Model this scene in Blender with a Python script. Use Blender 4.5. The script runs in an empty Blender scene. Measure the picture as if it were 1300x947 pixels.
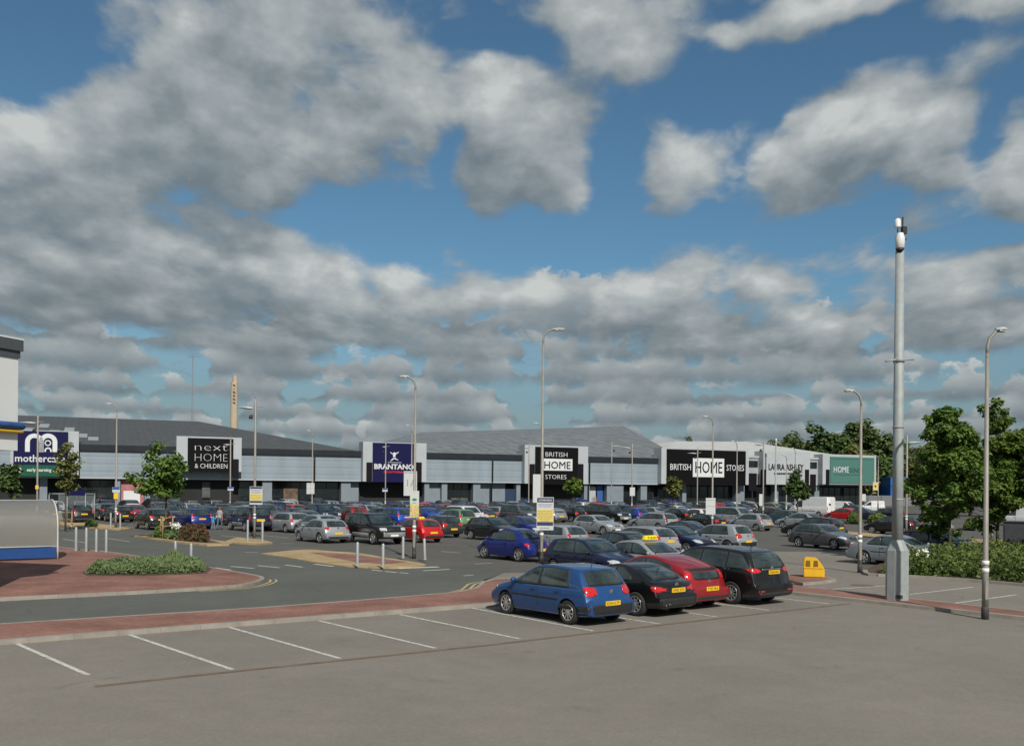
import bpy, bmesh, math, random
from math import sin, cos, pi, radians, atan2, sqrt, exp, floor
from mathutils import Vector, Matrix, noise
from mathutils.bvhtree import BVHTree
from mathutils.geometry import delaunay_2d_cdt, tessellate_polygon

SC = bpy.context.scene
COL = SC.collection
random.seed(7)

# ------------------------------------------------------------------ camera model (1300 px wide survey of the place)
FPX, CAMH, YH, ROLL = 1200.0, 3.4, 619.0, radians(0.5)

def G(x, y, z=0.0):
    """ground point (at height z) seen at survey pixel x, y"""
    X = x - 650.0; Y = y - YH
    c, s = cos(ROLL), sin(ROLL)
    xr = X * c + Y * s; yr = -X * s + Y * c
    Z = FPX * (CAMH - z) / yr
    return Vector((xr / FPX * Z, Z, z))

def slope(x, y):
    """horizontal and vertical slope (X/Y and (Z-cam)/Y) of the line of sight through a survey pixel"""
    X = x - 650.0; Y = y - YH
    c, s = cos(ROLL), sin(ROLL)
    return (X * c + Y * s) / FPX, -(-X * s + Y * c) / FPX

def at(x, y, Y):
    a, b = slope(x, y)
    return Vector((a * Y, Y, CAMH + b * Y))

# ------------------------------------------------------------------ objects
def tag(o, label=None, cat=None, group=None, kind=None):
    if label: o['label'] = label
    if cat: o['category'] = cat
    if group: o['group'] = group
    if kind: o['kind'] = kind
    return o

def empty(name, loc=(0, 0, 0), rz=0.0, label=None, cat=None, group=None):
    o = bpy.data.objects.new(name, None)
    COL.objects.link(o)
    o.empty_display_size = 0.3
    o.location = loc; o.rotation_euler = (0, 0, rz)
    return tag(o, label, cat, group)

def mesh_obj(name, me, parent=None):
    o = bpy.data.objects.new(name, me)
    COL.objects.link(o)
    if parent is not None: o.parent = parent
    return o

def link_bm(name, bm, mats, parent=None, smooth=None):
    me = bpy.data.meshes.new(name)
    bm.normal_update()
    bm.to_mesh(me); bm.free()
    if not isinstance(mats, (list, tuple)): mats = [mats]
    for m in mats: me.materials.append(m)
    if smooth is not None:
        for p in me.polygons: p.use_smooth = True
        if smooth < 179: me.set_sharp_from_angle(angle=radians(smooth))
    return mesh_obj(name, me, parent)

def copy_tree(o, parent=None):
    c = o.copy(); COL.objects.link(c)
    if parent is not None: c.parent = parent
    for ch in o.children: copy_tree(ch, c)
    return c

def set_colour(o, rgb):
    o.color = (rgb[0], rgb[1], rgb[2], 1.0)
    for ch in o.children: set_colour(ch, rgb)

# ------------------------------------------------------------------ bmesh helpers
def box(bm, c, s, rz=0.0, mi=0, top=None):
    """box centred at c with size s; top = (sx, sy) scales the upper face"""
    hx, hy, hz = s[0] / 2, s[1] / 2, s[2] / 2
    R = Matrix.Rotation(rz, 3, 'Z')
    tx, ty = top if top else (1, 1)
    vs = []
    for z, kx, ky in ((-hz, 1, 1), (hz, tx, ty)):
        for a, b in ((-1, -1), (1, -1), (1, 1), (-1, 1)):
            vs.append(bm.verts.new(Vector(c) + R @ Vector((a * hx * kx, b * hy * ky, z))))
    fs = [(3, 2, 1, 0), (4, 5, 6, 7), (0, 1, 5, 4), (1, 2, 6, 5), (2, 3, 7, 6), (3, 0, 4, 7)]
    for f in fs:
        fc = bm.faces.new([vs[i] for i in f]); fc.material_index = mi
    return vs

def frame_of(d):
    d = d.normalized()
    a = Vector((0, 0, 1)) if abs(d.z) < 0.95 else Vector((1, 0, 0))
    u = d.cross(a).normalized(); v = u.cross(d).normalized()
    return u, v

def tube(bm, pts, rad, n=10, mi=0, caps=True, flat=1.0):
    """tube through pts, rad a number or one per point"""
    pts = [Vector(p) for p in pts]
    if not isinstance(rad, (list, tuple)): rad = [rad] * len(pts)
    rings = []
    pu = None
    for i, p in enumerate(pts):
        if i == 0: d = pts[1] - p
        elif i == len(pts) - 1: d = p - pts[i - 1]
        else: d = (pts[i + 1] - p).normalized() + (p - pts[i - 1]).normalized()
        if d.length < 1e-9: d = Vector((0, 0, 1))
        d.normalize()
        if pu is None: u, v = frame_of(d)
        else:
            u = pu - d * pu.dot(d)
            if u.length < 1e-5: u, _ = frame_of(d)
            u.normalize(); v = d.cross(u) * -1
        pu = u
        rings.append([bm.verts.new(p + (u * cos(2 * pi * k / n) + v * sin(2 * pi * k / n) * flat) * rad[i]) for k in range(n)])
    for a, b in zip(rings, rings[1:]):
        for k in range(n):
            f = bm.faces.new((a[k], a[(k + 1) % n], b[(k + 1) % n], b[k])); f.material_index = mi; f.smooth = True
    if caps:
        f = bm.faces.new(rings[0][::-1]); f.material_index = mi
        f = bm.faces.new(rings[-1]); f.material_index = mi
    return rings

def lathe(bm, prof, n=24, axis='Z', c=(0, 0, 0), mi=0, closed=False, caps=True):
    """prof: list of (r, h)"""
    c = Vector(c)
    rings = []
    for r, h in prof:
        ring = []
        for k in range(n):
            a = 2 * pi * k / n
            if axis == 'Z': p = Vector((r * cos(a), r * sin(a), h))
            elif axis == 'Y': p = Vector((r * cos(a), h, r * sin(a)))
            else: p = Vector((h, r * cos(a), r * sin(a)))
            ring.append(bm.verts.new(c + p))
        rings.append(ring)
    prs = list(zip(rings, rings[1:]))
    if closed: prs.append((rings[-1], rings[0]))
    for a, b in prs:
        for k in range(n):
            f = bm.faces.new((a[k], a[(k + 1) % n], b[(k + 1) % n], b[k])); f.material_index = mi; f.smooth = True
    if not closed and caps:
        f = bm.faces.new(rings[0][::-1]); f.material_index = mi
        f = bm.faces.new(rings[-1]); f.material_index = mi

def prism(bm, pts, z0, z1, mi=0, mi_side=None):
    """vertical prism over a plan polygon"""
    area = sum(a[0] * b[1] - b[0] * a[1] for a, b in zip(pts, pts[1:] + pts[:1]))
    if area < 0: pts = pts[::-1]
    lo = [bm.verts.new((p[0], p[1], z0)) for p in pts]
    hi = [bm.verts.new((p[0], p[1], z1)) for p in pts]
    n = len(pts)
    f = bm.faces.new(hi); f.material_index = mi
    f = bm.faces.new(lo[::-1]); f.material_index = mi
    for i in range(n):
        f = bm.faces.new((lo[i], lo[(i + 1) % n], hi[(i + 1) % n], hi[i]))
        f.material_index = mi if mi_side is None else mi_side

def sheet(bm, pts, z, mi=0):
    area = sum(a[0] * b[1] - b[0] * a[1] for a, b in zip(pts, pts[1:] + pts[:1]))
    if area < 0: pts = pts[::-1]
    f = bm.faces.new([bm.verts.new((p[0], p[1], z)) for p in pts]); f.material_index = mi

def offset_line(pts, d):
    """offset a polyline to its left by d"""
    out = []
    for i, p in enumerate(pts):
        p = Vector((p[0], p[1]))
        ds = []
        if i > 0: ds.append((p - Vector(pts[i - 1][:2])).normalized())
        if i < len(pts) - 1: ds.append((Vector(pts[i + 1][:2]) - p).normalized())
        t = sum(ds, Vector((0, 0))).normalized()
        k = 1.0 / max(0.5, t.dot(ds[0]))
        out.append(p + Vector((-t.y, t.x)) * d * k)
    return out

def ribbon(bm, pts, w, z, h=0.0, mi=0, seg=None):
    """flat (or h thick) strip of width w along a polyline"""
    a = offset_line(pts, w / 2); b = offset_line(pts, -w / 2)
    for i in range(len(pts) - 1):
        q = [b[i], b[i + 1], a[i + 1], a[i]]
        if h > 0: prism(bm, [tuple(v) for v in q], z, z + h, mi)
        else: sheet(bm, [tuple(v) for v in q], z, mi)

def smooth_line(pts, n=6):
    """Catmull-Rom through 2-D points"""
    P = [Vector(p[:2]) for p in pts]
    P = [P[0] * 2 - P[1]] + P + [P[-1] * 2 - P[-2]]
    out = []
    for i in range(1, len(P) - 2):
        for k in range(n):
            t = k / n
            a, b, c, d = P[i - 1], P[i], P[i + 1], P[i + 2]
            out.append(0.5 * ((2 * b) + (c - a) * t + (2 * a - 5 * b + 4 * c - d) * t * t + (3 * b - a - 3 * c + d) * t ** 3))
    out.append(P[-2])
    return out

_fonts = {}
def text_bm(bm, s, height, M, mi=0, depth=0.02, width=None, bold=0.0, shear=0.0, align='CENTER'):
    """add the outline of a text to bm; M places its local x (along), y (up), z (out)"""
    cu = bpy.data.curves.new('lettering', 'FONT')
    cu.body = s; cu.size = 1.0; cu.align_x = 'LEFT'; cu.align_y = 'BOTTOM_BASELINE'
    cu.extrude = 0.5; cu.resolution_u = 2; cu.offset = bold; cu.shear = shear
    ob = bpy.data.objects.new('lettering', cu)
    COL.objects.link(ob)
    dg = bpy.context.evaluated_depsgraph_get()
    me = bpy.data.meshes.new_from_object(ob.evaluated_get(dg))
    COL.objects.unlink(ob); bpy.data.objects.remove(ob); bpy.data.curves.remove(cu)
    if not len(me.vertices):
        bpy.data.meshes.remove(me); return
    xs = [v.co.x for v in me.vertices]
    x0, x1 = min(xs), max(xs)
    cap = 0.72
    ky = height / cap
    kx = ky if width is None else width / (x1 - x0)
    xo = (x0 + x1) / 2 if align == 'CENTER' else x0
    tmp = bmesh.new(); tmp.from_mesh(me)
    vm = {}
    for v in tmp.verts:
        co = Vector(((v.co.x - xo) * kx, v.co.y * ky, (v.co.z + 0.5) * depth))
        vm[v] = bm.verts.new(M @ co)
    for f in tmp.faces:
        try:
            nf = bm.faces.new([vm[v] for v in f.verts]); nf.material_index = mi
        except ValueError: pass
    tmp.free(); bpy.data.meshes.remove(me)

# ------------------------------------------------------------------ materials
MATS = {}
def nodes_of(name):
    m = bpy.data.materials.new(name); m.use_nodes = True
    nt = m.node_tree
    b = nt.nodes['Principled BSDF']
    return m, nt, b

def N(nt, t, **kw):
    n = nt.nodes.new(t)
    for k, v in kw.items():
        if k in n.inputs.keys() if hasattr(n.inputs, 'keys') else False: n.inputs[k].default_value = v
        else: setattr(n, k, v)
    return n

def L(nt, a, b): nt.links.new(a, b)

def mat(name, col, rough=0.6, metal=0.0, var=0.12, scale=6.0, coat=0.0, bump=0.0, bscale=40.0, spec=0.5, island=0.0, world=False):
    """base material: a colour broken up by noise at two scales, optional bump"""
    if name in MATS: return MATS[name]
    m, nt, b = nodes_of(name)
    b.inputs['Roughness'].default_value = rough
    b.inputs['Metallic'].default_value = metal
    b.inputs['Coat Weight'].default_value = coat
    b.inputs['Coat Roughness'].default_value = 0.04
    b.inputs['Specular IOR Level'].default_value = spec
    tc = N(nt, 'ShaderNodeTexCoord')
    src = tc.outputs['Object']
    if world:
        g = N(nt, 'ShaderNodeNewGeometry'); src = g.outputs['Position']
    n1 = N(nt, 'ShaderNodeTexNoise'); n1.inputs['Scale'].default_value = scale; n1.inputs['Detail'].default_value = 5
    L(nt, src, n1.inputs['Vector'])
    mr = N(nt, 'ShaderNodeMapRange')
    mr.inputs['From Min'].default_value = 0.25; mr.inputs['From Max'].default_value = 0.75
    mr.inputs['To Min'].default_value = 1 - var; mr.inputs['To Max'].default_value = 1 + var
    L(nt, n1.outputs['Fac'], mr.inputs['Value'])
    val = mr.outputs['Result']
    if island > 0:
        g2 = N(nt, 'ShaderNodeNewGeometry')
        m2 = N(nt, 'ShaderNodeMapRange'); m2.inputs['To Min'].default_value = 1 - island; m2.inputs['To Max'].default_value = 1 + island
        L(nt, g2.outputs['Random Per Island'], m2.inputs['Value'])
        mm = N(nt, 'ShaderNodeMath', operation='MULTIPLY'); L(nt, val, mm.inputs[0]); L(nt, m2.outputs['Result'], mm.inputs[1])
        val = mm.outputs[0]
    vm = N(nt, 'ShaderNodeVectorMath', operation='SCALE')
    vm.inputs[0].default_value = col[:3]
    L(nt, val, vm.inputs['Scale'])
    L(nt, vm.outputs[0], b.inputs['Base Color'])
    if bump > 0:
        n2 = N(nt, 'ShaderNodeTexNoise'); n2.inputs['Scale'].default_value = bscale; n2.inputs['Detail'].default_value = 3
        L(nt, src, n2.inputs['Vector'])
        bp = N(nt, 'ShaderNodeBump'); bp.inputs['Strength'].default_value = bump; bp.inputs['Distance'].default_value = 0.02
        L(nt, n2.outputs['Fac'], bp.inputs['Height']); L(nt, bp.outputs['Normal'], b.inputs['Normal'])
    MATS[name] = m
    return m

def leaf_mat(name, col, col2=None, island=0.35, trans=0.25, rough=0.55):
    m, nt, b = nodes_of(name)
    b.inputs['Roughness'].default_value = rough
    b.inputs['Specular IOR Level'].default_value = 0.35
    g = N(nt, 'ShaderNodeNewGeometry')
    mx = N(nt, 'ShaderNodeMix', data_type='RGBA')
    c2 = col2 or (col[0] * 1.5, col[1] * 1.35, col[2] * 1.1)
    mx.inputs['A'].default_value = (*col, 1); mx.inputs['B'].default_value = (*c2, 1)
    n1 = N(nt, 'ShaderNodeTexNoise'); n1.inputs['Scale'].default_value = 0.9; n1.inputs['Detail'].default_value = 2
    L(nt, g.outputs['Position'], n1.inputs['Vector'])
    ad = N(nt, 'ShaderNodeMath', operation='MULTIPLY_ADD'); ad.inputs[1].default_value = 0.7; 
    L(nt, g.outputs['Random Per Island'], ad.inputs[0])
    sb = N(nt, 'ShaderNodeMath', operation='MULTIPLY_ADD'); sb.inputs[1].default_value = 1.4; sb.inputs[2].default_value = -0.55
    L(nt, n1.outputs['Fac'], sb.inputs[0]); L(nt, sb.outputs[0], ad.inputs[2])
    ad.use_clamp = True
    L(nt, ad.outputs[0], mx.inputs['Factor'])
    L(nt, mx.outputs['Result'], b.inputs['Base Color'])
    if trans > 0:
        tr = N(nt, 'ShaderNodeBsdfTranslucent'); L(nt, mx.outputs['Result'], tr.inputs['Color'])
        ms = N(nt, 'ShaderNodeMixShader'); ms.inputs[0].default_value = trans
        out = nt.nodes['Material Output']
        L(nt, b.outputs[0], ms.inputs[1]); L(nt, tr.outputs[0], ms.inputs[2]); L(nt, ms.outputs[0], out.inputs['Surface'])
    MATS[name] = m
    return m
# ------------------------------------------------------------------ camera, sun, sky
SUN_EL, SUN_FROM = radians(38), radians(-90 + 17)      # direction the light comes from, in plan (behind the camera, to the right)
def px_dir(x, y):
    a, b = slope(x, y)
    return atan2(a, 1.0), atan2(b, sqrt(1 + a * a))

def build_camera():
    cd = bpy.data.cameras.new('camera'); co = bpy.data.objects.new('camera', cd)
    COL.objects.link(co)
    cd.sensor_fit = 'HORIZONTAL'; cd.sensor_width = 36.0
    cd.lens = 36.0 * FPX / 1300.0
    cd.shift_y = (YH - 473.5) / 1300.0
    cd.clip_start = 0.1; cd.clip_end = 6000
    co.location = (0, 0, CAMH)
    co.rotation_euler = (radians(90), -ROLL, 0)
    SC.camera = co

# cloud masses over the car park: centre (survey px), half sizes, weight
CLOUDS = [
    (300, 75, 190, 110, 1.0), (330, 170, 150, 85, 1.0), (190, 110, 110, 70, .8), (470, 120, 150, 90, .9), (640, 130, 120, 70, .8),
    (660, 210, 85, 85, .95), (690, 175, 55, 85, .5), (300, 215, 160, 50, .8), (450, 30, 110, 50, .6),
    (40, 205, 130, 75, 1.0), (150, 240, 120, 55, .9), (60, 260, 150, 40, .8),
    (60, 350, 170, 50, 1.0), (210, 340, 150, 60, 1.0), (330, 360, 120, 55, .9), (430, 400, 110, 40, .7), (130, 395, 200, 30, .8),
    (498, 365, 58, 32, .75), (600, 385, 150, 32, .55), (690, 372, 50, 30, .7),
    (780, 50, 110, 55, .85), (790, 10, 130, 40, .6), (1050, 8, 260, 26, .8), (1250, 10, 120, 30, .6),
    (870, 205, 62, 62, .8), (840, 245, 45, 45, .55), (900, 165, 60, 35, .5),
    (1055, 135, 60, 55, .95), (1110, 160, 90, 50, .95), (1010, 205, 75, 50, .85), (1190, 160, 55, 55, .9), (1180, 210, 50, 40, .8), (970, 230, 40, 25, .5),
    (1285, 225, 62, 70, .95), (1265, 265, 60, 35, .7),
    (840, 375, 70, 38, .9), (800, 410, 75, 32, .8), (960, 370, 90, 30, .65), (1010, 400, 120, 40, .7), (1210, 375, 100, 45, .9), (1290, 350, 60, 40, .7),
    (1230, 415, 110, 35, .8), (900, 420, 140, 32, .7), (1110, 380, 60, 34, .6),
]
# clear sky gaps: centre, half sizes, weight
GAPS = [(50, 60, 120, 70, 1.0), (90, 420, 60, 14, .3), (490, 280, 130, 60, 1.0), (420, 250, 50, 50, .5), (560, 215, 26, 60, .7), (800, 300, 260, 36, .8), (770, 210, 45, 90, .9),
        (1000, 75, 110, 45, .9), (920, 110, 70, 40, .7), (1180, 60, 150, 40, .7), (640, 50, 90, 30, .8), (640, 300, 150, 40, .8), (1000, 290, 220, 30, .7), (960, 300, 200, 40, .5), (735, 395, 30, 50, .6), (1230, 310, 100, 24, .6)]

def build_sky():
    w = bpy.data.worlds.new('World'); SC.world = w; w.use_nodes = True
    w.cycles.sampling_method = 'MANUAL'; w.cycles.sample_map_resolution = 256
    nt = w.node_tree; nt.nodes.clear()
    out = N(nt, 'ShaderNodeOutputWorld'); bg = N(nt, 'ShaderNodeBackground'); bg.inputs['Strength'].default_value = 0.1
    L(nt, bg.outputs[0], out.inputs['Surface'])
    sky = N(nt, 'ShaderNodeTexSky', sky_type='NISHITA'); sky.sun_disc = False
    sky.sun_elevation = SUN_EL; sky.sun_rotation = radians(90) - SUN_FROM
    sky.altitude = 50; sky.air_density = 1.0; sky.dust_density = 0.6; sky.ozone_density = 2.0

    # group: cloud density for a direction given as (azimuth, elevation, 0)
    grp = bpy.data.node_groups.new('cloud_density', 'ShaderNodeTree')
    grp.interface.new_socket('P', in_out='INPUT', socket_type='NodeSocketVector')
    grp.interface.new_socket('D', in_out='OUTPUT', socket_type='NodeSocketFloat')
    gi = N(grp, 'NodeGroupInput'); go = N(grp, 'NodeGroupOutput')
    sep = N(grp, 'ShaderNodeSeparateXYZ'); L(grp, gi.outputs[0], sep.inputs[0])
    def M(op, a, b=None, c=None, clamp=False, g=grp):
        n = N(g, 'ShaderNodeMath', operation=op); n.use_clamp = clamp
        for i, v in enumerate((a, b, c)):
            if v is None: continue
            if isinstance(v, (int, float)): n.inputs[i].default_value = v
            else: L(g, v, n.inputs[i])
        return n.outputs[0]
    az, el = sep.outputs[0], sep.outputs[1]
    # cloud-deck coordinates: stretched near the horizon like a flat deck seen from below
    dz = M('MAXIMUM', el, 0.0)
    inv = M('DIVIDE', 1.0, M('ADD', dz, 0.28))
    cx = M('MULTIPLY', az, M('MULTIPLY_ADD', inv, 0.9, 1.0)); cy = M('MULTIPLY', inv, 2.3)
    # keep azimuth scale gentle but flatten rows near the horizon
    com = N(grp, 'ShaderNodeCombineXYZ'); L(grp, cx, com.inputs[0]); L(grp, cy, com.inputs[1])
    # warp
    nw = N(grp, 'ShaderNodeTexNoise'); nw.inputs['Scale'].default_value = 1.6; nw.inputs['Detail'].default_value = 3
    L(grp, com.outputs[0], nw.inputs['Vector'])
    nb = N(grp, 'ShaderNodeTexNoise'); nb.inputs['Scale'].default_value = 1.35; nb.inputs['Detail'].default_value = 9; nb.inputs['Roughness'].default_value = 0.56
    L(grp, com.outputs[0], nb.inputs['Vector'])
    # fine billows straight in angle space
    inv2 = M('DIVIDE', 1.0, M('ADD', dz, 0.11))
    vs = N(grp, 'ShaderNodeCombineXYZ'); L(grp, M('MULTIPLY', az, M('MULTIPLY_ADD', inv2, 0.19, 0.55)), vs.inputs[0]); L(grp, M('MULTIPLY', M('LOGARITHM', M('ADD', dz, 0.11), 2.718), 0.72), vs.inputs[1])
    nf = N(grp, 'ShaderNodeTexNoise'); nf.inputs['Scale'].default_value = 11.0; nf.inputs['Detail'].default_value = 6; nf.inputs['Roughness'].default_value = 0.52
    nf.inputs['Distortion'].default_value = 0.25
    L(grp, vs.outputs[0], nf.inputs['Vector'])
    vo = N(grp, 'ShaderNodeTexVoronoi', feature='SMOOTH_F1', voronoi_dimensions='2D'); vo.inputs['Scale'].default_value = 7.0; vo.inputs['Smoothness'].default_value = 0.3
    vo.inputs['Detail'].default_value = 3; vo.inputs['Roughness'].default_value = 0.5; vo.inputs['Lacunarity'].default_value = 2.3
    vw = N(grp, 'ShaderNodeVectorMath', operation='MULTIPLY_ADD'); L(grp, nf.outputs['Color'], vw.inputs[0]); vw.inputs[1].default_value = (.10, .10, 0); L(grp, vs.outputs[0], vw.inputs[2])
    L(grp, vw.outputs[0], vo.inputs['Vector'])
    # placed masses; the coordinates are warped first so no outline is an ellipse
    wv = N(grp, 'ShaderNodeTexNoise'); wv.inputs['Scale'].default_value = 6.0; wv.inputs['Detail'].default_value = 3
    L(grp, gi.outputs[0], wv.inputs['Vector'])
    wsub = N(grp, 'ShaderNodeVectorMath', operation='MULTIPLY_ADD'); L(grp, wv.outputs['Color'], wsub.inputs[0]); wsub.inputs[1].default_value = (.12, .09, 0); 
    off = N(grp, 'ShaderNodeVectorMath', operation='ADD'); L(grp, gi.outputs[0], off.inputs[0]); off.inputs[1].default_value = (-.06, -.045, 0)
    L(grp, off.outputs[0], wsub.inputs[2])
    def blob(x, y, rx, ry):
        a0, e0 = px_dir(x, y); a1, _ = px_dir(x + rx, y); _, e1 = px_dir(x, y - ry)
        mp = N(grp, 'ShaderNodeMapping', vector_type='TEXTURE')
        mp.inputs['Location'].default_value = (a0, e0, 0); mp.inputs['Scale'].default_value = (abs(a1 - a0), abs(e1 - e0), 1)
        L(grp, wsub.outputs[0], mp.inputs['Vector'])
        gr = N(grp, 'ShaderNodeTexGradient', gradient_type='SPHERICAL'); L(grp, mp.outputs[0], gr.inputs[0])
        return gr.outputs['Fac']
    acc = None
    for x, y, rx, ry, k in CLOUDS:
        v = M('MULTIPLY', blob(x, y, rx * 1.45, ry * 1.45), k)
        acc = v if acc is None else M('SMOOTH_MAX', acc, v, 0.2)
    gap = None
    for x, y, rx, ry, k in GAPS:
        v = M('MULTIPLY', blob(x, y, rx * 1.3, ry * 1.3), k)
        gap = v if gap is None else M('MAXIMUM', gap, v)
    # low band of broken cloud rows near the horizon
    low = N(grp, 'ShaderNodeMapRange'); low.interpolation_type = 'SMOOTHSTEP'
    low.inputs['From Min'].default_value = 0.19; low.inputs['From Max'].default_value = 0.09; low.inputs['To Min'].default_value = 0; low.inputs['To Max'].default_value = 0.0
    L(grp, el, low.inputs['Value'])
    acc = M('MAXIMUM', acc, low.outputs[0])
    far = N(grp, 'ShaderNodeMapRange'); far.inputs['From Min'].default_value = 0.55; far.inputs['From Max'].default_value = 0.8; far.inputs['To Min'].default_value = 0; far.inputs['To Max'].default_value = 0.42
    L(grp, M('ABSOLUTE', az), far.inputs['Value'])
    acc = M('MAXIMUM', acc, far.outputs[0])
    acc = M('MULTIPLY', M('MINIMUM', acc, 0.7), 1.0)
    d = M('ADD', M('MULTIPLY_ADD', nb.outputs['Fac'], 0.6, -0.3), M('MULTIPLY_ADD', nf.outputs['Fac'], 0.95, -0.475))
    d = M('ADD', d, M('MULTIPLY_ADD', vo.outputs['Distance'], -0.42, 0.34))
    d = M('ADD', d, acc)
    d = M('SUBTRACT', d, M('MULTIPLY', gap, 0.5))
    d = M('SUBTRACT', d, 0.2)
    lo2 = N(grp, 'ShaderNodeMapRange'); lo2.interpolation_type = 'SMOOTHSTEP'; lo2.inputs['From Min'].default_value = .15; lo2.inputs['From Max'].default_value = .08; lo2.inputs['To Min'].default_value = 0; lo2.inputs['To Max'].default_value = 1.2; L(grp, el, lo2.inputs['Value'])
    d = M('SUBTRACT', d, lo2.outputs[0])
    L(grp, d, go.inputs[0])

    tc = N(nt, 'ShaderNodeTexCoord'); sp = N(nt, 'ShaderNodeSeparateXYZ'); L(nt, tc.outputs['Generated'], sp.inputs[0])
    W = lambda *a, **k: M(*a, g=nt, **k)
    azn = W('ARCTAN2', sp.outputs[0], sp.outputs[1]); eln = W('ARCSINE', sp.outputs[2])
    def dens(da, de):
        cb = N(nt, 'ShaderNodeCombineXYZ'); L(nt, W('ADD', azn, da), cb.inputs[0]); L(nt, W('ADD', eln, de), cb.inputs[1])
        g = N(nt, 'ShaderNodeGroup'); g.node_tree = grp; L(nt, cb.outputs[0], g.inputs[0]); return g.outputs[0]
    d0 = dens(0, 0); d1 = dens(0.007, W('MULTIPLY_ADD', W('MAXIMUM', eln, 0.0), 0.03, 0.010))
    d2 = dens(0.015, W('MULTIPLY_ADD', W('MAXIMUM', eln, 0.0), 0.12, 0.022))
    a = N(nt, 'ShaderNodeMapRange'); a.interpolation_type = 'SMOOTHSTEP'
    a.inputs['From Min'].default_value = -0.15; a.inputs['From Max'].default_value = 0.23
    L(nt, d0, a.inputs['Value'])
    fv = N(nt, 'ShaderNodeCombineXYZ'); L(nt, azn, fv.inputs[0]); L(nt, W('MULTIPLY', eln, 1.5), fv.inputs[1])
    fn = N(nt, 'ShaderNodeTexNoise', noise_dimensions='2D'); fn.inputs['Scale'].default_value = 24; fn.inputs['Detail'].default_value = 5; fn.inputs['Roughness'].default_value = .55; L(nt, fv.outputs[0], fn.inputs['Vector'])
    fnv = W('SUBTRACT', fn.outputs['Fac'], .5)
    # light: relief seen from the sun's side, greyer where much cloud lies above
    hz = N(nt, 'ShaderNodeMapRange'); hz.inputs['From Min'].default_value = .02; hz.inputs['From Max'].default_value = .24; hz.inputs['To Min'].default_value = -.14; hz.inputs['To Max'].default_value = .0; L(nt, eln, hz.inputs['Value'])
    rel = W('MULTIPLY_ADD', W('SUBTRACT', d0, d1), W('MULTIPLY_ADD', hz.outputs[0], -3.2, 0.5), W('MULTIPLY_ADD', W('SUBTRACT', d0, d2), 0.52, hz.outputs[0]))
    thick = W('MULTIPLY', W('MAXIMUM', d2, 0.0), -0.42)
    lv = W('MULTIPLY_ADD', W('MULTIPLY_ADD', fnv, 0.8, W('ADD', rel, thick)), 0.74, 0.47)
    cr = N(nt, 'ShaderNodeValToRGB'); L(nt, lv, cr.inputs[0])
    e = cr.color_ramp.elements
    e[0].position = 0.0; e[0].color = (.165, .205, .23, 1); e[1].position = 1.0; e[1].color = (.57, .595, .585, 1)
    for p, c in ((.3, (.235, .275, .297)), (.55, (.325, .362, .377)), (.78, (.425, .457, .462))):
        q = e.new(p); q.color = (*c, 1)
    cmx = N(nt, 'ShaderNodeVectorMath', operation='SCALE'); cmx.inputs['Scale'].default_value = 10.0; L(nt, cr.outputs[0], cmx.inputs[0])
    class _: pass
    cm = _(); cm.outputs = {'Result': cmx.outputs[0]}
    mx = N(nt, 'ShaderNodeMix', data_type='RGBA')
    L(nt, W('MULTIPLY', a.outputs[0], 0.96), mx.inputs['Factor'])
    sk = N(nt, 'ShaderNodeMix', data_type='RGBA', blend_type='MULTIPLY'); sk.inputs['Factor'].default_value = 1.0
    L(nt, sky.outputs[0], sk.inputs['A']); sk.inputs['B'].default_value = (0.52, 0.73, 0.76, 1)
    # haze low down, then rows of small cumulus one behind the other
    hf = N(nt, 'ShaderNodeMapRange'); hf.interpolation_type = 'SMOOTHSTEP'; hf.inputs['From Min'].default_value = .22; hf.inputs['From Max'].default_value = .03; hf.inputs['To Min'].default_value = 0; hf.inputs['To Max'].default_value = .8
    L(nt, eln, hf.inputs['Value'])
    hm = N(nt, 'ShaderNodeMix', data_type='RGBA'); L(nt, hf.outputs[0], hm.inputs['Factor']); L(nt, sk.outputs['Result'], hm.inputs['A']); hm.inputs['B'].default_value = (1.95, 2.5, 2.85, 1)
    cur = hm.outputs['Result']
    for i, (e0, H_, f_, thr) in enumerate(((.020, .020, 13, .36), (.036, .024, 11, .38), (.052, .028, 9, .40), (.070, .032, 8, .40), (.090, .036, 7, .40), (.112, .044, 6, .40), (.136, .050, 5, .42), (.164, .054, 4.5, .45))):
        ro = N(nt, 'ShaderNodeTexNoise', noise_dimensions='1D'); ro.inputs['Scale'].default_value = f_; ro.inputs['Detail'].default_value = 3; ro.inputs['Roughness'].default_value = .6
        L(nt, W('ADD', azn, 3.7 * i + 1.3), ro.inputs['W'])
        hh = W('MULTIPLY', W('SUBTRACT', ro.outputs['Fac'], thr - .035), H_ * 4.2)
        base = W('MULTIPLY_ADD', ro.outputs['Fac'], -H_ * .5, e0 + H_ * .25)
        base = W('MULTIPLY_ADD', fnv, H_ * .35, base)
        top = W('ADD', W('ADD', base, hh), W('MULTIPLY', fnv, H_ * 1.9))
        def ss(v, a_, b_):
            q = N(nt, 'ShaderNodeMapRange'); q.interpolation_type = 'SMOOTHSTEP'; q.inputs['From Min'].default_value = a_; q.inputs['From Max'].default_value = b_; L(nt, v, q.inputs['Value']); return q.outputs[0]
        al = W('MULTIPLY', ss(W('SUBTRACT', top, eln), -H_ * .08, H_ * .16), ss(W('SUBTRACT', eln, base), -H_ * .22, H_ * .14))
        tt = W('DIVIDE', W('SUBTRACT', eln, base), W('MAXIMUM', W('SUBTRACT', top, base), H_ * .55), clamp=True)
        lvr = W('ADD', W('MULTIPLY_ADD', tt, .82, .10), W('MULTIPLY', fnv, 1.25))
        c2 = N(nt, 'ShaderNodeValToRGB'); L(nt, lvr, c2.inputs[0])
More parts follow.
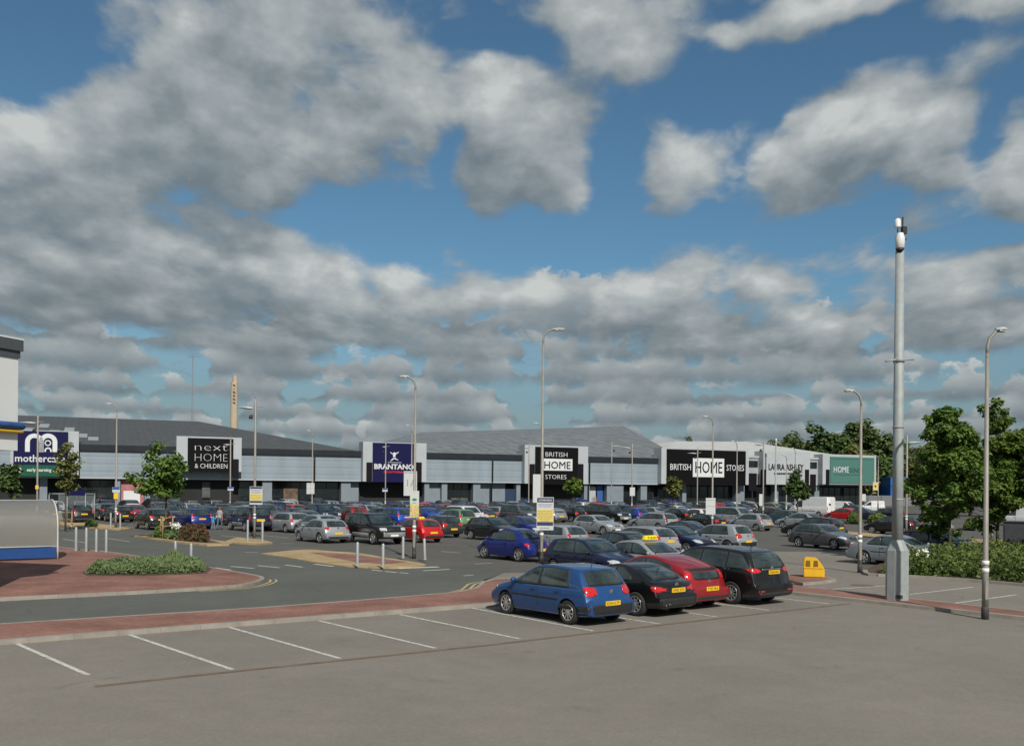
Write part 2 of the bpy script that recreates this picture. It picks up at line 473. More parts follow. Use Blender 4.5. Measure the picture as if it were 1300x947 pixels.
        e = c2.color_ramp.elements
        e[0].position = 0.0; e[0].color = (.165, .205, .23, 1); e[1].position = 1.0; e[1].color = (.55, .575, .57, 1)
        for p, c in ((.3, (.235, .275, .297)), (.55, (.325, .362, .377)), (.78, (.425, .457, .462))):
            q = e.new(p); q.color = (*c, 1)
        s3 = N(nt, 'ShaderNodeVectorMath', operation='SCALE'); s3.inputs['Scale'].default_value = 9.6; L(nt, c2.outputs[0], s3.inputs[0])
        rm = N(nt, 'ShaderNodeMix', data_type='RGBA'); L(nt, W('MULTIPLY', al, .93), rm.inputs['Factor']); L(nt, cur, rm.inputs['A']); L(nt, s3.outputs[0], rm.inputs['B'])
        cur = rm.outputs['Result']
    L(nt, cur, mx.inputs['A']); L(nt, cm.outputs['Result'], mx.inputs['B'])
    L(nt, mx.outputs['Result'], bg.inputs['Color'])

def build_sun():
    sd = bpy.data.lights.new('sun', 'SUN'); so = bpy.data.objects.new('sun', sd); COL.objects.link(so)
    sd.energy = 4.4; sd.angle = radians(0.55); sd.color = (1.0, 0.95, 0.86)
    d = Vector((cos(SUN_FROM) * cos(SUN_EL), sin(SUN_FROM) * cos(SUN_EL), sin(SUN_EL)))
    so.rotation_euler = d.to_track_quat('Z', 'Y').to_euler()
    so.location = d * 50

def settings():
    vs = SC.view_settings
    SC.display_settings.display_device = 'sRGB'
    vs.view_transform = 'Standard'; vs.look = 'None'; vs.exposure = 0.0; vs.gamma = 1.0; vs.use_curve_mapping = False
    SC.cycles.max_bounces = 6; SC.cycles.transparent_max_bounces = 8
    SC.cycles.use_adaptive_sampling = True
    try:
        SC.cycles.use_denoising = True
    except Exception: pass

build_camera(); build_sky(); build_sun(); settings()
# ------------------------------------------------------------------ cars
def paint_mat():
    m, nt, b = nodes_of('car_paint')
    oi = N(nt, 'ShaderNodeObjectInfo')
    tc = N(nt, 'ShaderNodeTexCoord'); n1 = N(nt, 'ShaderNodeTexNoise'); n1.inputs['Scale'].default_value = 3.0; n1.inputs['Detail'].default_value = 6
    L(nt, tc.outputs['Object'], n1.inputs['Vector'])
    mr = N(nt, 'ShaderNodeMapRange'); mr.inputs['From Min'].default_value = .3; mr.inputs['From Max'].default_value = .7
    mr.inputs['To Min'].default_value = .92; mr.inputs['To Max'].default_value = 1.06
    L(nt, n1.outputs['Fac'], mr.inputs['Value'])
    vm = N(nt, 'ShaderNodeVectorMath', operation='SCALE'); L(nt, oi.outputs['Color'], vm.inputs[0]); L(nt, mr.outputs[0], vm.inputs['Scale'])
    # road dust towards the sills
    sp = N(nt, 'ShaderNodeSeparateXYZ'); L(nt, tc.outputs['Object'], sp.inputs[0])
    d = N(nt, 'ShaderNodeMapRange'); d.inputs['From Min'].default_value = .75; d.inputs['From Max'].default_value = .2; d.inputs['To Min'].default_value = 0; d.inputs['To Max'].default_value = .05
    L(nt, sp.outputs[2], d.inputs['Value'])
    mx = N(nt, 'ShaderNodeMix', data_type='RGBA'); L(nt, d.outputs[0], mx.inputs['Factor']); L(nt, vm.outputs[0], mx.inputs['A']); mx.inputs['B'].default_value = (.16, .145, .125, 1)
    L(nt, mx.outputs['Result'], b.inputs['Base Color'])
    b.inputs['Metallic'].default_value = 0.15; b.inputs['Roughness'].default_value = 0.36; b.inputs['Specular IOR Level'].default_value = 0.3
    b.inputs['Coat Weight'].default_value = 0.8; b.inputs['Coat Roughness'].default_value = 0.03
    MATS['car_paint'] = m
    return m

PAINT = paint_mat()
GLASS = mat('car_glass', (.026, .040, .042), rough=0.03, var=.75, scale=1.6, coat=0.3, spec=0.7)
TRIM = mat('black_plastic', (.018, .018, .019), rough=0.55, var=.2)
WELL = mat('wheel_well', (.006, .006, .006), rough=0.9)
TYRE = mat('tyre_rubber', (.02, .02, .02), rough=0.85, var=.2)
ALLOY = mat('alloy', (.52, .53, .54), rough=0.32, metal=0.75, var=.06)
CHROME = mat('chrome', (.7, .7, .71), rough=0.15, metal=1.0, var=.03)
LAMP = mat('headlamp', (.62, .65, .67), rough=0.08, metal=0.35, var=.25, scale=14, coat=1.0)
TAIL = mat('tail_lamp', (.50, .012, .014), rough=0.12, var=.3, scale=16, coat=1.0)
PLATE_Y = mat('plate_yellow', (.78, .48, .02), rough=0.45, var=.04)
PLATE_W = mat('plate_white', (.72, .73, .72), rough=0.45, var=.04)
INK = mat('black_lettering', (.012, .012, .014), rough=0.5)
TAXI_Y = mat('taxi_yellow', (.85, .62, .01), rough=0.35, var=.05)
CABIN = mat('car_seat_fabric', (.05, .05, .052), rough=0.9)

def lerp(a, b, t): return a + (b - a) * t
def interp(tab, x):
    """tab of (x, v) in descending x"""
    if x >= tab[0][0]: return tab[0][1]
    for (x0, v0), (x1, v1) in zip(tab, tab[1:]):
        if x >= x1: return lerp(v0, v1, (x0 - x) / (x0 - x1)) if x0 != x1 else v1
    return tab[-1][1]

def chaikin(tab, n=2, q=.25):
    for _ in range(n):
        out = [tab[0]]
        for a, b in zip(tab, tab[1:]):
            out.append((lerp(a[0], b[0], q), lerp(a[1], b[1], q))); out.append((lerp(a[0], b[0], 1 - q), lerp(a[1], b[1], 1 - q)))
        out.append(tab[-1]); tab = out
    return tab

def clip_poly(poly, a, b, c):
    """keep a*x + b*y <= c"""
    out = []
    n = len(poly)
    for i in range(n):
        p, q = poly[i], poly[(i + 1) % n]
        dp, dq = a * p[0] + b * p[1] - c, a * q[0] + b * q[1] - c
        if dp <= 0: out.append(p)
        if dp * dq < 0:
            t = dp / (dp - dq); out.append((lerp(p[0], q[0], t), lerp(p[1], q[1], t)))
    return out

def round_poly(poly, r=.04):
    out = []; n = len(poly)
    for i in range(n):
        p0, p, p1 = [Vector(poly[(i + k) % n]) for k in (-1, 0, 1)]
        a, b = p0 - p, p1 - p
        if a.length < 1e-5 or b.length < 1e-5: continue
        ang = a.angle(b)
        if ang > radians(150): out.append(tuple(p)); continue
        d = min(r, a.length * .4, b.length * .4)
        u, v = p + a.normalized() * d, p + b.normalized() * d
        for t in (0, .5, 1):
            out.append(tuple(u * (1 - t) ** 2 + p * 2 * t * (1 - t) + v * t * t))
    return out

PLANES = {
    'L': (lambda u, v: Vector((u, 3, v)), Vector((0, -1, 0))),
    'R': (lambda u, v: Vector((u, -3, v)), Vector((0, 1, 0))),
    'F': (lambda u, v: Vector((5, u, v)), Vector((-1, 0, 0))),
    'B': (lambda u, v: Vector((-5, u, v)), Vector((1, 0, 0))),
    'T': (lambda u, v: Vector((u, v, 5)), Vector((0, 0, -1))),
}

def decal(bm, bvh, poly, plane, off=.006, step=.1, depth=.018, mi=0):
    """a panel with the outline poly (in side / front / rear view) fitted to the bodywork, standing off by off"""
    P, d = PLANES[plane]
    pts = []
    n = len(poly)
    for i in range(n):
        a, b = Vector(poly[i]), Vector(poly[(i + 1) % n])
        k = max(1, int((b - a).length / step))
        for j in range(k): pts.append(a.lerp(b, j / k))
    nb = len(pts)
    edges = [(i, (i + 1) % nb) for i in range(nb)]
    xs = [p.x for p in pts]; ys = [p.y for p in pts]
    gx = min(xs) + step * .5
    while gx < max(xs):
        gy = min(ys) + step * .5
        while gy < max(ys):
            c = Vector((gx, gy))
            inside = False
            for i in range(nb):
                a, b = pts[i], pts[(i + 1) % nb]
                if (a.y > gy) != (b.y > gy) and gx < (b.x - a.x) * (gy - a.y) / (b.y - a.y) + a.x: inside = not inside
            if inside and min((c - p).length for p in pts) > step * .35: pts.append(c)
            gy += step
        gx += step
    vs, es, fs, *_ = delaunay_2d_cdt(pts, edges, [], 1, 1e-5)
    hit = []
    for v in vs:
        loc, nor, idx, dist = bvh.ray_cast(P(v.x, v.y), d)
        if loc is None or -nor.dot(d) < .22: hit.append(None); continue
        hit.append((loc, nor))
    top = [bm.verts.new(h[0] + (h[1] if h[1].dot(d) < 0 else -d) * off) if h else None for h in hit]
    cnt = {}
    for f in fs:
        if any(top[i] is None for i in f): continue
        ff = [top[i] for i in f]
        a, b, c = [v.co for v in ff[:3]]
        if (b - a).cross(c - a).dot(d) > 0: ff = ff[::-1]; f = f[::-1]
        try: nf = bm.faces.new(ff)
        except ValueError: continue
        nf.material_index = mi; nf.smooth = True
        for i in range(len(f)):
            e = (f[i], f[(i + 1) % len(f)])
            cnt[e] = cnt.get(e, 0) + 1
    low = {}
    for (i, j) in list(cnt):
        if (j, i) in cnt: continue
        for k in (i, j):
            if k not in low: low[k] = bm.verts.new(top[k].co + d * (off + depth))
        f = bm.faces.new((top[j], top[i], low[i], low[j])); f.material_index = mi

def mirror_poly(p): return [(-a, b) for a, b in p][::-1]

def car_shape(s):
    Ln, W, H = s['L'], s['W'], s['H']
    tp = list(s['top']); lo = .62 + s.get('gc', 0)
    tp = [p for p in tp if p[1] >= lo - .05]
    tp = [(Ln / 2, max(lo, tp[0][1] - .04))] + tp + [(-Ln / 2, max(lo, tp[-1][1] - .06))]
    top = chaikin(tp, 2)
    zt = lambda x: interp(top, x)
    zf, zr = s.get('belt', (.90, .98))
    belt = lambda x: lerp(zr, zf, (x + Ln / 2) / Ln)
    bot_t = [(Ln / 2, .30), (Ln / 2 - .12, .22), (Ln / 2 - .55, .19), (-Ln / 2 + .6, .2), (-Ln / 2 + .15, .23), (-Ln / 2, .27)]
    gc = s.get('gc', 0)
    bot = lambda x: interp(bot_t, x) + gc
    an, at_ = s.get('nose', .17), s.get('tail', .10)
    def hw(x):
        t = x / (Ln / 2)
        k = an if t > 0 else at_
        w = W / 2 * (1 - k * abs(t) ** s.get('plan', 4.5))
        for bx in s.get('fender', ()): w += .05 * exp(-((x - bx) / .33) ** 2)
        if s.get('fender'): w -= .05
        return w
    wr = s.get('roofw', .74)
    def wz(x, z):
        """half width at height z above the belt line"""
        b = belt(x); t = max(0, (z - b) / (H - b))
        return hw(x) * lerp(.965, wr * s.get('_k', 1), t ** 1.12)
    curve = s.get('curve', .13)
    def shift(x, f):
        k = max(-1, min(1, x / (.25 * Ln)))
        return curve * f * f * k
    return dict(zt=zt, belt=belt, bot=bot, hw=hw, wz=wz, shift=shift)

def body_mesh(s, lod=0):
    sh = car_shape(s)
    Ln = s['L']
    zt, belt, bot, hw, wz, shift = (sh[k] for k in ('zt', 'belt', 'bot', 'hw', 'wz', 'shift'))
    n = 68 if lod == 0 else 30
    bm = bmesh.new()
    rings = []
    for i in range(n + 1):
        t = -1 + 2 * i / n
        x = Ln / 2 * (0.5 * t + 0.5 * sin(pi * t / 2))
        if i in (1, n - 1): x = (Ln / 2 - .022) * (1 if x > 0 else -1)
        w = hw(x); zb = bot(x)
        ze = zt(x + shift(x, 1)) - .035
        ze = max(ze, zb + .12)
        bl = min(belt(x), ze - .015)
        bl = max(bl, zb + .1)
        half = [(0, zb), (.7 * w, zb), (.93 * w, zb + .03), (.985 * w, zb + min(.14, (bl - zb) * .3))]
        zm = lerp(zb + .14, bl, .5) if bl - zb > .3 else lerp(zb, bl, .55)
        half += [(1.0 * w, zm), (.995 * w, lerp(zm, bl, .55)), (.985 * w, lerp(zm, bl, .85)), (.962 * w, bl)]
        ngl = 5 if lod == 0 else 3
        for k in range(1, ngl + 1):
            z = lerp(bl, ze, k / ngl)
            half.append((wz(x, z) if z > belt(x) else .962 * w * (1 - .02 * k / ngl), z))
        ye = half[-1][1 - 1]
        for f in (.95, .8, .5, 0) if lod == 0 else (.86, .5, 0):
            z = max(zt(x + shift(x, f)), zb + .13) - .012 * f * f
            half.append((f * ye, max(z, ze + .0 if f > .9 else z)))
        if i in (0, n):
            zc = (zb + ze) / 2; half = [(y * .93, zc + (z - zc) * .86) for y, z in half]
        ring = [(y, z) for y, z in half] + [(-y, z) for y, z in half[-2:0:-1]]
        rings.append([bm.verts.new((x, y, z)) for y, z in ring])
    m = len(rings[0])
    for a, b in zip(rings, rings[1:]):
        for k in range(m):
            bm.faces.new((a[k], a[(k + 1) % m], b[(k + 1) % m], b[k]))
    bm.faces.new(rings[0]); bm.faces.new(rings[-1][::-1])
    bmesh.ops.recalc_face_normals(bm, faces=bm.faces[:])
    return bm, sh

def cut_arches(bm, s, name):
    me = bpy.data.meshes.new(name); bm.to_mesh(me); bm.free()
    me.materials.append(PAINT); me.materials.append(WELL)
    o = bpy.data.objects.new(name, me); COL.objects.link(o)
    cb = bmesh.new()
    W = s['W']; r = s['wr'] + .05
    for x in s['axles']:
        for sg in (1, -1):
            lathe(cb, [(r, sg * (W / 2 + .2)), (r, sg * (W / 2 - .30))] if sg < 0 else [(r, W / 2 - .30), (r, W / 2 + .2)], n=28, axis='Y', c=(x, 0, s['wr']), mi=1)
    bmesh.ops.recalc_face_normals(cb, faces=cb.faces[:])
    cm = bpy.data.meshes.new('cut'); cb.to_mesh(cm); cb.free()
    cm.materials.append(PAINT); cm.materials.append(WELL)
    co = bpy.data.objects.new('cut', cm); COL.objects.link(co)
    md = o.modifiers.new('b', 'BOOLEAN'); md.object = co; md.operation = 'DIFFERENCE'; md.solver = 'EXACT'; md.material_mode = 'INDEX'
    dg = bpy.context.evaluated_depsgraph_get(); dg.update()
    out = bpy.data.meshes.new_from_object(o.evaluated_get(dg))
    for q in (o, co): bpy.data.objects.remove(q)
    return out

def wheel_bms(r, w=.2, spokes=7, cover=False):
    """tyre and rim, axis along y, outer face at +y"""
    t = bmesh.new()
    lathe(t, [(r * .66, w * .42), (r * .8, w * .5), (r * .93, w * .48), (r, w * .36), (r, -w * .36), (r * .93, -w * .48), (r * .66, -w * .45)], n=28, axis='Y', closed=True)
    bmesh.ops.recalc_face_normals(t, faces=t.faces[:])
    m = bmesh.new()
    # dish behind, lip, hub and spokes
    lathe(m, [(r * .67, w * .44), (r * .62, w * .40), (r * .60, w * .1), (r * .60, -w * .3), (r * .02, -w * .3)], n=28, axis='Y', mi=1, caps=False)
    lathe(m, [(r * .675, w * .38), (r * .675, w * .47), (r * .61, w * .45), (r * .60, w * .38)], n=28, axis='Y', closed=True)
    lathe(m, [(r * .02, w * .47), (r * .13, w * .46), (r * .16, w * .36), (r * .16, w * .0)], n=14, axis='Y')
    for k in range(spokes):
        a = 2 * pi * k / spokes + .2
        wd = (r * .62 * pi / spokes) * (.62 if not cover else .8)
        d = Vector((cos(a), 0, sin(a))); e = Vector((-sin(a), 0, cos(a)))
        vs = []
        for rr, yy, ww in ((r * .1, w * .45, wd * .8), (r * .62, w * .40, wd * 1.0)):
            for sg, dy in ((1, 0), (-1, 0), (-.8, -.05), (.8, -.05)):
                vs.append(m.verts.new(d * rr + e * ww * .5 * sg + Vector((0, yy + dy, 0))))
        for q in ((0, 1, 5, 4), (1, 2, 6, 5), (2, 3, 7, 6), (3, 0, 4, 7), (0, 3, 2, 1), (4, 5, 6, 7)):
            m.faces.new([vs[i] for i in q])
    bmesh.ops.recalc_face_normals(m, faces=m.faces[:])
    return t, m

PLATE_TXT = None
def side_windows(s, sh):
    """outlines of the panes in side view"""
    x1, x0 = s['dlo']
    top = []; bot = []
    n = 18
    for i in range(n + 1):
        x = lerp(x1, x0, i / n)
        u = sh['zt'](x) - s.get('rail', .105); l = sh['belt'](x) + .015
        if u - l > .03: top.append((x, u)); bot.append((x, l))
    poly = bot[::-1] + top
    xb, xt = s['cp']      # rear bound, bottom and top
    zb = sh['belt'](xb); zh = s['H'] - .12
    # keep points in front of the line (xb, zb) - (xt, zh)
    a, b = -(zh - zb), (xt - xb)
    poly = clip_poly(poly, a, b, a * xb + b * zb)
    out = []
    cur = poly
    whole = poly
    for xp in s['pillars']:
        front = clip_poly(cur, -1, -.08, -(xp + .035) - .08 * zb)
        cur = clip_poly(cur, 1, .08, (xp - .035) + .08 * zb)
        if len(front) > 2: out.append(front)
    if len(cur) > 2: out.append(cur)
    return out, whole

def make_car(s, name, label, lod=0, plate=None):
    root = empty(name, (0, 0, 0), 0, label, s['cat'])
    W, Ln, H = s['W'], s['L'], s['H']
    bm, sh = body_mesh(s, lod)
    me = cut_arches(bm, s, name + '_body')
    for p in me.polygons: p.use_smooth = True
    me.set_sharp_from_angle(angle=radians(42))
    tmp = bmesh.new(); tmp.from_mesh(me); bvh = BVHTree.FromBMesh(tmp); tmp.free()
    body = mesh_obj('body', me, root)
    stp = .1 if lod == 0 else .22
    zt, belt = sh['zt'], sh['belt']
    def panel(nm, polys, mats, parent=root, off=.006, stp=stp):
        b = bmesh.new()
        for poly, pl in polys: decal(b, bvh, poly, pl, off=off, step=stp)
        if not len(b.faces): b.free(); return None
        return link_bm(nm, b, mats, parent)
    zb0 = belt(0)
    # screens
    for key, pl, nm in (('screen', 'F', 'windscreen'), ('rear', 'B', 'rear_window')):
        q = s.get(key)
        if not q: continue
        zlo, zhi, wlo, whi = q
        panel(nm, [(round_poly([(-wlo, zlo), (wlo, zlo), (whi, zhi), (-whi, zhi)], .07), pl)], GLASS)
    panes, whole = side_windows(s, sh)
    def grow(poly, g):
        cx = sum(p[0] for p in poly) / len(poly); cy = sum(p[1] for p in poly) / len(poly)
        w_ = max(p[0] for p in poly) - min(p[0] for p in poly); h_ = max(p[1] for p in poly) - min(p[1] for p in poly)
        return [(cx + (p[0] - cx) * (1 + 2 * g / w_), cy + (p[1] - cy) * (1 + 2 * g / h_)) for p in poly]
    seal = round_poly(grow(whole, .022), .06)
    panel('window_seal', [(seal, 'L'), (seal, 'R')], TRIM, off=.003)
    if s.get('rear'):
        zlo, zhi, wlo, whi = s['rear']; panel('window_seal', [(round_poly([(-wlo - .03, zlo - .02), (wlo + .03, zlo - .02), (whi + .03, zhi + .025), (-whi - .03, zhi + .025)], .08), 'B')], TRIM, off=.003)
    for poly in panes:
        pr = round_poly(poly, .05)
        panel('side_window', [(pr, 'L')], GLASS); panel('side_window', [(pr, 'R')], GLASS)
    # lamps
    for q in s.get('heads', ()):
        for k in (1, -1):
            p = [(a * k, b) for a, b in q]
            panel('headlight', [(round_poly(p if k > 0 else p[::-1], .03), 'F')] + [(round_poly(w_, .02), 'L' if k > 0 else 'R') for w_ in s.get('headside', ())], LAMP, off=.008, stp=stp * .5)
    for k in (1, -1):
        pp = []
        for q in s.get('tails', ()):
            p = [(a * k, b) for a, b in q]; pp.append((round_poly(p if k > 0 else p[::-1], .03), 'B'))
        for q in s.get('tailside', ()): pp.append((round_poly(q, .03), 'L' if k > 0 else 'R'))
        panel('tail_light', pp, TAIL, off=.010, stp=stp * .5)
    for nm, polys, m_ in s.get('panels', ()):
        panel(nm, [(round_poly(p, .02), pl) for p, pl in polys], {'trim': TRIM, 'chrome': CHROME, 'glass': GLASS, 'well': WELL, 'paint': PAINT, 'tail': TAIL, 'alloy': ALLOY}[m_], off=.004)
    # number plates
    def plate_obj(pl, z, m_, txt):
        b = bmesh.new()
        o_, d_ = PLANES[pl]
        loc, nor, *_ = bvh.ray_cast(o_(s.get('py', 0), z), d_)
        if loc is None: return
        x = loc.x + (.012 if pl == 'F' else -.012)
        box(b, (x, s.get('py', 0), z), (.02, .52, .115))
        po = link_bm('number_plate', b, m_, root)
        if txt:
            t = bmesh.new()
            Mx = Matrix(((0, 0, -1, x - .011), (-1, 0, 0, s.get('py', 0)), (0, 1, 0, z - .036), (0, 0, 0, 1))) if pl == 'B' else Matrix(((0, 0, 1, x + .011), (1, 0, 0, 0), (0, 1, 0, z - .036), (0, 0, 0, 1)))
            text_bm(t, txt, .075, Mx, depth=.003, width=.44)
            link_bm('registration', t, INK, po)
    if s.get('plateb'): plate_obj('B', s['plateb'], PLATE_Y, plate)
    if s.get('platef'): plate_obj('F', s['platef'], PLATE_W, None)
    if s.get('rbadge'):
        b = bmesh.new(); z = s['rbadge']; loc, nor, *_ = bvh.ray_cast(Vector((-5, 0, z)), Vector((1, 0, 0)))
        lathe(b, [(.055, loc.x - .012), (.055, loc.x + .02)][::1], n=20, axis='X', c=(0, 0, z)); link_bm('badge', b, CHROME, root)
    # mirrors, handles
    if lod == 0 or s.get('mirrors', True):
        mx = s.get('mirx', s['dlo'][0] - .28)
        for k in (1, -1):
            b = bmesh.new()
            z = belt(mx) + .07
            y = sh['hw'](mx) * .965
            tube(b, [(mx + .06, k * (y - .06), z - .03), (mx + .05, k * (y + .06), z - .01)], .03, n=6)
            vs0 = len(b.verts)
            bmesh.ops.create_uvsphere(b, u_segments=10, v_segments=6, radius=1, matrix=Matrix.Translation((mx + .05, k * (y + .12), z + .02)) @ Matrix.Diagonal((.07, .1, .075, 1)))
            link_bm('wing_mirror', b, PAINT, root, smooth=60)
    if lod == 0:
        for hx in s.get('handles', ()):
            for k in (1, -1):
                z = belt(hx) - .10
                loc, nor, *_ = bvh.ray_cast(Vector((hx, 3 * k, z)), Vector((0, -k, 0)))
                if loc is None: continue
                b = bmesh.new(); box(b, (hx, loc.y + k * .018, z), (.19, .035, .032)); link_bm('door_handle', b, TRIM if s.get('blackhandles') else PAINT, root)
        seams = []
        for x in s.get('seams', ()):
            z0, z1 = sh['bot'](x) + .2, belt(x) - .01
            seams.append([(x - .009, z0), (x + .009, z0), (x + .009, z1), (x - .009, z1)])
        if seams: panel('door_gap', [(p, q) for p in seams for q in 'LR'], TRIM, off=.0025)
        if s.get('aerial', True):
            b = bmesh.new(); xa = s.get('aerx', -.3 * Ln)
            z = zt(xa); tube(b, [(xa, 0, z - .02), (xa - .12, 0, z + .22)], [.012, .004], n=5); link_bm('aerial', b, TRIM, root)
    # wheels
    wt, wm = wheel_bms(s['wr'], s.get('ww', .2), s.get('spokes', 7), s.get('cover', False))
    tm = bpy.data.meshes.new('wheel'); wt.to_mesh(tm); wt.free(); tm.materials.append(TYRE)
    rm = bpy.data.meshes.new('rim'); wm.to_mesh(rm); wm.free(); rm.materials.append(ALLOY); rm.materials.append(WELL)
    for x in s['axles']:
        for k in (1, -1):
            w = mesh_obj('wheel', tm, root); w.location = (x, k * (W / 2 - .13), s['wr']); w.rotation_euler = (0, random.uniform(0, 6), 0 if k > 0 else pi)
            mesh_obj('rim', rm, w)
    return root

def sym(p): return p
SPECS = {}
def spec(key, **kw): SPECS[key] = kw
HEAD = [[(.42, .62), (.44, .75), (.62, .79), (.80, .76), (.82, .66), (.66, .60)]]

spec('hatchback', cat='car', L=4.2, W=1.76, H=1.48, wr=.316, axles=(1.29, -1.29), spokes=9,
     top=[(2.10, .46), (2.085, .62), (2.0, .75), (1.75, .85), (1.15, .97), (.98, 1.01), (.22, 1.415), (-.05, 1.47), (-.5, 1.485), (-1.1, 1.465), (-1.58, 1.415), (-1.66, 1.38), (-1.93, 1.0), (-2.03, .92), (-2.08, .72), (-2.10, .5)],
     belt=(.90, .95), dlo=(1.02, -1.5), cp=(-1.36, -1.16), pillars=(-.12,), rail=.085, screen=(1.03, 1.38, .70, .58), rear=(1.03, 1.36, .63, .54),
     heads=HEAD, headside=(), tails=[[(.46, .80), (.46, .97), (.70, 1.0), (.88, .98), (.88, .78), (.60, .76)]], tailside=[[(-2.02, .82), (-2.0, .98), (-1.80, .97), (-1.86, .86)]],
     plateb=.58, platef=.42, rbadge=.88, handles=(.05, -.92), seams=(.98, -.1, -1.1), blackhandles=False,
     panels=[('side_moulding', [([(1.0, .60), (-.95, .60), (-.95, .655), (1.0, .655)], 'L'), ([(1.0, .60), (-.95, .60), (-.95, .655), (1.0, .655)], 'R')], 'trim'),
             ('bumper', [([(-.86, .26), (.86, .26), (.87, .55), (-.87, .55)], 'B'), ([(-2.12, .26), (-1.68, .24), (-1.62, .50), (-2.12, .55)], 'L'), ([(-2.12, .26), (-1.68, .24), (-1.62, .50), (-2.12, .55)], 'R')], 'trim'),
             ('grille', [([(-.38, .64), (.38, .64), (.42, .72), (-.42, .72)], 'F'), ([(-.6, .34), (.6, .34), (.6, .46), (-.6, .46)], 'F')], 'trim')])
spec('small_hatchback', cat='car', L=3.8, W=1.66, H=1.45, wr=.295, axles=(1.2, -1.22), spokes=6,
     top=[(1.9, .44), (1.88, .6), (1.78, .74), (1.5, .85), (1.05, .97), (.92, 1.0), (.2, 1.38), (-.1, 1.44), (-.5, 1.45), (-1.0, 1.42), (-1.42, 1.36), (-1.74, 1.0), (-1.84, .88), (-1.88, .7), (-1.9, .5)],
     belt=(.91, .97), dlo=(.92, -1.45), cp=(-1.3, -1.12), pillars=(-.25,), screen=(1.02, 1.35, .66, .55), rear=(1.0, 1.33, .58, .5),
     heads=HEAD, tails=[[(.6, .78), (.6, 1.02), (.8, 1.02), (.8, .78)]], tailside=[[(-1.84, .8), (-1.80, 1.0), (-1.70, 1.0), (-1.74, .8)]],
     plateb=.62, platef=.42, rbadge=.9, handles=(-.15,), seams=(.9, -.32),
     panels=[('grille', [([(-.4, .36), (.4, .36), (.44, .5), (-.44, .5)], 'F')], 'trim'), ('bumper', [([(-.78, .32), (.78, .32), (.8, .46), (-.8, .46)], 'B')], 'trim')])
spec('saloon', cat='car', L=4.55, W=1.77, H=1.43, wr=.315, axles=(1.36, -1.32), spokes=5,
     top=[(2.27, .44), (2.25, .6), (2.14, .72), (1.85, .82), (1.2, .93), (1.0, .96), (.2, 1.36), (-.1, 1.42), (-.45, 1.43), (-.9, 1.39), (-1.15, 1.33), (-1.72, 1.03), (-1.85, 1.0), (-2.12, .98), (-2.22, .93), (-2.25, .75), (-2.27, .5)],
     belt=(.89, .95), dlo=(1.05, -1.4), cp=(-1.32, -1.0), pillars=(-.2,), screen=(.99, 1.33, .70, .57), rear=(1.05, 1.30, .62, .55),
     heads=HEAD, tails=[[(.46, .76), (.46, .92), (.84, .93), (.85, .74)]], tailside=[[(-2.2, .76), (-2.18, .92), (-2.0, .9), (-2.05, .78)]],
     plateb=.70, platef=.40, rbadge=.86, handles=(.0, -1.0), seams=(1.0, -.2, -1.15),
     panels=[('grille', [([(-.36, .60), (.36, .60), (.4, .7), (-.4, .7)], 'F'), ([(-.6, .3), (.6, .3), (.6, .42), (-.6, .42)], 'F')], 'trim'), ('bumper', [([(-.8, .28), (.8, .28), (.82, .4), (-.82, .4)], 'B')], 'trim')])
spec('estate', cat='car', L=4.6, W=1.77, H=1.47, wr=.315, axles=(1.38, -1.32), spokes=6,
     top=[(2.3, .44), (2.28, .6), (2.16, .74), (1.85, .84), (1.2, .96), (1.05, .99), (.25, 1.4), (-.05, 1.46), (-.5, 1.47), (-1.4, 1.45), (-1.85, 1.38), (-2.14, 1.02), (-2.24, .9), (-2.28, .7), (-2.3, .5)],
     belt=(.91, .97), dlo=(1.08, -2.0), cp=(-1.85, -1.66), pillars=(-.15, -1.1), screen=(1.02, 1.36, .70, .58), rear=(1.0, 1.34, .62, .54),
     heads=HEAD, tails=[[(.62, .78), (.62, 1.02), (.84, 1.02), (.84, .78)]], tailside=[[(-2.2, .8), (-2.16, 1.0), (-2.04, 1.0), (-2.08, .8)]],
     plateb=.76, platef=.42, rbadge=.92, handles=(.0, -1.0), seams=(1.0, -.15, -1.2),
     panels=[('grille', [([(-.36, .60), (.36, .60), (.4, .7), (-.4, .7)], 'F'), ([(-.6, .3), (.6, .3), (.6, .42), (-.6, .42)], 'F')], 'trim'), ('bumper', [([(-.8, .28), (.8, .28), (.82, .42), (-.82, .42)], 'B')], 'trim'),
             ('roof_rail', [([(.1, .54), (-1.7, .54), (-1.7, .50), (.1, .50)], 'T'), ([(.1, -.50), (-1.7, -.50), (-1.7, -.54), (.1, -.54)], 'T')], 'trim')])
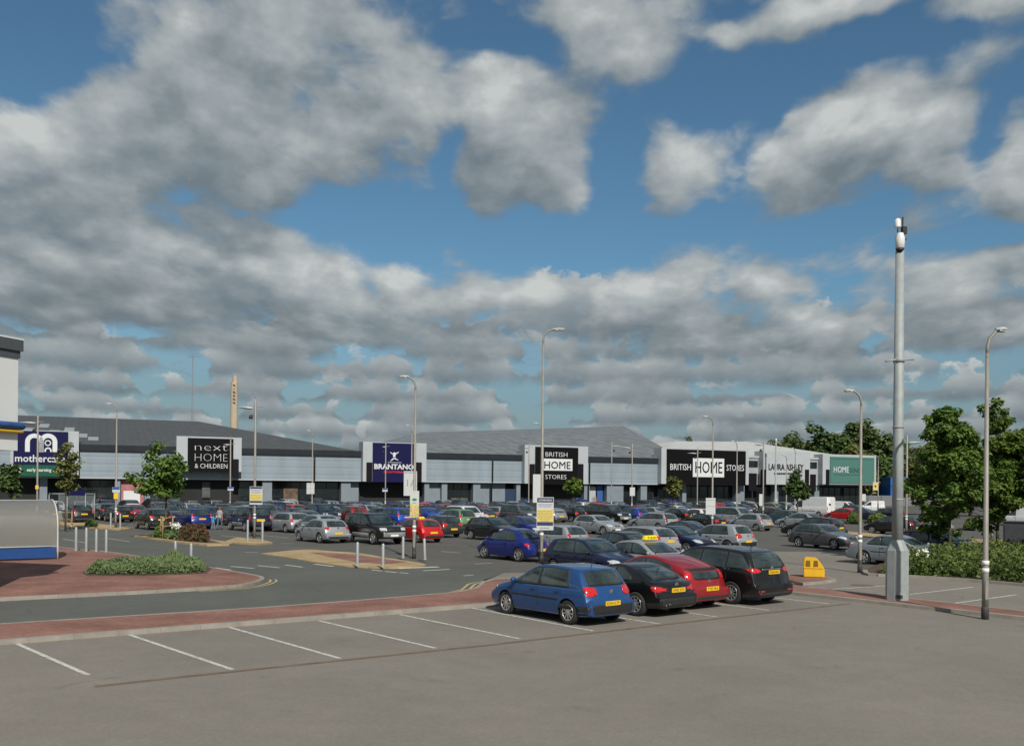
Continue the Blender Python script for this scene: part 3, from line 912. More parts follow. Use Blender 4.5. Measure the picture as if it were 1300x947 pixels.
spec('people_carrier', cat='car', L=4.32, W=1.78, H=1.62, wr=.315, axles=(1.36, -1.33), spokes=6,
     top=[(2.16, .46), (2.14, .66), (2.05, .82), (1.8, .93), (1.45, 1.02), (1.3, 1.06), (.35, 1.54), (0, 1.61), (-.5, 1.625), (-1.3, 1.6), (-1.76, 1.53), (-2.02, 1.06), (-2.1, .92), (-2.14, .7), (-2.16, .5)],
     belt=(.97, 1.04), dlo=(1.3, -1.85), cp=(-1.78, -1.55), pillars=(.72, -.25, -1.15), screen=(1.1, 1.52, .70, .58), rear=(1.08, 1.50, .62, .54),
     heads=[[(.42, .68), (.44, .80), (.62, .86), (.82, .84), (.83, .72), (.66, .66)]], tails=[[(.68, .85), (.66, 1.2), (.82, 1.22), (.85, .85)]], tailside=[[(-2.08, .86), (-2.0, 1.2), (-1.92, 1.2), (-1.98, .88)]],
     plateb=.82, platef=.42, rbadge=.96, handles=(.0, -.98), seams=(1.2, -.2, -1.2),
     panels=[('grille', [([(-.36, .62), (.36, .62), (.4, .74), (-.4, .74)], 'F'), ([(-.6, .3), (.6, .3), (.6, .44), (-.6, .44)], 'F')], 'trim'), ('bumper', [([(-.82, .3), (.82, .3), (.84, .48), (-.84, .48)], 'B')], 'trim')])
spec('off_roader', cat='car', L=4.7, W=1.88, H=1.82, wr=.37, axles=(1.38, -1.38), spokes=6, gc=.14, nose=.1, tail=.06, ww=.24,
     top=[(2.35, .6), (2.34, .86), (2.27, 1.02), (2.0, 1.09), (1.25, 1.15), (1.1, 1.18), (.5, 1.68), (.2, 1.79), (-.3, 1.82), (-1.6, 1.81), (-2.1, 1.74), (-2.25, 1.18), (-2.31, 1.05), (-2.34, .8), (-2.35, .64)],
     belt=(1.08, 1.12), dlo=(1.15, -2.1), cp=(-2.02, -1.95), pillars=(-.05, -1.05), screen=(1.22, 1.68, .74, .64), rear=(1.18, 1.68, .66, .62), roofw=.8, rail=.12,
     heads=[[(.48, .82), (.48, 1.0), (.86, 1.0), (.87, .84)]], tails=[[(.72, .85), (.74, 1.25), (.87, 1.25), (.9, .85)]], tailside=[[(-2.28, .88), (-2.24, 1.22), (-2.12, 1.22), (-2.14, .9)]],
     plateb=.84, platef=.55, handles=(.05, -.95), seams=(1.0, -.05, -1.1),
     panels=[('grille', [([(-.42, .80), (.42, .80), (.44, .98), (-.44, .98)], 'F')], 'trim'), ('lower_cladding', [([(.95, .42), (-.95, .42), (-.95, .66), (.95, .66)], 'L'), ([(.95, .42), (-.95, .42), (-.95, .66), (.95, .66)], 'R')], 'alloy'),
             ('bumper', [([(-.88, .46), (.88, .46), (.9, .74), (-.9, .74)], 'F')], 'alloy'), ('rear_bumper', [([(-.86, .46), (.86, .46), (.88, .7), (-.88, .7)], 'B')], 'trim'),
             ('roof_rail', [([(.2, .6), (-1.9, .6), (-1.9, .56), (.2, .56)], 'T'), ([(.2, -.56), (-1.9, -.56), (-1.9, -.6), (.2, -.6)], 'T')], 'trim')])
spec('crossover', cat='car', L=4.35, W=1.8, H=1.62, wr=.345, axles=(1.33, -1.3), spokes=5, gc=.06, tail=.12,
     top=[(2.17, .5), (2.15, .72), (2.06, .86), (1.8, .96), (1.25, 1.06), (1.1, 1.09), (.35, 1.53), (.05, 1.6), (-.45, 1.62), (-1.15, 1.57), (-1.65, 1.48), (-1.98, 1.12), (-2.08, .98), (-2.15, .75), (-2.17, .52)],
     belt=(1.0, 1.12), dlo=(1.15, -1.7), cp=(-1.45, -1.35), pillars=(-.1, -.98), screen=(1.13, 1.5, .72, .58), rear=(1.16, 1.45, .6, .52),
     heads=[[(.44, .74), (.46, .86), (.62, .9), (.84, .88), (.85, .78), (.66, .72)]], tails=[[(.55, .92), (.56, 1.06), (.86, 1.08), (.88, .9)]], tailside=[[(-2.06, .94), (-2.02, 1.06), (-1.76, 1.1), (-1.84, .98)]],
     plateb=.78, platef=.48, rbadge=1.0, handles=(.0, -.95), seams=(1.05, -.1, -1.1),
     panels=[('grille', [([(-.36, .68), (.36, .68), (.4, .82), (-.4, .82)], 'F'), ([(-.6, .36), (.6, .36), (.6, .52), (-.6, .52)], 'F')], 'trim'), ('bumper', [([(-.86, .34), (.86, .34), (.88, .58), (-.88, .58)], 'B')], 'trim')])
spec('large_people_carrier', cat='car', L=4.77, W=1.9, H=1.66, wr=.345, axles=(1.42, -1.43), spokes=10, ww=.23, tail=.11,
     top=[(2.38, .48), (2.36, .68), (2.26, .84), (1.95, .95), (1.5, 1.05), (1.35, 1.08), (.4, 1.58), (.05, 1.65), (-.5, 1.665), (-1.5, 1.62), (-1.98, 1.53), (-2.24, 1.08), (-2.31, .96), (-2.36, .7), (-2.38, .5)],
     belt=(.98, 1.06), dlo=(1.35, -2.05), cp=(-2.12, -1.62), pillars=(.75, -.2, -1.2), screen=(1.12, 1.55, .74, .6), rear=(1.10, 1.52, .68, .56),
     heads=[[(.44, .70), (.46, .82), (.64, .88), (.88, .86), (.89, .74), (.68, .68)]], tails=[[(.50, 1.0), (.62, 1.09), (.9, 1.11), (.92, .96), (.66, .96)]], tailside=[[(-2.28, .96), (-2.24, 1.1), (-1.84, 1.08), (-2.1, .98)]],
     plateb=.98, platef=.42, handles=(.0, -1.02), seams=(1.2, -.2, -1.25), rbadge=1.1,
     panels=[('bumper', [([(-.9, .28), (.9, .28), (.9, .40), (-.9, .40)], 'B')], 'trim'), ('chrome_strip', [([(-.46, 1.045), (.46, 1.045), (.46, 1.075), (-.46, 1.075)], 'B')], 'chrome'),
             ('window_chrome', [([(1.25, .995), (-1.9, 1.055), (-1.9, 1.08), (1.25, 1.02)], 'L'), ([(-1.9, 1.08), (-1.86, 1.055), (-1.55, 1.47), (-1.6, 1.47)], 'L'), ([(1.25, .995), (-1.9, 1.055), (-1.9, 1.08), (1.25, 1.02)], 'R')], 'chrome'),
             ('reflector', [([(.55, .42), (.82, .42), (.82, .46), (.55, .46)], 'B'), ([(-.82, .42), (-.55, .42), (-.55, .46), (-.82, .46)], 'B')], 'tail'), ('roof_light', [([(-.2, 1.60), (.2, 1.60), (.2, 1.63), (-.2, 1.63)], 'B')], 'tail')])
spec('coupe', cat='car', L=4.04, W=1.78, H=1.35, wr=.325, axles=(1.2, -1.22), spokes=9, ww=.23, nose=.2, tail=.17, plan=3.4, roofw=.68,
     top=[(2.02, .42), (2.0, .58), (1.9, .70), (1.6, .80), (1.0, .91), (.86, .94), (.15, 1.26), (-.15, 1.33), (-.45, 1.35), (-.85, 1.30), (-1.35, 1.11), (-1.62, .97), (-1.85, .92), (-1.97, .84), (-2.0, .62), (-2.02, .46)],
     belt=(.86, .93), dlo=(.9, -1.0), cp=(-1.25, -.62), pillars=(-.35,), screen=(.98, 1.25, .68, .52), rear=(.99, 1.24, .5, .42), rail=.085,
     heads=[[(.42, .58), (.44, .70), (.62, .74), (.80, .72), (.82, .62), (.66, .56)]], tails=[[(.50, .70), (.52, .80), (.72, .83), (.85, .82), (.86, .70), (.66, .67)]], tailside=[[(-1.96, .70), (-1.93, .82), (-1.70, .82), (-1.76, .70)]],
     plateb=.72, platef=.38, rbadge=.86, handles=(-.3,), seams=(.85, -.45),
     panels=[('bumper', [([(-.8, .3), (.8, .3), (.82, .52), (-.82, .52)], 'B')], 'trim'), ('exhaust', [([(.42, .30), (.52, .30), (.52, .37), (.42, .37)], 'B'), ([(.30, .30), (.40, .30), (.40, .37), (.30, .37)], 'B')], 'chrome')])
spec('fastback', cat='car', L=4.27, W=1.78, H=1.46, wr=.315, axles=(1.3, -1.31), spokes=6, tail=.13,
     top=[(2.13, .44), (2.11, .6), (2.0, .75), (1.7, .85), (1.3, .95), (1.15, .99), (.35, 1.36), (0, 1.45), (-.4, 1.465), (-.9, 1.40), (-1.4, 1.26), (-1.78, 1.12), (-1.93, 1.04), (-2.03, .78), (-2.1, .6), (-2.13, .46)],
     belt=(.90, 1.0), dlo=(1.15, -1.42), cp=(-1.45, -1.1), pillars=(-.2,), screen=(1.0, 1.38, .70, .56), rear=(.86, 1.06, .52, .56), rail=.10,
     heads=HEAD, tails=[[(.62, .85), (.60, 1.08), (.72, 1.1), (.84, 1.0), (.86, .82)]], tailside=[[(-2.0, .84), (-1.94, 1.0), (-1.86, 1.08), (-1.88, .9)]],
     plateb=.60, platef=.42, rbadge=.80, handles=(-.15,), seams=(1.05, -.3), aerx=.1,
     panels=[('bumper', [([(-.8, .28), (.8, .28), (.84, .40), (-.84, .40)], 'B')], 'trim'), ('spoiler', [([(-.62, 1.09), (.62, 1.09), (.60, 1.15), (-.60, 1.15)], 'B')], 'trim')])
spec('rounded_hatchback', cat='car', L=4.08, W=1.74, H=1.50, wr=.32, axles=(1.26, -1.25), spokes=5, nose=.24, tail=.24, plan=3.0, fender=(1.26, -1.25), roofw=.66,
     top=[(2.04, .44), (2.0, .60), (1.88, .74), (1.6, .87), (1.2, .96), (1.08, .99), (.5, 1.32), (.1, 1.47), (-.25, 1.50), (-.7, 1.44), (-1.15, 1.26), (-1.5, 1.02), (-1.7, .94), (-1.9, .76), (-2.01, .58), (-2.04, .44)],
     belt=(.92, .94), dlo=(1.1, -1.1), cp=(-1.12, -.7), pillars=(-.3,), screen=(1.02, 1.42, .66, .5), rear=(1.06, 1.36, .5, .44), rail=.1,
     heads=[[(.5, .62), (.5, .78), (.66, .82), (.74, .72), (.66, .62)]], tails=[[(.54, .72), (.54, .84), (.66, .86), (.74, .78), (.66, .70)]],
     plateb=.56, platef=.40, rbadge=.84, handles=(-.3,), seams=(1.0, -.4),
     panels=[('bumper', [([(-.74, .34), (.74, .34), (.74, .42), (-.74, .42)], 'B')], 'trim')])
spec('compact_hatchback', cat='car', L=4.24, W=1.75, H=1.43, wr=.316, axles=(1.4, -1.26), spokes=5,
     top=[(2.12, .44), (2.1, .6), (2.02, .74), (1.7, .84), (.95, .96), (.8, 1.0), (.15, 1.36), (-.15, 1.42), (-.6, 1.43), (-1.2, 1.40), (-1.65, 1.33), (-1.95, 1.0), (-2.04, .88), (-2.1, .7), (-2.12, .5)],
     belt=(.90, .97), dlo=(.82, -1.7), cp=(-1.55, -1.35), pillars=(-.3, -1.15), screen=(1.03, 1.33, .68, .56), rear=(1.0, 1.31, .6, .52),
     heads=HEAD, tails=[[(.55, .84), (.55, .98), (.85, .98), (.85, .8)]], tailside=[[(-2.02, .84), (-2.0, .98), (-1.82, .97), (-1.86, .86)]],
     plateb=.6, platef=.40, rbadge=.9, handles=(-.15, -1.05), seams=(.8, -.3, -1.2),
     panels=[('grille', [([(.03, .60), (.24, .60), (.26, .72), (.03, .72)], 'F'), ([(-.24, .60), (-.03, .60), (-.03, .72), (-.26, .72)], 'F'), ([(-.6, .3), (.6, .3), (.6, .42), (-.6, .42)], 'F')], 'well'), ('bumper', [([(-.8, .3), (.8, .3), (.82, .42), (-.82, .42)], 'B')], 'trim')])
spec('coupe_cabriolet', cat='car', L=4.35, W=1.76, H=1.40, wr=.315, axles=(1.32, -1.24), spokes=7, tail=.12,
     top=[(2.17, .44), (2.15, .58), (2.05, .70), (1.75, .80), (1.35, .90), (1.2, .94), (.3, 1.32), (0, 1.39), (-.4, 1.40), (-.85, 1.33), (-1.3, 1.06), (-1.42, 1.0), (-1.9, .98), (-2.08, .92), (-2.15, .7), (-2.17, .5)],
     belt=(.87, .95), dlo=(1.2, -1.05), cp=(-1.15, -.7), pillars=(-.4,), screen=(.97, 1.3, .70, .56), rear=(1.04, 1.28, .58, .5), rail=.09,
     heads=HEAD, tails=[[(.5, .74), (.5, .88), (.84, .9), (.85, .72)]], tailside=[[(-2.1, .74), (-2.06, .88), (-1.9, .88), (-1.96, .76)]],
     plateb=.55, platef=.40, handles=(-.3,), seams=(1.1, -.45),
     panels=[('side_moulding', [([(1.0, .58), (-.9, .60), (-.9, .64), (1.0, .62)], 'L'), ([(1.0, .58), (-.9, .60), (-.9, .64), (1.0, .62)], 'R')], 'trim'), ('bumper', [([(-.8, .3), (.8, .3), (.82, .42), (-.82, .42)], 'B')], 'trim')])
spec('panel_van', cat='van', L=5.9, W=1.98, H=2.6, wr=.36, axles=(1.9, -1.65), spokes=6, cover=True, gc=.1, nose=.12, tail=.02, plan=6, roofw=.90, curve=.1, ww=.22,
     top=[(2.95, .6), (2.93, .9), (2.8, 1.15), (2.4, 1.3), (2.2, 1.4), (1.6, 2.25), (1.3, 2.45), (.8, 2.58), (.2, 2.6), (-2.6, 2.6), (-2.88, 2.55), (-2.93, 2.3), (-2.94, 1.0), (-2.95, .62)],
     belt=(1.22, 1.26), dlo=(2.2, .75), cp=(.8, .8), pillars=(), screen=(1.45, 2.25, .80, .72), rear=None, rail=.42,
     heads=[[(.5, .9), (.52, 1.15), (.8, 1.2), (.86, .95)]], tails=[[(.84, .9), (.84, 1.35), (.93, 1.35), (.94, .9)]],
     plateb=.8, platef=.55, handles=(.85,), seams=(.75, -.5, 2.0), aerial=False,
     panels=[('grille', [([(-.4, .8), (.4, .8), (.42, 1.05), (-.42, 1.05)], 'F')], 'trim'), ('side_moulding', [([(1.4, .74), (-1.2, .74), (-1.2, .82), (1.4, .82)], 'L'), ([(1.4, .74), (-1.2, .74), (-1.2, .82), (1.4, .82)], 'R')], 'trim'),
             ('door_window', [([(.2, 1.5), (.62, 1.5), (.62, 1.75), (.2, 1.75)], 'B')], 'glass'), ('bumper', [([(-.9, .42), (.9, .42), (.92, .62), (-.92, .62)], 'B')], 'trim')])
spec('small_van', cat='van', L=4.2, W=1.72, H=1.84, wr=.31, axles=(1.28, -1.32), spokes=6, cover=True, gc=.04, nose=.14, tail=.04, plan=5, roofw=.86,
     top=[(2.1, .5), (2.08, .72), (1.98, .88), (1.7, .98), (1.4, 1.06), (1.25, 1.1), (.5, 1.66), (.2, 1.78), (-.2, 1.83), (-1.8, 1.84), (-2.02, 1.78), (-2.07, 1.1), (-2.09, .8), (-2.1, .54)],
     belt=(1.04, 1.06), dlo=(1.25, .05), cp=(.06, .06), pillars=(), screen=(1.14, 1.64, .7, .62), rear=None, rail=.2,
     heads=HEAD, tails=[[(.72, .85), (.72, 1.2), (.83, 1.2), (.84, .85)]],
     plateb=.75, platef=.45, handles=(.15,), seams=(.05, 1.1), aerial=False,
     panels=[('grille', [([(-.38, .6), (.38, .6), (.4, .76), (-.4, .76)], 'F')], 'trim'), ('door_window', [([(-.6, 1.2), (.6, 1.2), (.56, 1.6), (-.56, 1.6)], 'B')], 'glass'), ('bumper', [([(-.8, .34), (.8, .34), (.82, .54), (-.82, .54)], 'B')], 'trim')])

def join_tree(root, name):
    """one mesh out of a car and its parts, for copies too far off to show them"""
    bpy.context.view_layer.update()
    bm = bmesh.new(); mats = []
    def add(o):
        if o.type == 'MESH':
            t = bmesh.new(); t.from_mesh(o.data); t.transform(o.matrix_world)
            idx = []
            for m_ in o.data.materials:
                if m_ not in mats: mats.append(m_)
                idx.append(mats.index(m_))
            for f in t.faces: f.material_index = idx[min(f.material_index, len(idx) - 1)]
            me = bpy.data.meshes.new('t'); t.to_mesh(me); t.free()
            bm.from_mesh(me); bpy.data.meshes.remove(me)
        for c in o.children: add(c)
    add(root)
    me = bpy.data.meshes.new(name); bm.to_mesh(me); bm.free()
    for m_ in mats: me.materials.append(m_)
    for p in me.polygons: p.use_smooth = True
    me.set_sharp_from_angle(angle=radians(42))
    def kill(o):
        for c in list(o.children): kill(c)
        bpy.data.objects.remove(o)
    kill(root)
    return me
# ------------------------------------------------------------------ ground, kerbs, paving, markings
def tarmac(name, col, stain=.25, fine=.10, warm=None, crack=0.0):
    m, nt, b = nodes_of(name)
    g = N(nt, 'ShaderNodeNewGeometry')
    def noise_(sc, det=4, rough=.6, dist=0):
        n = N(nt, 'ShaderNodeTexNoise'); n.inputs['Scale'].default_value = sc; n.inputs['Detail'].default_value = det
        n.inputs['Roughness'].default_value = rough; n.inputs['Distortion'].default_value = dist
        L(nt, g.outputs['Position'], n.inputs['Vector']); return n.outputs['Fac']
    def rng(v, a, b_, lo, hi):
        r = N(nt, 'ShaderNodeMapRange'); r.inputs['From Min'].default_value = a; r.inputs['From Max'].default_value = b_
        r.inputs['To Min'].default_value = lo; r.inputs['To Max'].default_value = hi; L(nt, v, r.inputs['Value']); return r.outputs[0]
    def mul(a, b_):
        n = N(nt, 'ShaderNodeMath', operation='MULTIPLY'); L(nt, a, n.inputs[0]); L(nt, b_, n.inputs[1]); return n.outputs[0]
    v = rng(noise_(.22, 5, .6, .3), .3, .7, 1 - stain * .55, 1 + stain * .35)
    v = mul(v, rng(noise_(1.7, 5, .65), .3, .7, 1 - stain * .3, 1 + stain * .25))
    v = mul(v, rng(noise_(45, 2, .5), .3, .7, 1 - fine, 1 + fine))
    v = mul(v, rng(noise_(12, 4, .75), .3, .7, 1 - fine * 1.1, 1 + fine * 1.1))
    # oil drips and tyre rub: sparse dark patches with an outline of their own
    v = mul(v, rng(noise_(.8, 4, .6, .8), .64, .74, 1.0, .78))
    sc = N(nt, 'ShaderNodeVectorMath', operation='SCALE'); sc.inputs[0].default_value = col; L(nt, v, sc.inputs['Scale'])
    L(nt, sc.outputs[0], b.inputs['Base Color'])
    b.inputs['Roughness'].default_value = .92; b.inputs['Specular IOR Level'].default_value = .22
    bp = N(nt, 'ShaderNodeBump'); bp.inputs['Strength'].default_value = .25; bp.inputs['Distance'].default_value = .01
    L(nt, noise_(70, 2), bp.inputs['Height']); L(nt, bp.outputs['Normal'], b.inputs['Normal'])
    MATS[name] = m
    return m

def pavers(name, c1, c2, joint, ang=0.0, size=(.2, .1)):
    m, nt, b = nodes_of(name)
    g = N(nt, 'ShaderNodeNewGeometry'); mp = N(nt, 'ShaderNodeMapping'); mp.inputs['Rotation'].default_value = (0, 0, ang)
    L(nt, g.outputs['Position'], mp.inputs['Vector'])
    br = N(nt, 'ShaderNodeTexBrick'); br.inputs['Scale'].default_value = 1.0
    br.inputs['Brick Width'].default_value = size[0]; br.inputs['Row Height'].default_value = size[1]; br.inputs['Mortar Size'].default_value = .006
    br.inputs['Color1'].default_value = (*c1, 1); br.inputs['Color2'].default_value = (*c2, 1); br.inputs['Mortar'].default_value = (*joint, 1)
    L(nt, mp.outputs[0], br.inputs['Vector'])
    n1 = N(nt, 'ShaderNodeTexNoise'); n1.inputs['Scale'].default_value = .7; n1.inputs['Detail'].default_value = 6; L(nt, g.outputs['Position'], n1.inputs['Vector'])
    r = N(nt, 'ShaderNodeMapRange'); r.inputs['From Min'].default_value = .3; r.inputs['From Max'].default_value = .7; r.inputs['To Min'].default_value = .72; r.inputs['To Max'].default_value = 1.2
    L(nt, n1.outputs['Fac'], r.inputs['Value'])
    sc = N(nt, 'ShaderNodeVectorMath', operation='SCALE'); L(nt, br.outputs['Color'], sc.inputs[0]); L(nt, r.outputs[0], sc.inputs['Scale'])
    L(nt, sc.outputs[0], b.inputs['Base Color']); b.inputs['Roughness'].default_value = .9; b.inputs['Specular IOR Level'].default_value = .25
    MATS[name] = m
    return m

def worn_paint(name, col):
    m, nt, b = nodes_of(name)
    g = N(nt, 'ShaderNodeNewGeometry'); n = N(nt, 'ShaderNodeTexNoise'); n.inputs['Scale'].default_value = 9; n.inputs['Detail'].default_value = 6; n.inputs['Roughness'].default_value = .7
    L(nt, g.outputs['Position'], n.inputs['Vector'])
    r = N(nt, 'ShaderNodeMapRange'); r.inputs['From Min'].default_value = .46; r.inputs['From Max'].default_value = .68; L(nt, n.outputs['Fac'], r.inputs['Value'])
    mx = N(nt, 'ShaderNodeMix', data_type='RGBA'); mx.inputs['A'].default_value = (*col, 1); mx.inputs['B'].default_value = (.2, .19, .175, 1); L(nt, r.outputs[0], mx.inputs['Factor'])
    L(nt, mx.outputs['Result'], b.inputs['Base Color']); b.inputs['Roughness'].default_value = .8
    MATS[name] = m
    return m

ROAD = tarmac('road_asphalt', (.108, .112, .103), .22)
LOT = tarmac('lot_asphalt', (.208, .189, .166), .22)
PARK = tarmac('park_asphalt', (.108, .105, .097), .26)
BRICK = pavers('red_pavers', (.285, .142, .112), (.23, .112, .09), (.14, .10, .08), radians(36))
BUFF = pavers('buff_pavers', (.42, .31, .17), (.36, .265, .15), (.2, .15, .1), radians(12), (.4, .4))
KERB = mat('kerb_concrete', (.27, .25, .215), rough=.9, var=.22, scale=2.2, world=True, bump=.2)
WHITE_LINE = worn_paint('white_line', (.55, .55, .51))
YELLOW_LINE = worn_paint('yellow_line', (.55, .42, .16))
SOIL = mat('soil', (.075, .05, .035), rough=1, var=.4, scale=5, world=True)
RUST = mat('rusted_channel', (.15, .108, .07), rough=.85, var=.3, scale=3, world=True)
K = Vector((.8195, .5731)); Kn = Vector((-.5731, .8195))      # along the bays of the near row, and away from the camera
BAY = Vector((.636, -.7717))                                    # down the bay lines, towards the camera

def pts(seq, z=0.0): return [tuple(G(x, y, z)[:2]) for x, y in seq]
def structure(name, bm, m):
    o = link_bm(name, bm, m); o['kind'] = 'structure'; return o

def build_ground():
    bm = bmesh.new(); sheet(bm, [(-2500, -150), (2500, -150), (2500, 4000), (-2500, 4000)], 0)
    structure('ground', bm, PARK)
    # access road in front of the island, darker asphalt
    bm = bmesh.new()
    rd = pts([(-260, 775), (0, 768), (150, 755), (300, 742), (345, 736), (335, 728), (290, 722), (200, 707), (105, 697), (0, 686), (-120, 676), (-120, 660), (60, 668), (170, 673), (230, 690), (300, 697), (330, 703), (400, 714), (450, 720), (540, 720), (600, 722), (640, 727), (606, 741), (585, 752), (360, 770), (0, 793), (-260, 812)])
    sheet(bm, rd, .004); structure('access_road', bm, ROAD)
    # near car park
    kerb0 = Vector(G(165, 806)[:2]); a = kerb0 - K * 26
    rs0, rs1 = Vector(G(1003, 755)[:2]), Vector(G(1300, 788)[:2]); rd_ = (rs1 - rs0).normalized()
    # corner where the two kerbs meet
    den = K.x * rd_.y - K.y * rd_.x
    t = ((rs0.x - kerb0.x) * rd_.y - (rs0.y - kerb0.y) * rd_.x) / den
    corner = kerb0 + K * t
    far_r = rs0 + rd_ * 40
    bm = bmesh.new(); sheet(bm, [tuple(a), tuple(corner), tuple(far_r), (40, -60), (-60, -60)], .004); structure('near_car_park', bm, LOT)
    # second lot on the right, and the pale apron behind the near strip
    bm = bmesh.new()
    sheet(bm, pts([(1003, 744), (1300, 777), (1600, 812), (1700, 770), (1300, 742), (1150, 731), (1095, 724), (1075, 700), (980, 700), (960, 722), (640, 727), (610, 738), (640, 734)][:10] + [(960, 725), (800, 727), (640, 727), (612, 737), (660, 733)]), .004)
    structure('side_car_park', bm, LOT)
    # brick strips
    far = pts([(-300, 809), (0, 791), (360, 768.4), (560, 752.6), (585, 749.5), (603, 745.5), (609, 741), (615, 737.5), (640, 733.8), (700, 733.5), (1003, 742), (1300, 775), (1600, 808)], .1)
    near = [tuple(a + K * 3), tuple(corner), tuple(rs0 + rd_ * 30)]
    poly = far + near[::-1]
    bm = bmesh.new(); prism(bm, poly, 0.0, .10); structure('brick_pavement', bm, BRICK)
    def kerb(line, w=.13, h=.106, side=1):
        ln = offset_line(line, side * (w / 2 - .006))
        b_ = bmesh.new()
        # individual kerb stones with a hair joint
        acc = []
        for p, q in zip(ln, ln[1:]):
            d = q - p; n = max(1, round(d.length / .92))
            for i in range(n):
                u, v = p + d * (i / n), p + d * ((i + 1) / n)
                e = (v - u).normalized() * .004; nn = Vector((-e.y, e.x)).normalized() * w / 2
                prism(b_, [tuple(u + e - nn), tuple(v - e - nn), tuple(v - e + nn), tuple(u + e + nn)], 0, h)
        return structure('kerb', b_, KERB)
    kerb([near[0], near[1], near[2]], w=.2, side=1)
    kerb(smooth_line(far[1:10], 3), side=-1, h=.104)
    kerb(far[10:], side=-1, h=.104)
    # left island
    front = smooth_line(pts([(-200, 770), (0, 758.7), (97, 754), (200, 749), (288, 743.5), (318, 740), (333, 735.8), (335, 733), (327, 730), (288, 723), (194, 708), (138, 700), (105, 697), (0, 687), (-150, 675)], .1), 4)
    poly = [tuple(v) for v in front]
    bm = bmesh.new(); prism(bm, poly, 0, .10); structure('brick_island', bm, BRICK)
    kerb(front, side=1, w=.15)
    # planting bed on it
    bed = pts([(112, 731), (180, 731), (262, 728), (268, 722), (255, 713), (190, 714), (118, 720), (104, 727)], .1)
    bm = bmesh.new(); prism(bm, bed, .05, .115); structure('planting_bed', bm, SOIL)
    # refuge with bollards: buff slabs around a red centre
    isl = smooth_line(pts([(331, 702.3), (387, 697.3), (422, 699.6), (457, 702), (492, 708), (524, 712.8), (541, 717), (521, 719.8), (486, 720.7), (451, 719), (428, 717), (398, 712.8), (363, 707), (331, 702.3)], .04), 3)
    bm = bmesh.new(); prism(bm, [tuple(v) for v in isl[:-1]], 0, .045); structure('traffic_island', bm, BUFF)
    bm = bmesh.new(); prism(bm, pts([(393, 701), (425, 702), (457, 704.5), (490, 709.5), (518, 713), (486, 716), (455, 713.5), (425, 708)], .05), .02, .052); structure('traffic_island_paving', bm, BRICK)
    # planted islands of the middle car park
    for nm, seq in (('planted_island', [(169, 679.4), (190, 682.5), (208, 685), (235, 688.6), (263, 691), (291, 690.5), (298, 688.5), (263, 684), (230, 679), (200, 677)]),
                    ('planted_island', [(60, 664), (100, 668), (152, 672), (166, 670.5), (150, 667), (100, 662), (60, 658)]),
                    ('planted_island', [(285, 687), (330, 690), (346, 688), (330, 684), (300, 682)])):
        bm = bmesh.new(); prism(bm, pts(seq, .1), 0, .1); structure(nm, bm, BUFF)
        if seq[0][0] == 169:
            bm = bmesh.new(); prism(bm, pts([(186, 681.5), (208, 683.5), (235, 687), (263, 689), (280, 689), (262, 684.5), (230, 680), (202, 678.5)], .11), .05, .118); structure('planting_bed', bm, SOIL)
    # island with the grit bin
    bi = pts([(985, 729), (1021, 729.5), (1050, 732), (1062, 735), (1046, 737.5), (1010, 740.5), (985, 737)], .1)
    bm = bmesh.new(); prism(bm, bi, 0, .1); structure('brick_island', bm, BRICK); kerb(bi + bi[:1], side=1 if sum(p[0] * q[1] - q[0] * p[1] for p, q in zip(bi, bi[1:] + bi[:1])) > 0 else -1, h=.103)
    # hedge bed on the right
    hb = pts([(1096, 723), (1101, 727.5), (1153, 730), (1230, 735), (1300, 741), (1450, 753), (1450, 706), (1300, 700), (1200, 703), (1120, 714)], .1)
    hk = [tuple(v) for v in smooth_line(hb[:6], 3)]
    bm = bmesh.new(); prism(bm, hk + hb[6:], 0, .09); structure('hedge_bed', bm, SOIL)
    kerb(hk, side=1, w=.18)
    # long verge across the right-hand road
    vg = pts([(1072, 674), (1100, 676), (1133, 679.5), (1240, 684), (1330, 686), (1330, 690), (1240, 688), (1133, 683), (1096, 680), (1072, 677)], .1)
    bm = bmesh.new(); prism(bm, vg, 0, .1); structure('verge', bm, BUFF)
    # bay lines of the near row
    A = [(20, 816.5), (165, 806), (290, 796), (405, 788), (507, 780), (600, 772)]; B = [(112, 857), (295, 850), (432, 836), (553, 823), (660, 811), (753, 801)]
    bm = bmesh.new(); bmr = bm
    lines = [(Vector(G(*p)[:2]), Vector(G(*q)[:2])) for p, q in zip(A, B)]
    for e in ((837.5, 792), (910, 783), (976.4, 774.7), (1052, 766.5)):
        q = Vector(G(*e)[:2]); lines.append((q - BAY * 5.0, q))
    d0 = lines[0][0] - lines[1][0]
    for k in range(1, 6): lines.append((lines[1][0] + d0 * (k + 1), lines[1][1] + d0 * (k + 1)))
    for p, q in lines: ribbon(bm, [tuple(p), tuple(q)], .10, .009)
    # bays of the side lot
    for p, q in (((1050, 748.5), (1112, 744.5)), ((1155, 754.5), (1190, 750.5)), ((1210, 766), (1276, 757))):
        p, q = Vector(G(*p)[:2]), Vector(G(*q)[:2]); ribbon(bm, [tuple(p), tuple(p + (q - p).normalized() * 4.2)], .10, .009)
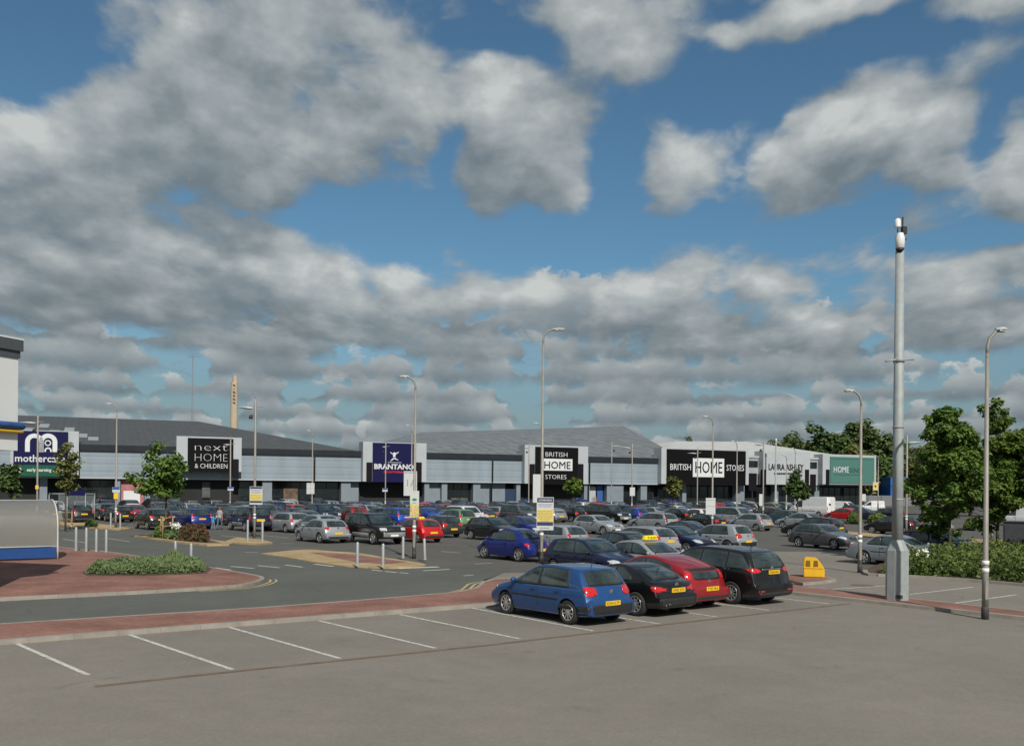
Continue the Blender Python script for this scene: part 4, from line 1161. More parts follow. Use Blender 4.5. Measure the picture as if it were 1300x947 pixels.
    # junction dashes and stop bars
    for p, q, w in (((270, 720.7), (290.5, 723.6), .3), ((293, 719), (322.6, 721.6), .15), ((327, 718), (355, 720.7), .15), ((362, 717), (384, 720), .15), ((399, 716), (423.5, 719), .2),
                    ((472, 723.4), (485, 725), .15), ((489, 725.3), (504, 727), .15), ((507, 726.8), (518.5, 728), .15), ((505, 721.6), (556.5, 719.6), .42), ((537, 724.6), (571, 722.6), .2),
                    ((311, 701), (328, 701.4), .15), ((603, 716), (624, 715), .12), ((270, 686.6), (285, 686.9), .12), ((560, 700), (585, 702), .12), ((588, 731), (601, 730), .12), ((355, 690), (372, 690), .12), ((612, 738.6), (640, 734.6), .1)):
        ribbon(bm, [tuple(G(*p)[:2]), tuple(G(*q)[:2])], w, .010)
    structure('white_road_markings', bm, WHITE_LINE)
    # bay lines of the main car park
    bm = bmesh.new()
    for r in range(7):
        o = Vector((-30, 58)) + Kn * (r * 16.5 - 6)
        for k in range(40):
            p = o + K * (k * 2.45); q = p - BAY * 4.8
            if p.y < 40 or p.x < -40: continue
            ribbon(bm, [tuple(p), tuple(q)], .09, .010)
    structure('bay_markings', bm, WHITE_LINE)
    bm = bmesh.new()
    for off in (.22, .42):
        for seq in (front[14:30],):
            ribbon(bm, [tuple(v) for v in offset_line(seq, -off)], .07, .011)
    c2 = smooth_line(far[4:9], 5)
    for off in (.25, .48):
        ribbon(bm, [tuple(v) for v in offset_line(c2, off)], .08, .011)
    structure('yellow_road_markings', bm, YELLOW_LINE)
    # drainage channel along the bay ends
    bm = bmesh.new()
    ch = pts([(120, 871.5), (248, 857.5), (620, 819), (860, 791), (1080, 766)])
    ribbon(bm, ch, .16, .008); structure('drain_channel_road_strip', bm, RUST)
    bm = bmesh.new()
    c = G(1095, 743); n = 20
    sheet(bm, [(c.x + .42 * cos(2 * pi * i / n), c.y + .42 * sin(2 * pi * i / n)) for i in range(n)], .012)
    o = link_bm('manhole_cover', bm, RUST); tag(o, 'brown round manhole cover set in the tarmac behind the camera mast', 'manhole cover')

build_ground()
# ------------------------------------------------------------------ shops
def cladding(name, col, pitch=.35, depth=.02, rough=.45, vertical=False, metal=.0, groove=.88, streak=1.0):
    m, nt, b = nodes_of(name)
    tc = N(nt, 'ShaderNodeTexCoord'); sp = N(nt, 'ShaderNodeSeparateXYZ'); L(nt, tc.outputs['Object'], sp.inputs[0])
    wv = N(nt, 'ShaderNodeMath', operation='PINGPONG'); wv.inputs[1].default_value = pitch / 2
    L(nt, sp.outputs[0 if vertical else 2], wv.inputs[0])
    rr = N(nt, 'ShaderNodeMapRange'); rr.inputs['From Min'].default_value = 0; rr.inputs['From Max'].default_value = pitch * .22; L(nt, wv.outputs[0], rr.inputs['Value'])
    bp = N(nt, 'ShaderNodeBump'); bp.inputs['Strength'].default_value = .7; bp.inputs['Distance'].default_value = depth
    L(nt, rr.outputs[0], bp.inputs['Height']); L(nt, bp.outputs['Normal'], b.inputs['Normal'])
    # sheet to sheet variation along the run, streaks
    n1 = N(nt, 'ShaderNodeTexNoise'); n1.inputs['Scale'].default_value = .5; n1.inputs['Detail'].default_value = 6
    mp = N(nt, 'ShaderNodeMapping'); mp.inputs['Scale'].default_value = (1.2, 1.2, .25); L(nt, tc.outputs['Object'], mp.inputs['Vector']); L(nt, mp.outputs[0], n1.inputs['Vector'])
    r = N(nt, 'ShaderNodeMapRange'); r.inputs['From Min'].default_value = .3; r.inputs['From Max'].default_value = .7; r.inputs['To Min'].default_value = 1 - .12 * streak; r.inputs['To Max'].default_value = 1 + .08 * streak; L(nt, n1.outputs['Fac'], r.inputs['Value'])
    # darker joint lines
    gl = N(nt, 'ShaderNodeMapRange'); gl.inputs['From Min'].default_value = 0; gl.inputs['From Max'].default_value = pitch * .1; gl.inputs['To Min'].default_value = groove; gl.inputs['To Max'].default_value = 1; L(nt, wv.outputs[0], gl.inputs['Value'])
    mm = N(nt, 'ShaderNodeMath', operation='MULTIPLY'); L(nt, r.outputs[0], mm.inputs[0]); L(nt, gl.outputs[0], mm.inputs[1])
    sc = N(nt, 'ShaderNodeVectorMath', operation='SCALE'); sc.inputs[0].default_value = col; L(nt, mm.outputs[0], sc.inputs['Scale'])
    L(nt, sc.outputs[0], b.inputs['Base Color']); b.inputs['Roughness'].default_value = rough; b.inputs['Metallic'].default_value = metal
    MATS[name] = m
    return m

CLAD = cladding('blue_grey_cladding', (.228, .28, .325), pitch=1.0)
CLADW = cladding('white_cladding', (.335, .36, .375), pitch=1.2)
ROOF_D = cladding('dark_roof_sheet', (.066, .070, .074), pitch=1.0, vertical=True, rough=.6, groove=.8, streak=1.4)
ROOF_L = cladding('grey_roof_sheet', (.165, .175, .183), pitch=2.0, vertical=True, rough=.5, groove=.62, streak=2.2)
ROOF_W = cladding('pale_roof_sheet', (.52, .52, .50), pitch=1.0, vertical=True, rough=.5)
ROOFLIGHT = mat('roof_light_sheet', (.30, .32, .33), rough=.35, var=.1)
EAVE = mat('dark_eave', (.018, .022, .028), rough=.6, var=.15, scale=.6, spec=.2)
PIER = mat('pier_panel', (.175, .212, .245), rough=.6, var=.1, scale=.8)
SHOPGLASS = mat('shop_glass', (.012, .016, .018), rough=.06, var=.4, scale=.35, spec=.6)
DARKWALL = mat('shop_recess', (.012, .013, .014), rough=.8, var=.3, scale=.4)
SIGNWHITE = mat('sign_white', (.37, .40, .425)  , rough=.55, var=.06, scale=.7)
NAVY = mat('sign_navy', (.007, .007, .052), rough=.6, var=.08, spec=.15)
GREEN = mat('sign_green', (.012, .085, .048), rough=.6, var=.08, spec=.15)
SEA = mat('sign_sea_green', (.068, .165, .145), rough=.55, var=.06, spec=.2)
SEA_D = mat('sign_sea_green_dark', (.035, .11, .095), rough=.5)
BLACK = mat('sign_black', (.004, .004, .005), rough=.6, var=.1, spec=.12)
AUBERGINE = mat('side_panel_dark', (.008, .006, .010), rough=.6, spec=.15)
LETTER = mat('letter_white', (.60, .62, .63), rough=.4, var=.03)
RED = mat('letter_red', (.55, .02, .03), rough=.4)
PINK = mat('poster_pink', (.35, .14, .14), rough=.5, var=.35, scale=1.2)
ORANGE = mat('poster_orange', (.6, .16, .02), rough=.5, var=.2)
BLUEP = mat('poster_blue', (.03, .10, .30), rough=.5, var=.2)

FAC0 = Vector((0, 147.6, 0)); FANG = atan2(.437, 1.0)
FR = Matrix.Rotation(FANG, 4, 'Z'); FI = (Matrix.Translation(FAC0) @ FR).inverted()
def fac(x, y=None, dep=0.0):
    """place on (or behind, by dep) the shop front seen at a survey pixel: (along, up)"""
    a, _ = slope(x, 600 if y is None else y)
    f = Vector((cos(FANG), sin(FANG))); n = Vector((-sin(FANG), cos(FANG)))
    o = Vector((0, 147.6)) + n * dep
    # a*Y = o.x + f.x s ; Y = o.y + f.y s
    s = (a * o.y - o.x) / (f.x - a * f.y)
    Y = o.y + f.y * s
    if y is None: return s
    return s, CAMH + slope(x, y)[1] * Y
def TM(s, z, y): return Matrix(((1, 0, 0, s), (0, 0, -1, y), (0, 1, 0, z), (0, 0, 0, 1)))
def lbox(bm, s0, s1, y0, y1, z0, z1, mi=0): box(bm, ((s0 + s1) / 2, (y0 + y1) / 2, (z0 + z1) / 2), (abs(s1 - s0), abs(y1 - y0), z1 - z0), mi=mi)
def poly_face(bm, ps, mi=0): 
    f = bm.faces.new([bm.verts.new(p) for p in ps]); f.material_index = mi; return f

def on_facade(name, label, cat, group=None):
    e = empty(name, FAC0, FANG, label, cat, group); return e

def build_shops():
    # ---------------- long grey range
    A = on_facade('retail_building', 'long low shop range in blue grey cladding under dark and grey hipped roofs', 'building')
    sA0, sA1, sMid = -150.0, fac(838), fac(458)
    bm = bmesh.new(); lbox(bm, sA0, sA1, 0, 70, 4.25, 7.8); link_bm('wall', bm, CLAD, A)
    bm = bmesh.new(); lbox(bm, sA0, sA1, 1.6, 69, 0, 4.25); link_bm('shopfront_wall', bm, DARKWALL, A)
    bm = bmesh.new(); lbox(bm, sA0, sA1, -.3, .5, 7.75, 8.55); link_bm('eave', bm, EAVE, A)
    bm = bmesh.new(); lbox(bm, sA0, sA1, -.06, 1.6, 4.12, 4.27); link_bm('soffit', bm, SIGNWHITE, A)
    # ground-floor bays: window, pier, wall
    spans = [(60, 108, 'w'), (108, 146, 'w'), (146, 153, 'p'), (184, 191, 'p'), (191, 222, 'w'), (305, 334, 'w'), (334, 346, 'p'), (346, 397, 'w'), (401, 434, 'w'), (434, 446, 'p'), (446, 458, 'g'),
             (540, 546, 'p'), (546, 562, 'g'), (562, 569, 'p'), (569, 602, 'w'), (602, 611, 'p'), (611, 645, 'g'), (645, 657, 'b'), (657, 662, 'p'),
             (743, 750, 'p'), (750, 772, 'w'), (772, 793, 'p'), (793, 815, 'w'), (815, 823, 'p'), (823, 834, 'w')]
    s = fac(60)
    k = 0
    while s > sA0 + 8:
        b_ = bmesh.new(); lbox(b_, s - .9, s, .35, 1.7, 0, 4.13); link_bm('pier', b_, PIER, A); s -= 6.4
    for x0, x1, t in spans:
        a, b = fac(x0), fac(x1)
        bm = bmesh.new()
        if t == 'w':
            lbox(bm, a + .02, b - .02, 1.46, 1.57, .25, 3.9); w = link_bm('shop_window', bm, SHOPGLASS, A)
            b2 = bmesh.new(); n = max(2, round((b - a) / 1.6))
            for i in range(n + 1):
                xx = lerp(a + .05, b - .05, i / n); lbox(b2, xx - .035, xx + .035, 1.38, 1.46, .25, 3.9)
            lbox(b2, a + .05, b - .05, 1.39, 1.458, 2.7, 2.77); lbox(b2, a + .05, b - .05, 1.39, 1.458, .18, .28)
            link_bm('window_frame', b2, EAVE, w)
        elif t == 'p': lbox(bm, a, b, .35, 1.65, 0, 4.13); link_bm('pier', bm, PIER, A)
        elif t == 'g': lbox(bm, a + .01, b - .01, 1.1, 1.62, 0, 4.12); link_bm('wall_panel', bm, PIER, A)
        else: lbox(bm, a + .01, b - .01, 1.05, 1.62, 0, 3.2); link_bm('shutter_door', bm, mat('shutter_blue', (.012, .03, .075), rough=.6), A)
    for x in (399, 625, 748):
        a = fac(x); bm = bmesh.new()
        tube(bm, [(a, -.16, 7.8), (a, -.16, 6.9), (a + .0, -.12, 6.6), (a, -.12, 4.3), (a, .25, 4.0), (a, .25, 0)], .13, n=8); link_bm('downpipe', bm, EAVE, A)
    # window posters and goods seen through the glass fronts
    def poster(x0, x1, y0, y1, m, dy=1.36, lab=None):
        a, z1 = fac(x0, y0); b, z0 = fac(x1, y1)
        bm = bmesh.new(); lbox(bm, a, b, dy - .04, dy, z0, z1); return link_bm('window_poster', bm, m, A)
    poster(154, 183, 607, 646, PINK, .9); p = poster(157, 178, 623, 642, LETTER, .84)
    poster(753, 761, 618, 642, SIGNWHITE); poster(756, 762, 631, 648, ORANGE); poster(763, 770, 616, 642, BLUEP)
    poster(736, 739, 632, 645, BLUEP); poster(576, 598, 632, 646, mat('goods', (.06, .07, .045), var=.8, scale=1.5))
    poster(362, 380, 620, 636, mat('goods_warm', (.11, .07, .04), var=.8, scale=1.4)); poster(258, 268, 612, 632, mat('goods_grey', (.07, .075, .08), var=.6, scale=1.4))
    # left roof
    ze = 8.5
    rs, rz = fac(252, 535, 35)
    e0, e1 = (sA0, -.25, ze), (sMid - .3, -.25, ze)
    r0, r1 = (sA0, 35, rz), (rs, 35, rz)
    b0, b1 = (sA0, 70.2, ze), (sMid - .3, 70.2, ze)
    bm = bmesh.new()
    poly_face(bm, [e0, e1, r1, r0]); poly_face(bm, [e1, b1, r1]); poly_face(bm, [b1, b0, r0, r1]); poly_face(bm, [e0, r0, b0]); poly_face(bm, [e0, b0, b1, e1])
    rf = link_bm('roof', bm, ROOF_D, A)
    def rooflights(lst, o, ex, ez, roof):
        """thin translucent sheets lying on a slope: o origin, ex along, ez up the slope"""
        nrm = ex.cross(ez).normalized()
        if nrm.z < 0: nrm = -nrm
        for u, v, w, h in lst:
            b_ = bmesh.new(); c = o + ex * u + ez * v
            q = [c, c + ex * w, c + ex * w + ez * h, c + ez * h]
            lo = [b_.verts.new(p_ + nrm * .01) for p_ in q]; hi = [b_.verts.new(p_ + nrm * .07) for p_ in q]
            b_.faces.new(hi)
            for i in range(4): b_.faces.new((lo[i], lo[(i + 1) % 4], hi[(i + 1) % 4], hi[i]))
            bmesh.ops.recalc_face_normals(b_, faces=b_.faces[:])
            link_bm('roof_light', b_, ROOFLIGHT, roof)
    up = (Vector(r0) - Vector(e0)).normalized(); ex = Vector((1, 0, 0))
    sx = lambda px_: fac(px_, None, 12)
    rooflights([(sx(28) - sA0, 13, 1.3, 4.5), (sx(45) - sA0, 19, 1.3, 4.5), (sx(62) - sA0, 11, 1.3, 4.5), (sx(80) - sA0, 15, 1.3, 4.5), (sx(98) - sA0, 8, 1.3, 4), (sx(112) - sA0, 5, 1.3, 3.5)], Vector(e0), ex, up, rf)
    # grey roof
    l0, z0_ = fac(535, 549, 40); l1, z1_ = fac(792, 541, 40)
    v0, v1, v2 = Vector((sMid + .1, -.28, ze + .02)), Vector((fac(640), -.28, ze + .02)), Vector((fac(868), -.28, ze + .02))
    R0, R1 = Vector((l0, 40, z0_)), Vector((l1, 40, z1_))
    c0, c1 = Vector((fac(400, None, 60), 90, ze)), Vector((fac(868) + 6, 90, ze))
    bm = bmesh.new()
    poly_face(bm, [v0, v1, R1, R0]); poly_face(bm, [v1, v2, R1]); poly_face(bm, [v0, R0, c0]); poly_face(bm, [R0, R1, c1, c0]); poly_face(bm, [v2, c1, R1])
    rf2 = link_bm('roof', bm, ROOF_L, A)
    o = v0; ex2 = (v1 - v0).normalized(); up2 = (R0 - v0); up2 = (up2 - ex2 * up2.dot(ex2)).normalized()
    nrm = ex2.cross(up2)
    def onroof(px_, y_):
        # where the line of sight meets the slope
        d = Vector((slope(px_, y_)[0], 1, slope(px_, y_)[1])); c = Vector((0, 0, CAMH))
        c = FI @ c; d = FI.to_3x3() @ d
        t = (o - c).dot(nrm) / d.dot(nrm); p = c + d * t - o
        return p.dot(ex2), p.dot(up2)
    for q in ((577, 564.5), (581, 554), (563, 569), (640, 560.5), (648, 556), (610, 561), (600, 549.5)):
        u, v = onroof(*q); rooflights([(u, v, 1.7, 4.5)], o, ex2, up2, rf2)
    # ---------------- white range to the right
    B = on_facade('retail_building', 'white clad shop range with pale roof at the right end of the parade', 'building')
    sB0, sB1 = fac(838.6), fac(1106)
    bm = bmesh.new(); lbox(bm, sB0, sB1, .1, 60, 4.3, 9.1); link_bm('wall', bm, CLADW, B)
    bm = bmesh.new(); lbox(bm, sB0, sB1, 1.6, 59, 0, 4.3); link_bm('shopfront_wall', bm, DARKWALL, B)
    bm = bmesh.new(); lbox(bm, sB0, sB1, -.1, .6, 9.0, 9.35); link_bm('parapet', bm, SIGNWHITE, B)
    for x0, x1 in ((947, 962), (1025, 1037)):
        a, b = fac(x0), fac(x1); bm = bmesh.new(); lbox(bm, a, b, -.02, .14, 7.4, 8.5); link_bm('window_band', bm, SHOPGLASS, B)
        bm = bmesh.new(); lbox(bm, a + .6, b - .2, -.02, .14, 3.2, 6.3); link_bm('dark_panel', bm, AUBERGINE, B)
    for x0, x1, t in ((840, 868, 'w'), (868, 873, 'p'), (873, 905, 'w'), (905, 936, 'w'), (936, 947, 'p'), (966, 985, 'w'), (985, 990, 'p'), (990, 1020, 'w'), (1036, 1042, 'p'), (1044, 1075, 'w'), (1078, 1102, 'w')):
        a, b = fac(x0), fac(x1); bm = bmesh.new()
        if t == 'w':
            lbox(bm, a + .02, b - .02, 1.46, 1.57, .25, 3.9); w = link_bm('shop_window', bm, SHOPGLASS, B)
            b2 = bmesh.new(); n = max(2, round((b - a) / 1.6))
            for i in range(n + 1):
                xx = lerp(a + .05, b - .05, i / n); lbox(b2, xx - .035, xx + .035, 1.38, 1.46, .25, 3.9)
            link_bm('window_frame', b2, EAVE, w)
        else: lbox(bm, a, b, .35, 1.62, 0, 4.28); link_bm('pier', bm, PIER, B)
    bm = bmesh.new()
    ra, za = fac(858, 560, 34); rb, zb = fac(948, 560.5, 34); sc_, zc_ = fac(1010, 570, 34)
    E0, E1 = Vector((sB0 + .2, .2, 9.2)), Vector((sB1 - .2, .2, 9.2))
    P0, P1 = Vector((ra, 34, za)), Vector((rb, 34, zb)); Q0, Q1 = Vector((sB0 + .2, 68, 9.2)), Vector((sB1 - .2, 60, 9.2))
    mid = Vector((fac(912), .2, 9.2))
    poly_face(bm, [E0, mid, P1, P0]); poly_face(bm, [mid, E1, P1]); poly_face(bm, [E1, Q1, P1]); poly_face(bm, [Q1, Q0, P0, P1]); poly_face(bm, [Q0, E0, P0])
    link_bm('roof', bm, ROOF_W, B)

    # ---------------- fascia signs
    def sign(label, x0, x1, top, bot, ps, flanks=(), back=1.2):
        e = on_facade('shop_sign', label, 'shop sign')
        a, zt = fac((x0 + x1) / 2, top); a, b = fac(x0), fac(x1); _, zb = fac((x0 + x1) / 2, bot)
        bm = bmesh.new(); lbox(bm, a, b, -1.2, back, zb, zt); link_bm('surround', bm, SIGNWHITE, e)
        for q in ps:
            px0, px1, py0, py1, m = q[:5]; dy = q[5] if len(q) > 5 else -1.2
            u, v = fac(px0), fac(px1); _, zz1 = fac((px0 + px1) / 2, py0); _, zz0 = fac((px0 + px1) / 2, py1)
            bm = bmesh.new(); lbox(bm, u, v, dy - .16, dy + .02, zz0, zz1); link_bm('sign_panel', bm, m, e)
        for px0, px1, py0, py1 in flanks:
            u, v = fac(px0), fac(px1); _, zz1 = fac(px0, py0); _, zz0 = fac(px0, py1)
            bm = bmesh.new(); lbox(bm, u, v, -1.29, -.9, zz0, zz1); link_bm('side_panel', bm, AUBERGINE, e)
        return e
    def write(e, s, x0, x1, y0, y1, m, dy=-1.37, bold=0.0, name='lettering', fit=True):
        """letters filling survey pixels x0..x1, cap top y0 to baseline y1"""
        u, v = fac(x0), fac(x1); xm = (x0 + x1) / 2
        _, zt = fac(xm, y0); _, zb = fac(xm, y1)
        bm = bmesh.new(); text_bm(bm, s, zt - zb, TM((u + v) / 2, zb, dy), depth=.06, width=v - u, bold=bold); return link_bm(name, bm, m, e)
    def disc(bm, x, y, r, dy=-1.37, th=.05, ring=None, n=20):
        s, z = fac(x, y); k = (fac(x + 1) - fac(x)); R_ = r * k
        if ring is None:
            lathe(bm, [(R_, dy - th), (R_, dy)], n=n, axis='Y', c=(s, 0, z))
        else:
            r2 = ring * k; lathe(bm, [(R_, dy - th), (R_, dy), (r2, dy), (r2, dy - th)], n=n, axis='Y', c=(s, 0, z), closed=True)
    def bar(bm, x0, x1, y0, y1, dy=-1.37, th=.05):
        u, v = fac(x0), fac(x1); _, z1 = fac((x0 + x1) / 2, y0); _, z0 = fac((x0 + x1) / 2, y1); lbox(bm, u, v, dy - th, dy, z0, z1)
    # navy and green sign, far left
    e = sign('dark blue shop sign with big white m over a green band', 14, 100, 547, 604, [(18, 86.5, 548, 590.3, NAVY), (18, 86.5, 590.5, 604.5, GREEN)], [(87, 95, 578, 600)])
    write(e, 'mothercare', 20, 83, 577.5, 586.5, LETTER, bold=.012)
    bm = bmesh.new()   # m emblem with a small figure under its right arch
    for cx_ in (41.5, 62):
        pass
    def arch(bm, xa, xb, ytop, ybot, w):
        u, v = fac(xa), fac(xb); kx = (fac(xb) - fac(xa)) / (xb - xa)
        _, zt = fac((xa + xb) / 2, ytop); _, zb = fac((xa + xb) / 2, ybot)
        ro = (v - u) / 2; ri = ro - w * kx; cz = zt - ro; cs = (u + v) / 2
        out = [(cs - ro, zb)] + [(cs - ro * cos(pi * i / 14), cz + ro * sin(pi * i / 14)) for i in range(15)] + [(cs + ro, zb)]
        inn = [(cs - ri, zb)] + [(cs - ri * cos(pi * i / 14), cz + ri * sin(pi * i / 14)) for i in range(15)] + [(cs + ri, zb)]
        f = [[bm.verts.new((p[0], yy, p[1])) for p in q] for q in (out, inn) for yy in (-1.43, -1.37)]
        of, ob, nf, nb_ = f
        for i in range(len(out) - 1):
            bm.faces.new((of[i], of[i + 1], nf[i + 1], nf[i])); bm.faces.new((of[i + 1], of[i], ob[i], ob[i + 1])); bm.faces.new((nf[i], nf[i + 1], nb_[i + 1], nb_[i]))
    arch(bm, 32.5, 56, 551, 574, 6); arch(bm, 50, 73, 551, 574, 6)
    disc(bm, 61.5, 563, 4.2, ring=2.6); arch(bm, 56.9, 66.1, 568.3, 574, 2)
    bmesh.ops.recalc_face_normals(bm, faces=bm.faces[:]); link_bm('emblem', bm, LETTER, e)
    write(e, 'early learning centre', 35, 82, 594.5, 598.6, LETTER, bold=.02)
    bm = bmesh.new(); disc(bm, 27, 595, 1.6); bar(bm, 23, 31, 599, 600.4); bar(bm, 25, 29, 596.5, 599); link_bm('emblem', bm, LETTER, e)
    # black sign with thin lettering
    e = sign('black shop sign with thin white capitals and lower case in three lines', 223, 305, 555, 598.5, [(237, 294.5, 557, 599.5, BLACK)], [(294.6, 301.5, 583, 607)])
    write(e, 'next', 246, 287, 562.5, 572.5, LETTER, bold=-.024); write(e, 'HOME', 246, 287, 575.5, 586, LETTER, bold=-.03); write(e, '& CHILDREN', 246, 287, 588.5, 594.5, LETTER, bold=-.008)
    # royal blue sign
    e = sign('royal blue shop sign with a white leaping figure over block capitals', 458, 538, 562, 611.5, [(470, 523, 563, 612, NAVY)], [(462.3, 469.6, 587, 612), (523.6, 532, 587, 612)])
    write(e, 'BRANTANO', 471.8, 521.5, 589.2, 595.6, LETTER, bold=.03); write(e, 'FOOTWEAR', 484, 511, 598, 600.6, RED, bold=.03)
    bm = bmesh.new(); disc(bm, 497.3, 576.2, 1.7)
    def limb(x0, y0, x1, y1, w):
        p = fac(x0, y0); q = fac(x1, y1); k = fac(x0 + 1) - fac(x0)
        tube(bm, [(p[0], -1.39, p[1]), (q[0], -1.39, q[1])], [w * k, w * k * .6], n=6)
    limb(497, 578, 497, 582, 2.0); limb(497, 578, 492, 574.6, .9); limb(497, 578, 502.6, 574.2, .9); limb(497, 582, 492.2, 585.6, 1.1); limb(497, 582, 502.2, 584.6, 1.1)
    bar(bm, 489, 506, 587, 587.5)
    link_bm('emblem', bm, LETTER, e)
    # black sign, tall
    def homebox(e, x0, x1, y0, y1, tx0, tx1, ty0, ty1):
        bm = bmesh.new(); bar(bm, x0, x1, y0, y1, dy=-1.36, th=.05); link_bm('sign_box', bm, LETTER, e)
        write(e, 'HOME', tx0, tx1, ty0, ty1, BLACK, dy=-1.415, bold=0)
    e = sign('tall black shop sign with white box between two words behind a lamp column', 662, 742, 566, 614, [(675, 729, 568, 615, BLACK)], [(667, 674.6, 589, 614), (729.6, 736, 589, 614)])
    write(e, 'BRITISH', 687.5, 715, 574, 580, LETTER, bold=-.012); homebox(e, 682, 721.5, 582.6, 597.4, 686, 719, 585.6, 595); write(e, 'STORES', 687.5, 714, 602.4, 608, LETTER, bold=-.012)
    e = sign('wide black shop sign with white box between two words in one row', 834.6, 945, 570, 614.6, [(841, 940.5, 571.6, 616, BLACK)], [])
    write(e, 'BRITISH', 845, 871, 588.6, 596.6, LETTER); homebox(e, 873.6, 913, 582, 605.6, 876.5, 910.5, 585.6, 600.4); write(e, 'STORES', 916, 938, 590, 597.6, LETTER)
    # white sign
    e = sign('white curved top shop sign with thin black serif capitals', 963, 1022.5, 573.5, 615, [], [(961.5, 966.5, 596, 616), (1016, 1021, 596, 616)])
    write(e, 'LAURA ASHLEY', 970, 1014, 589, 596.8, BLACK, dy=-1.21, bold=.014)
    bm = bmesh.new()
    x = 977.0
    while x < 1006: bar(bm, x, x + 1.6, 600.2, 602.3, dy=-1.2); x += 2.15 if int(x * 7) % 5 else 3.4
    link_bm('small_print', bm, BLACK, e)
    # sea green sign
    e = sign('sea green shop sign in white surround at the far right', 1038.5, 1106, 577.5, 615, [(1047.5, 1103, 580.5, 613.5, SEA)], [(1042.5, 1046.8, 596, 616)])
    write(e, 'HOME', 1051.5, 1070.5, 592.2, 599.8, LETTER, bold=-.004); write(e, 'SENSE', 1071.2, 1088.5, 594, 599.8, SEA_D)
    bm = bmesh.new(); bar(bm, 1049, 1101, 582.5, 583.1, th=.03); bar(bm, 1052, 1088, 602.2, 603, th=.03); link_bm('rule', bm, SEA_D, e)

build_shops()

# ------------------------------------------------------------------ far structures
def build_far():
    # tall chimney
    Y = 420.0
    p = at(297, 560, Y); bm = bmesh.new(); zt = at(297, 477, Y).z
    CH = mat('pale_brick', (.42, .34, .245), rough=.9, var=.12, scale=.25)
    lathe(bm, [(1.75, 0), (1.62, zt - 13), (1.5, zt - 3)], n=24, c=(p.x, p.y, 0))
    e = empty('chimney', (p.x, p.y, 0), atan2(-p.x, p.y), 'tall pale brick chimney with dark letters rising behind the roofs', 'chimney')
    bmesh.ops.translate(bm, verts=bm.verts[:], vec=(-p.x, -p.y, 0)); link_bm('shaft', bm, CH, e, smooth=60)
    bm = bmesh.new(); lathe(bm, [(1.2, zt - 3.02), (1.15, zt)], n=16, c=(.35, 0, 0)); link_bm('cap', bm, CH, e, smooth=60)
    bm = bmesh.new()
    for i, (h, w) in enumerate(((1.2, .9), (.8, .4), (1.3, 1.0), (1.3, .9), (1.3, 1.0), (1.3, .9))):
        z = zt - 4.4 - i * 1.55
        box(bm, (-.1, -1.6, z), (w, .3, h * .38)); box(bm, (-.1 - w * .35, -1.6, z + h * .3), (w * .3, .28, h * .4)); box(bm, (-.1 + w * .35, -1.6, z - h * .3), (w * .3, .26, h * .4))
    link_bm('lettering', bm, INK, e)
    # lattice radio mast
    Y = 620.0; p = at(244, 560, Y); zt = at(245, 452, Y).z
    e = empty('radio_mast', (p.x, p.y, 0), 0, 'thin grey lattice radio mast far behind the dark roof', 'mast')
    STEEL = mat('far_steel', (.20, .21, .23), rough=.6)
    bm = bmesh.new(); w = 1.0; n = 34
    for k in range(3):
        a = 2 * pi * k / 3; tube(bm, [(w * cos(a), w * sin(a), 0), (w * .7 * cos(a), w * .7 * sin(a), zt)], .11, n=5)
    for i in range(n):
        z0, z1 = zt * i / n, zt * (i + 1) / n
        for k in range(3):
            a, b = 2 * pi * k / 3, 2 * pi * (k + 1) / 3
            r0, r1 = w * (1 - .3 * i / n), w * (1 - .3 * (i + 1) / n)
            tube(bm, [(r0 * cos(a), r0 * sin(a), z0), (r1 * cos(b), r1 * sin(b), z1)], .06, n=4, caps=False)
    link_bm('lattice', bm, STEEL, e)
    bm = bmesh.new(); tube(bm, [(-2.6, 0, zt - .4), (5, 0, zt - .4)], .14, n=5); tube(bm, [(-5, 0, zt * .72), (1, 0, zt * .72)], .1, n=5); tube(bm, [(0, 0, zt), (0, 0, zt + 2)], .08, n=5); link_bm('aerial_arm', bm, STEEL, e)
    # blue store far right
    e = empty('blue_store', at(1165, 640, 210), radians(8), 'bright blue clad store partly hidden by trees at the right', 'building'); e.location.z = 0
    bm = bmesh.new(); zt = at(1150, 606, 210).z
    s0 = at(1128, 640, 210).x - e.location.x; BL = cladding('bright_blue_cladding', (.015, .11, .42), pitch=.8, vertical=True)
    lbox(bm, s0, s0 + 24, 0, 30, 1.4, zt); link_bm('wall', bm, BL, e)
    bm = bmesh.new(); lbox(bm, s0 + .2, s0 + 23.5, .5, 29, 0, 1.4); link_bm('plinth', bm, AUBERGINE, e)
    bm = bmesh.new(); lbox(bm, s0 - .1, s0 + 24.1, -.1, .4, zt - .25, zt + .1); link_bm('coping', bm, BLUEP, e)
    # grey yard fence
    e = empty('boundary_fence', at(1085, 640, 205), radians(6), 'grey panel fence under the trees beside the sea green sign', 'fence'); e.location.z = 0
    FN = mat('fence_grey', (.14, .15, .16), rough=.7, var=.15)
    for i in range(9):
        bm = bmesh.new(); lbox(bm, i * 3 + .05, i * 3 + 2.95, 0, .05, .1, 2.4); link_bm('fence_panel', bm, FN, e)
        bm = bmesh.new(); lbox(bm, i * 3 - .05, i * 3 + .05, -.03, .09, 0, 2.5); link_bm('post', bm, EAVE, e)

build_far()
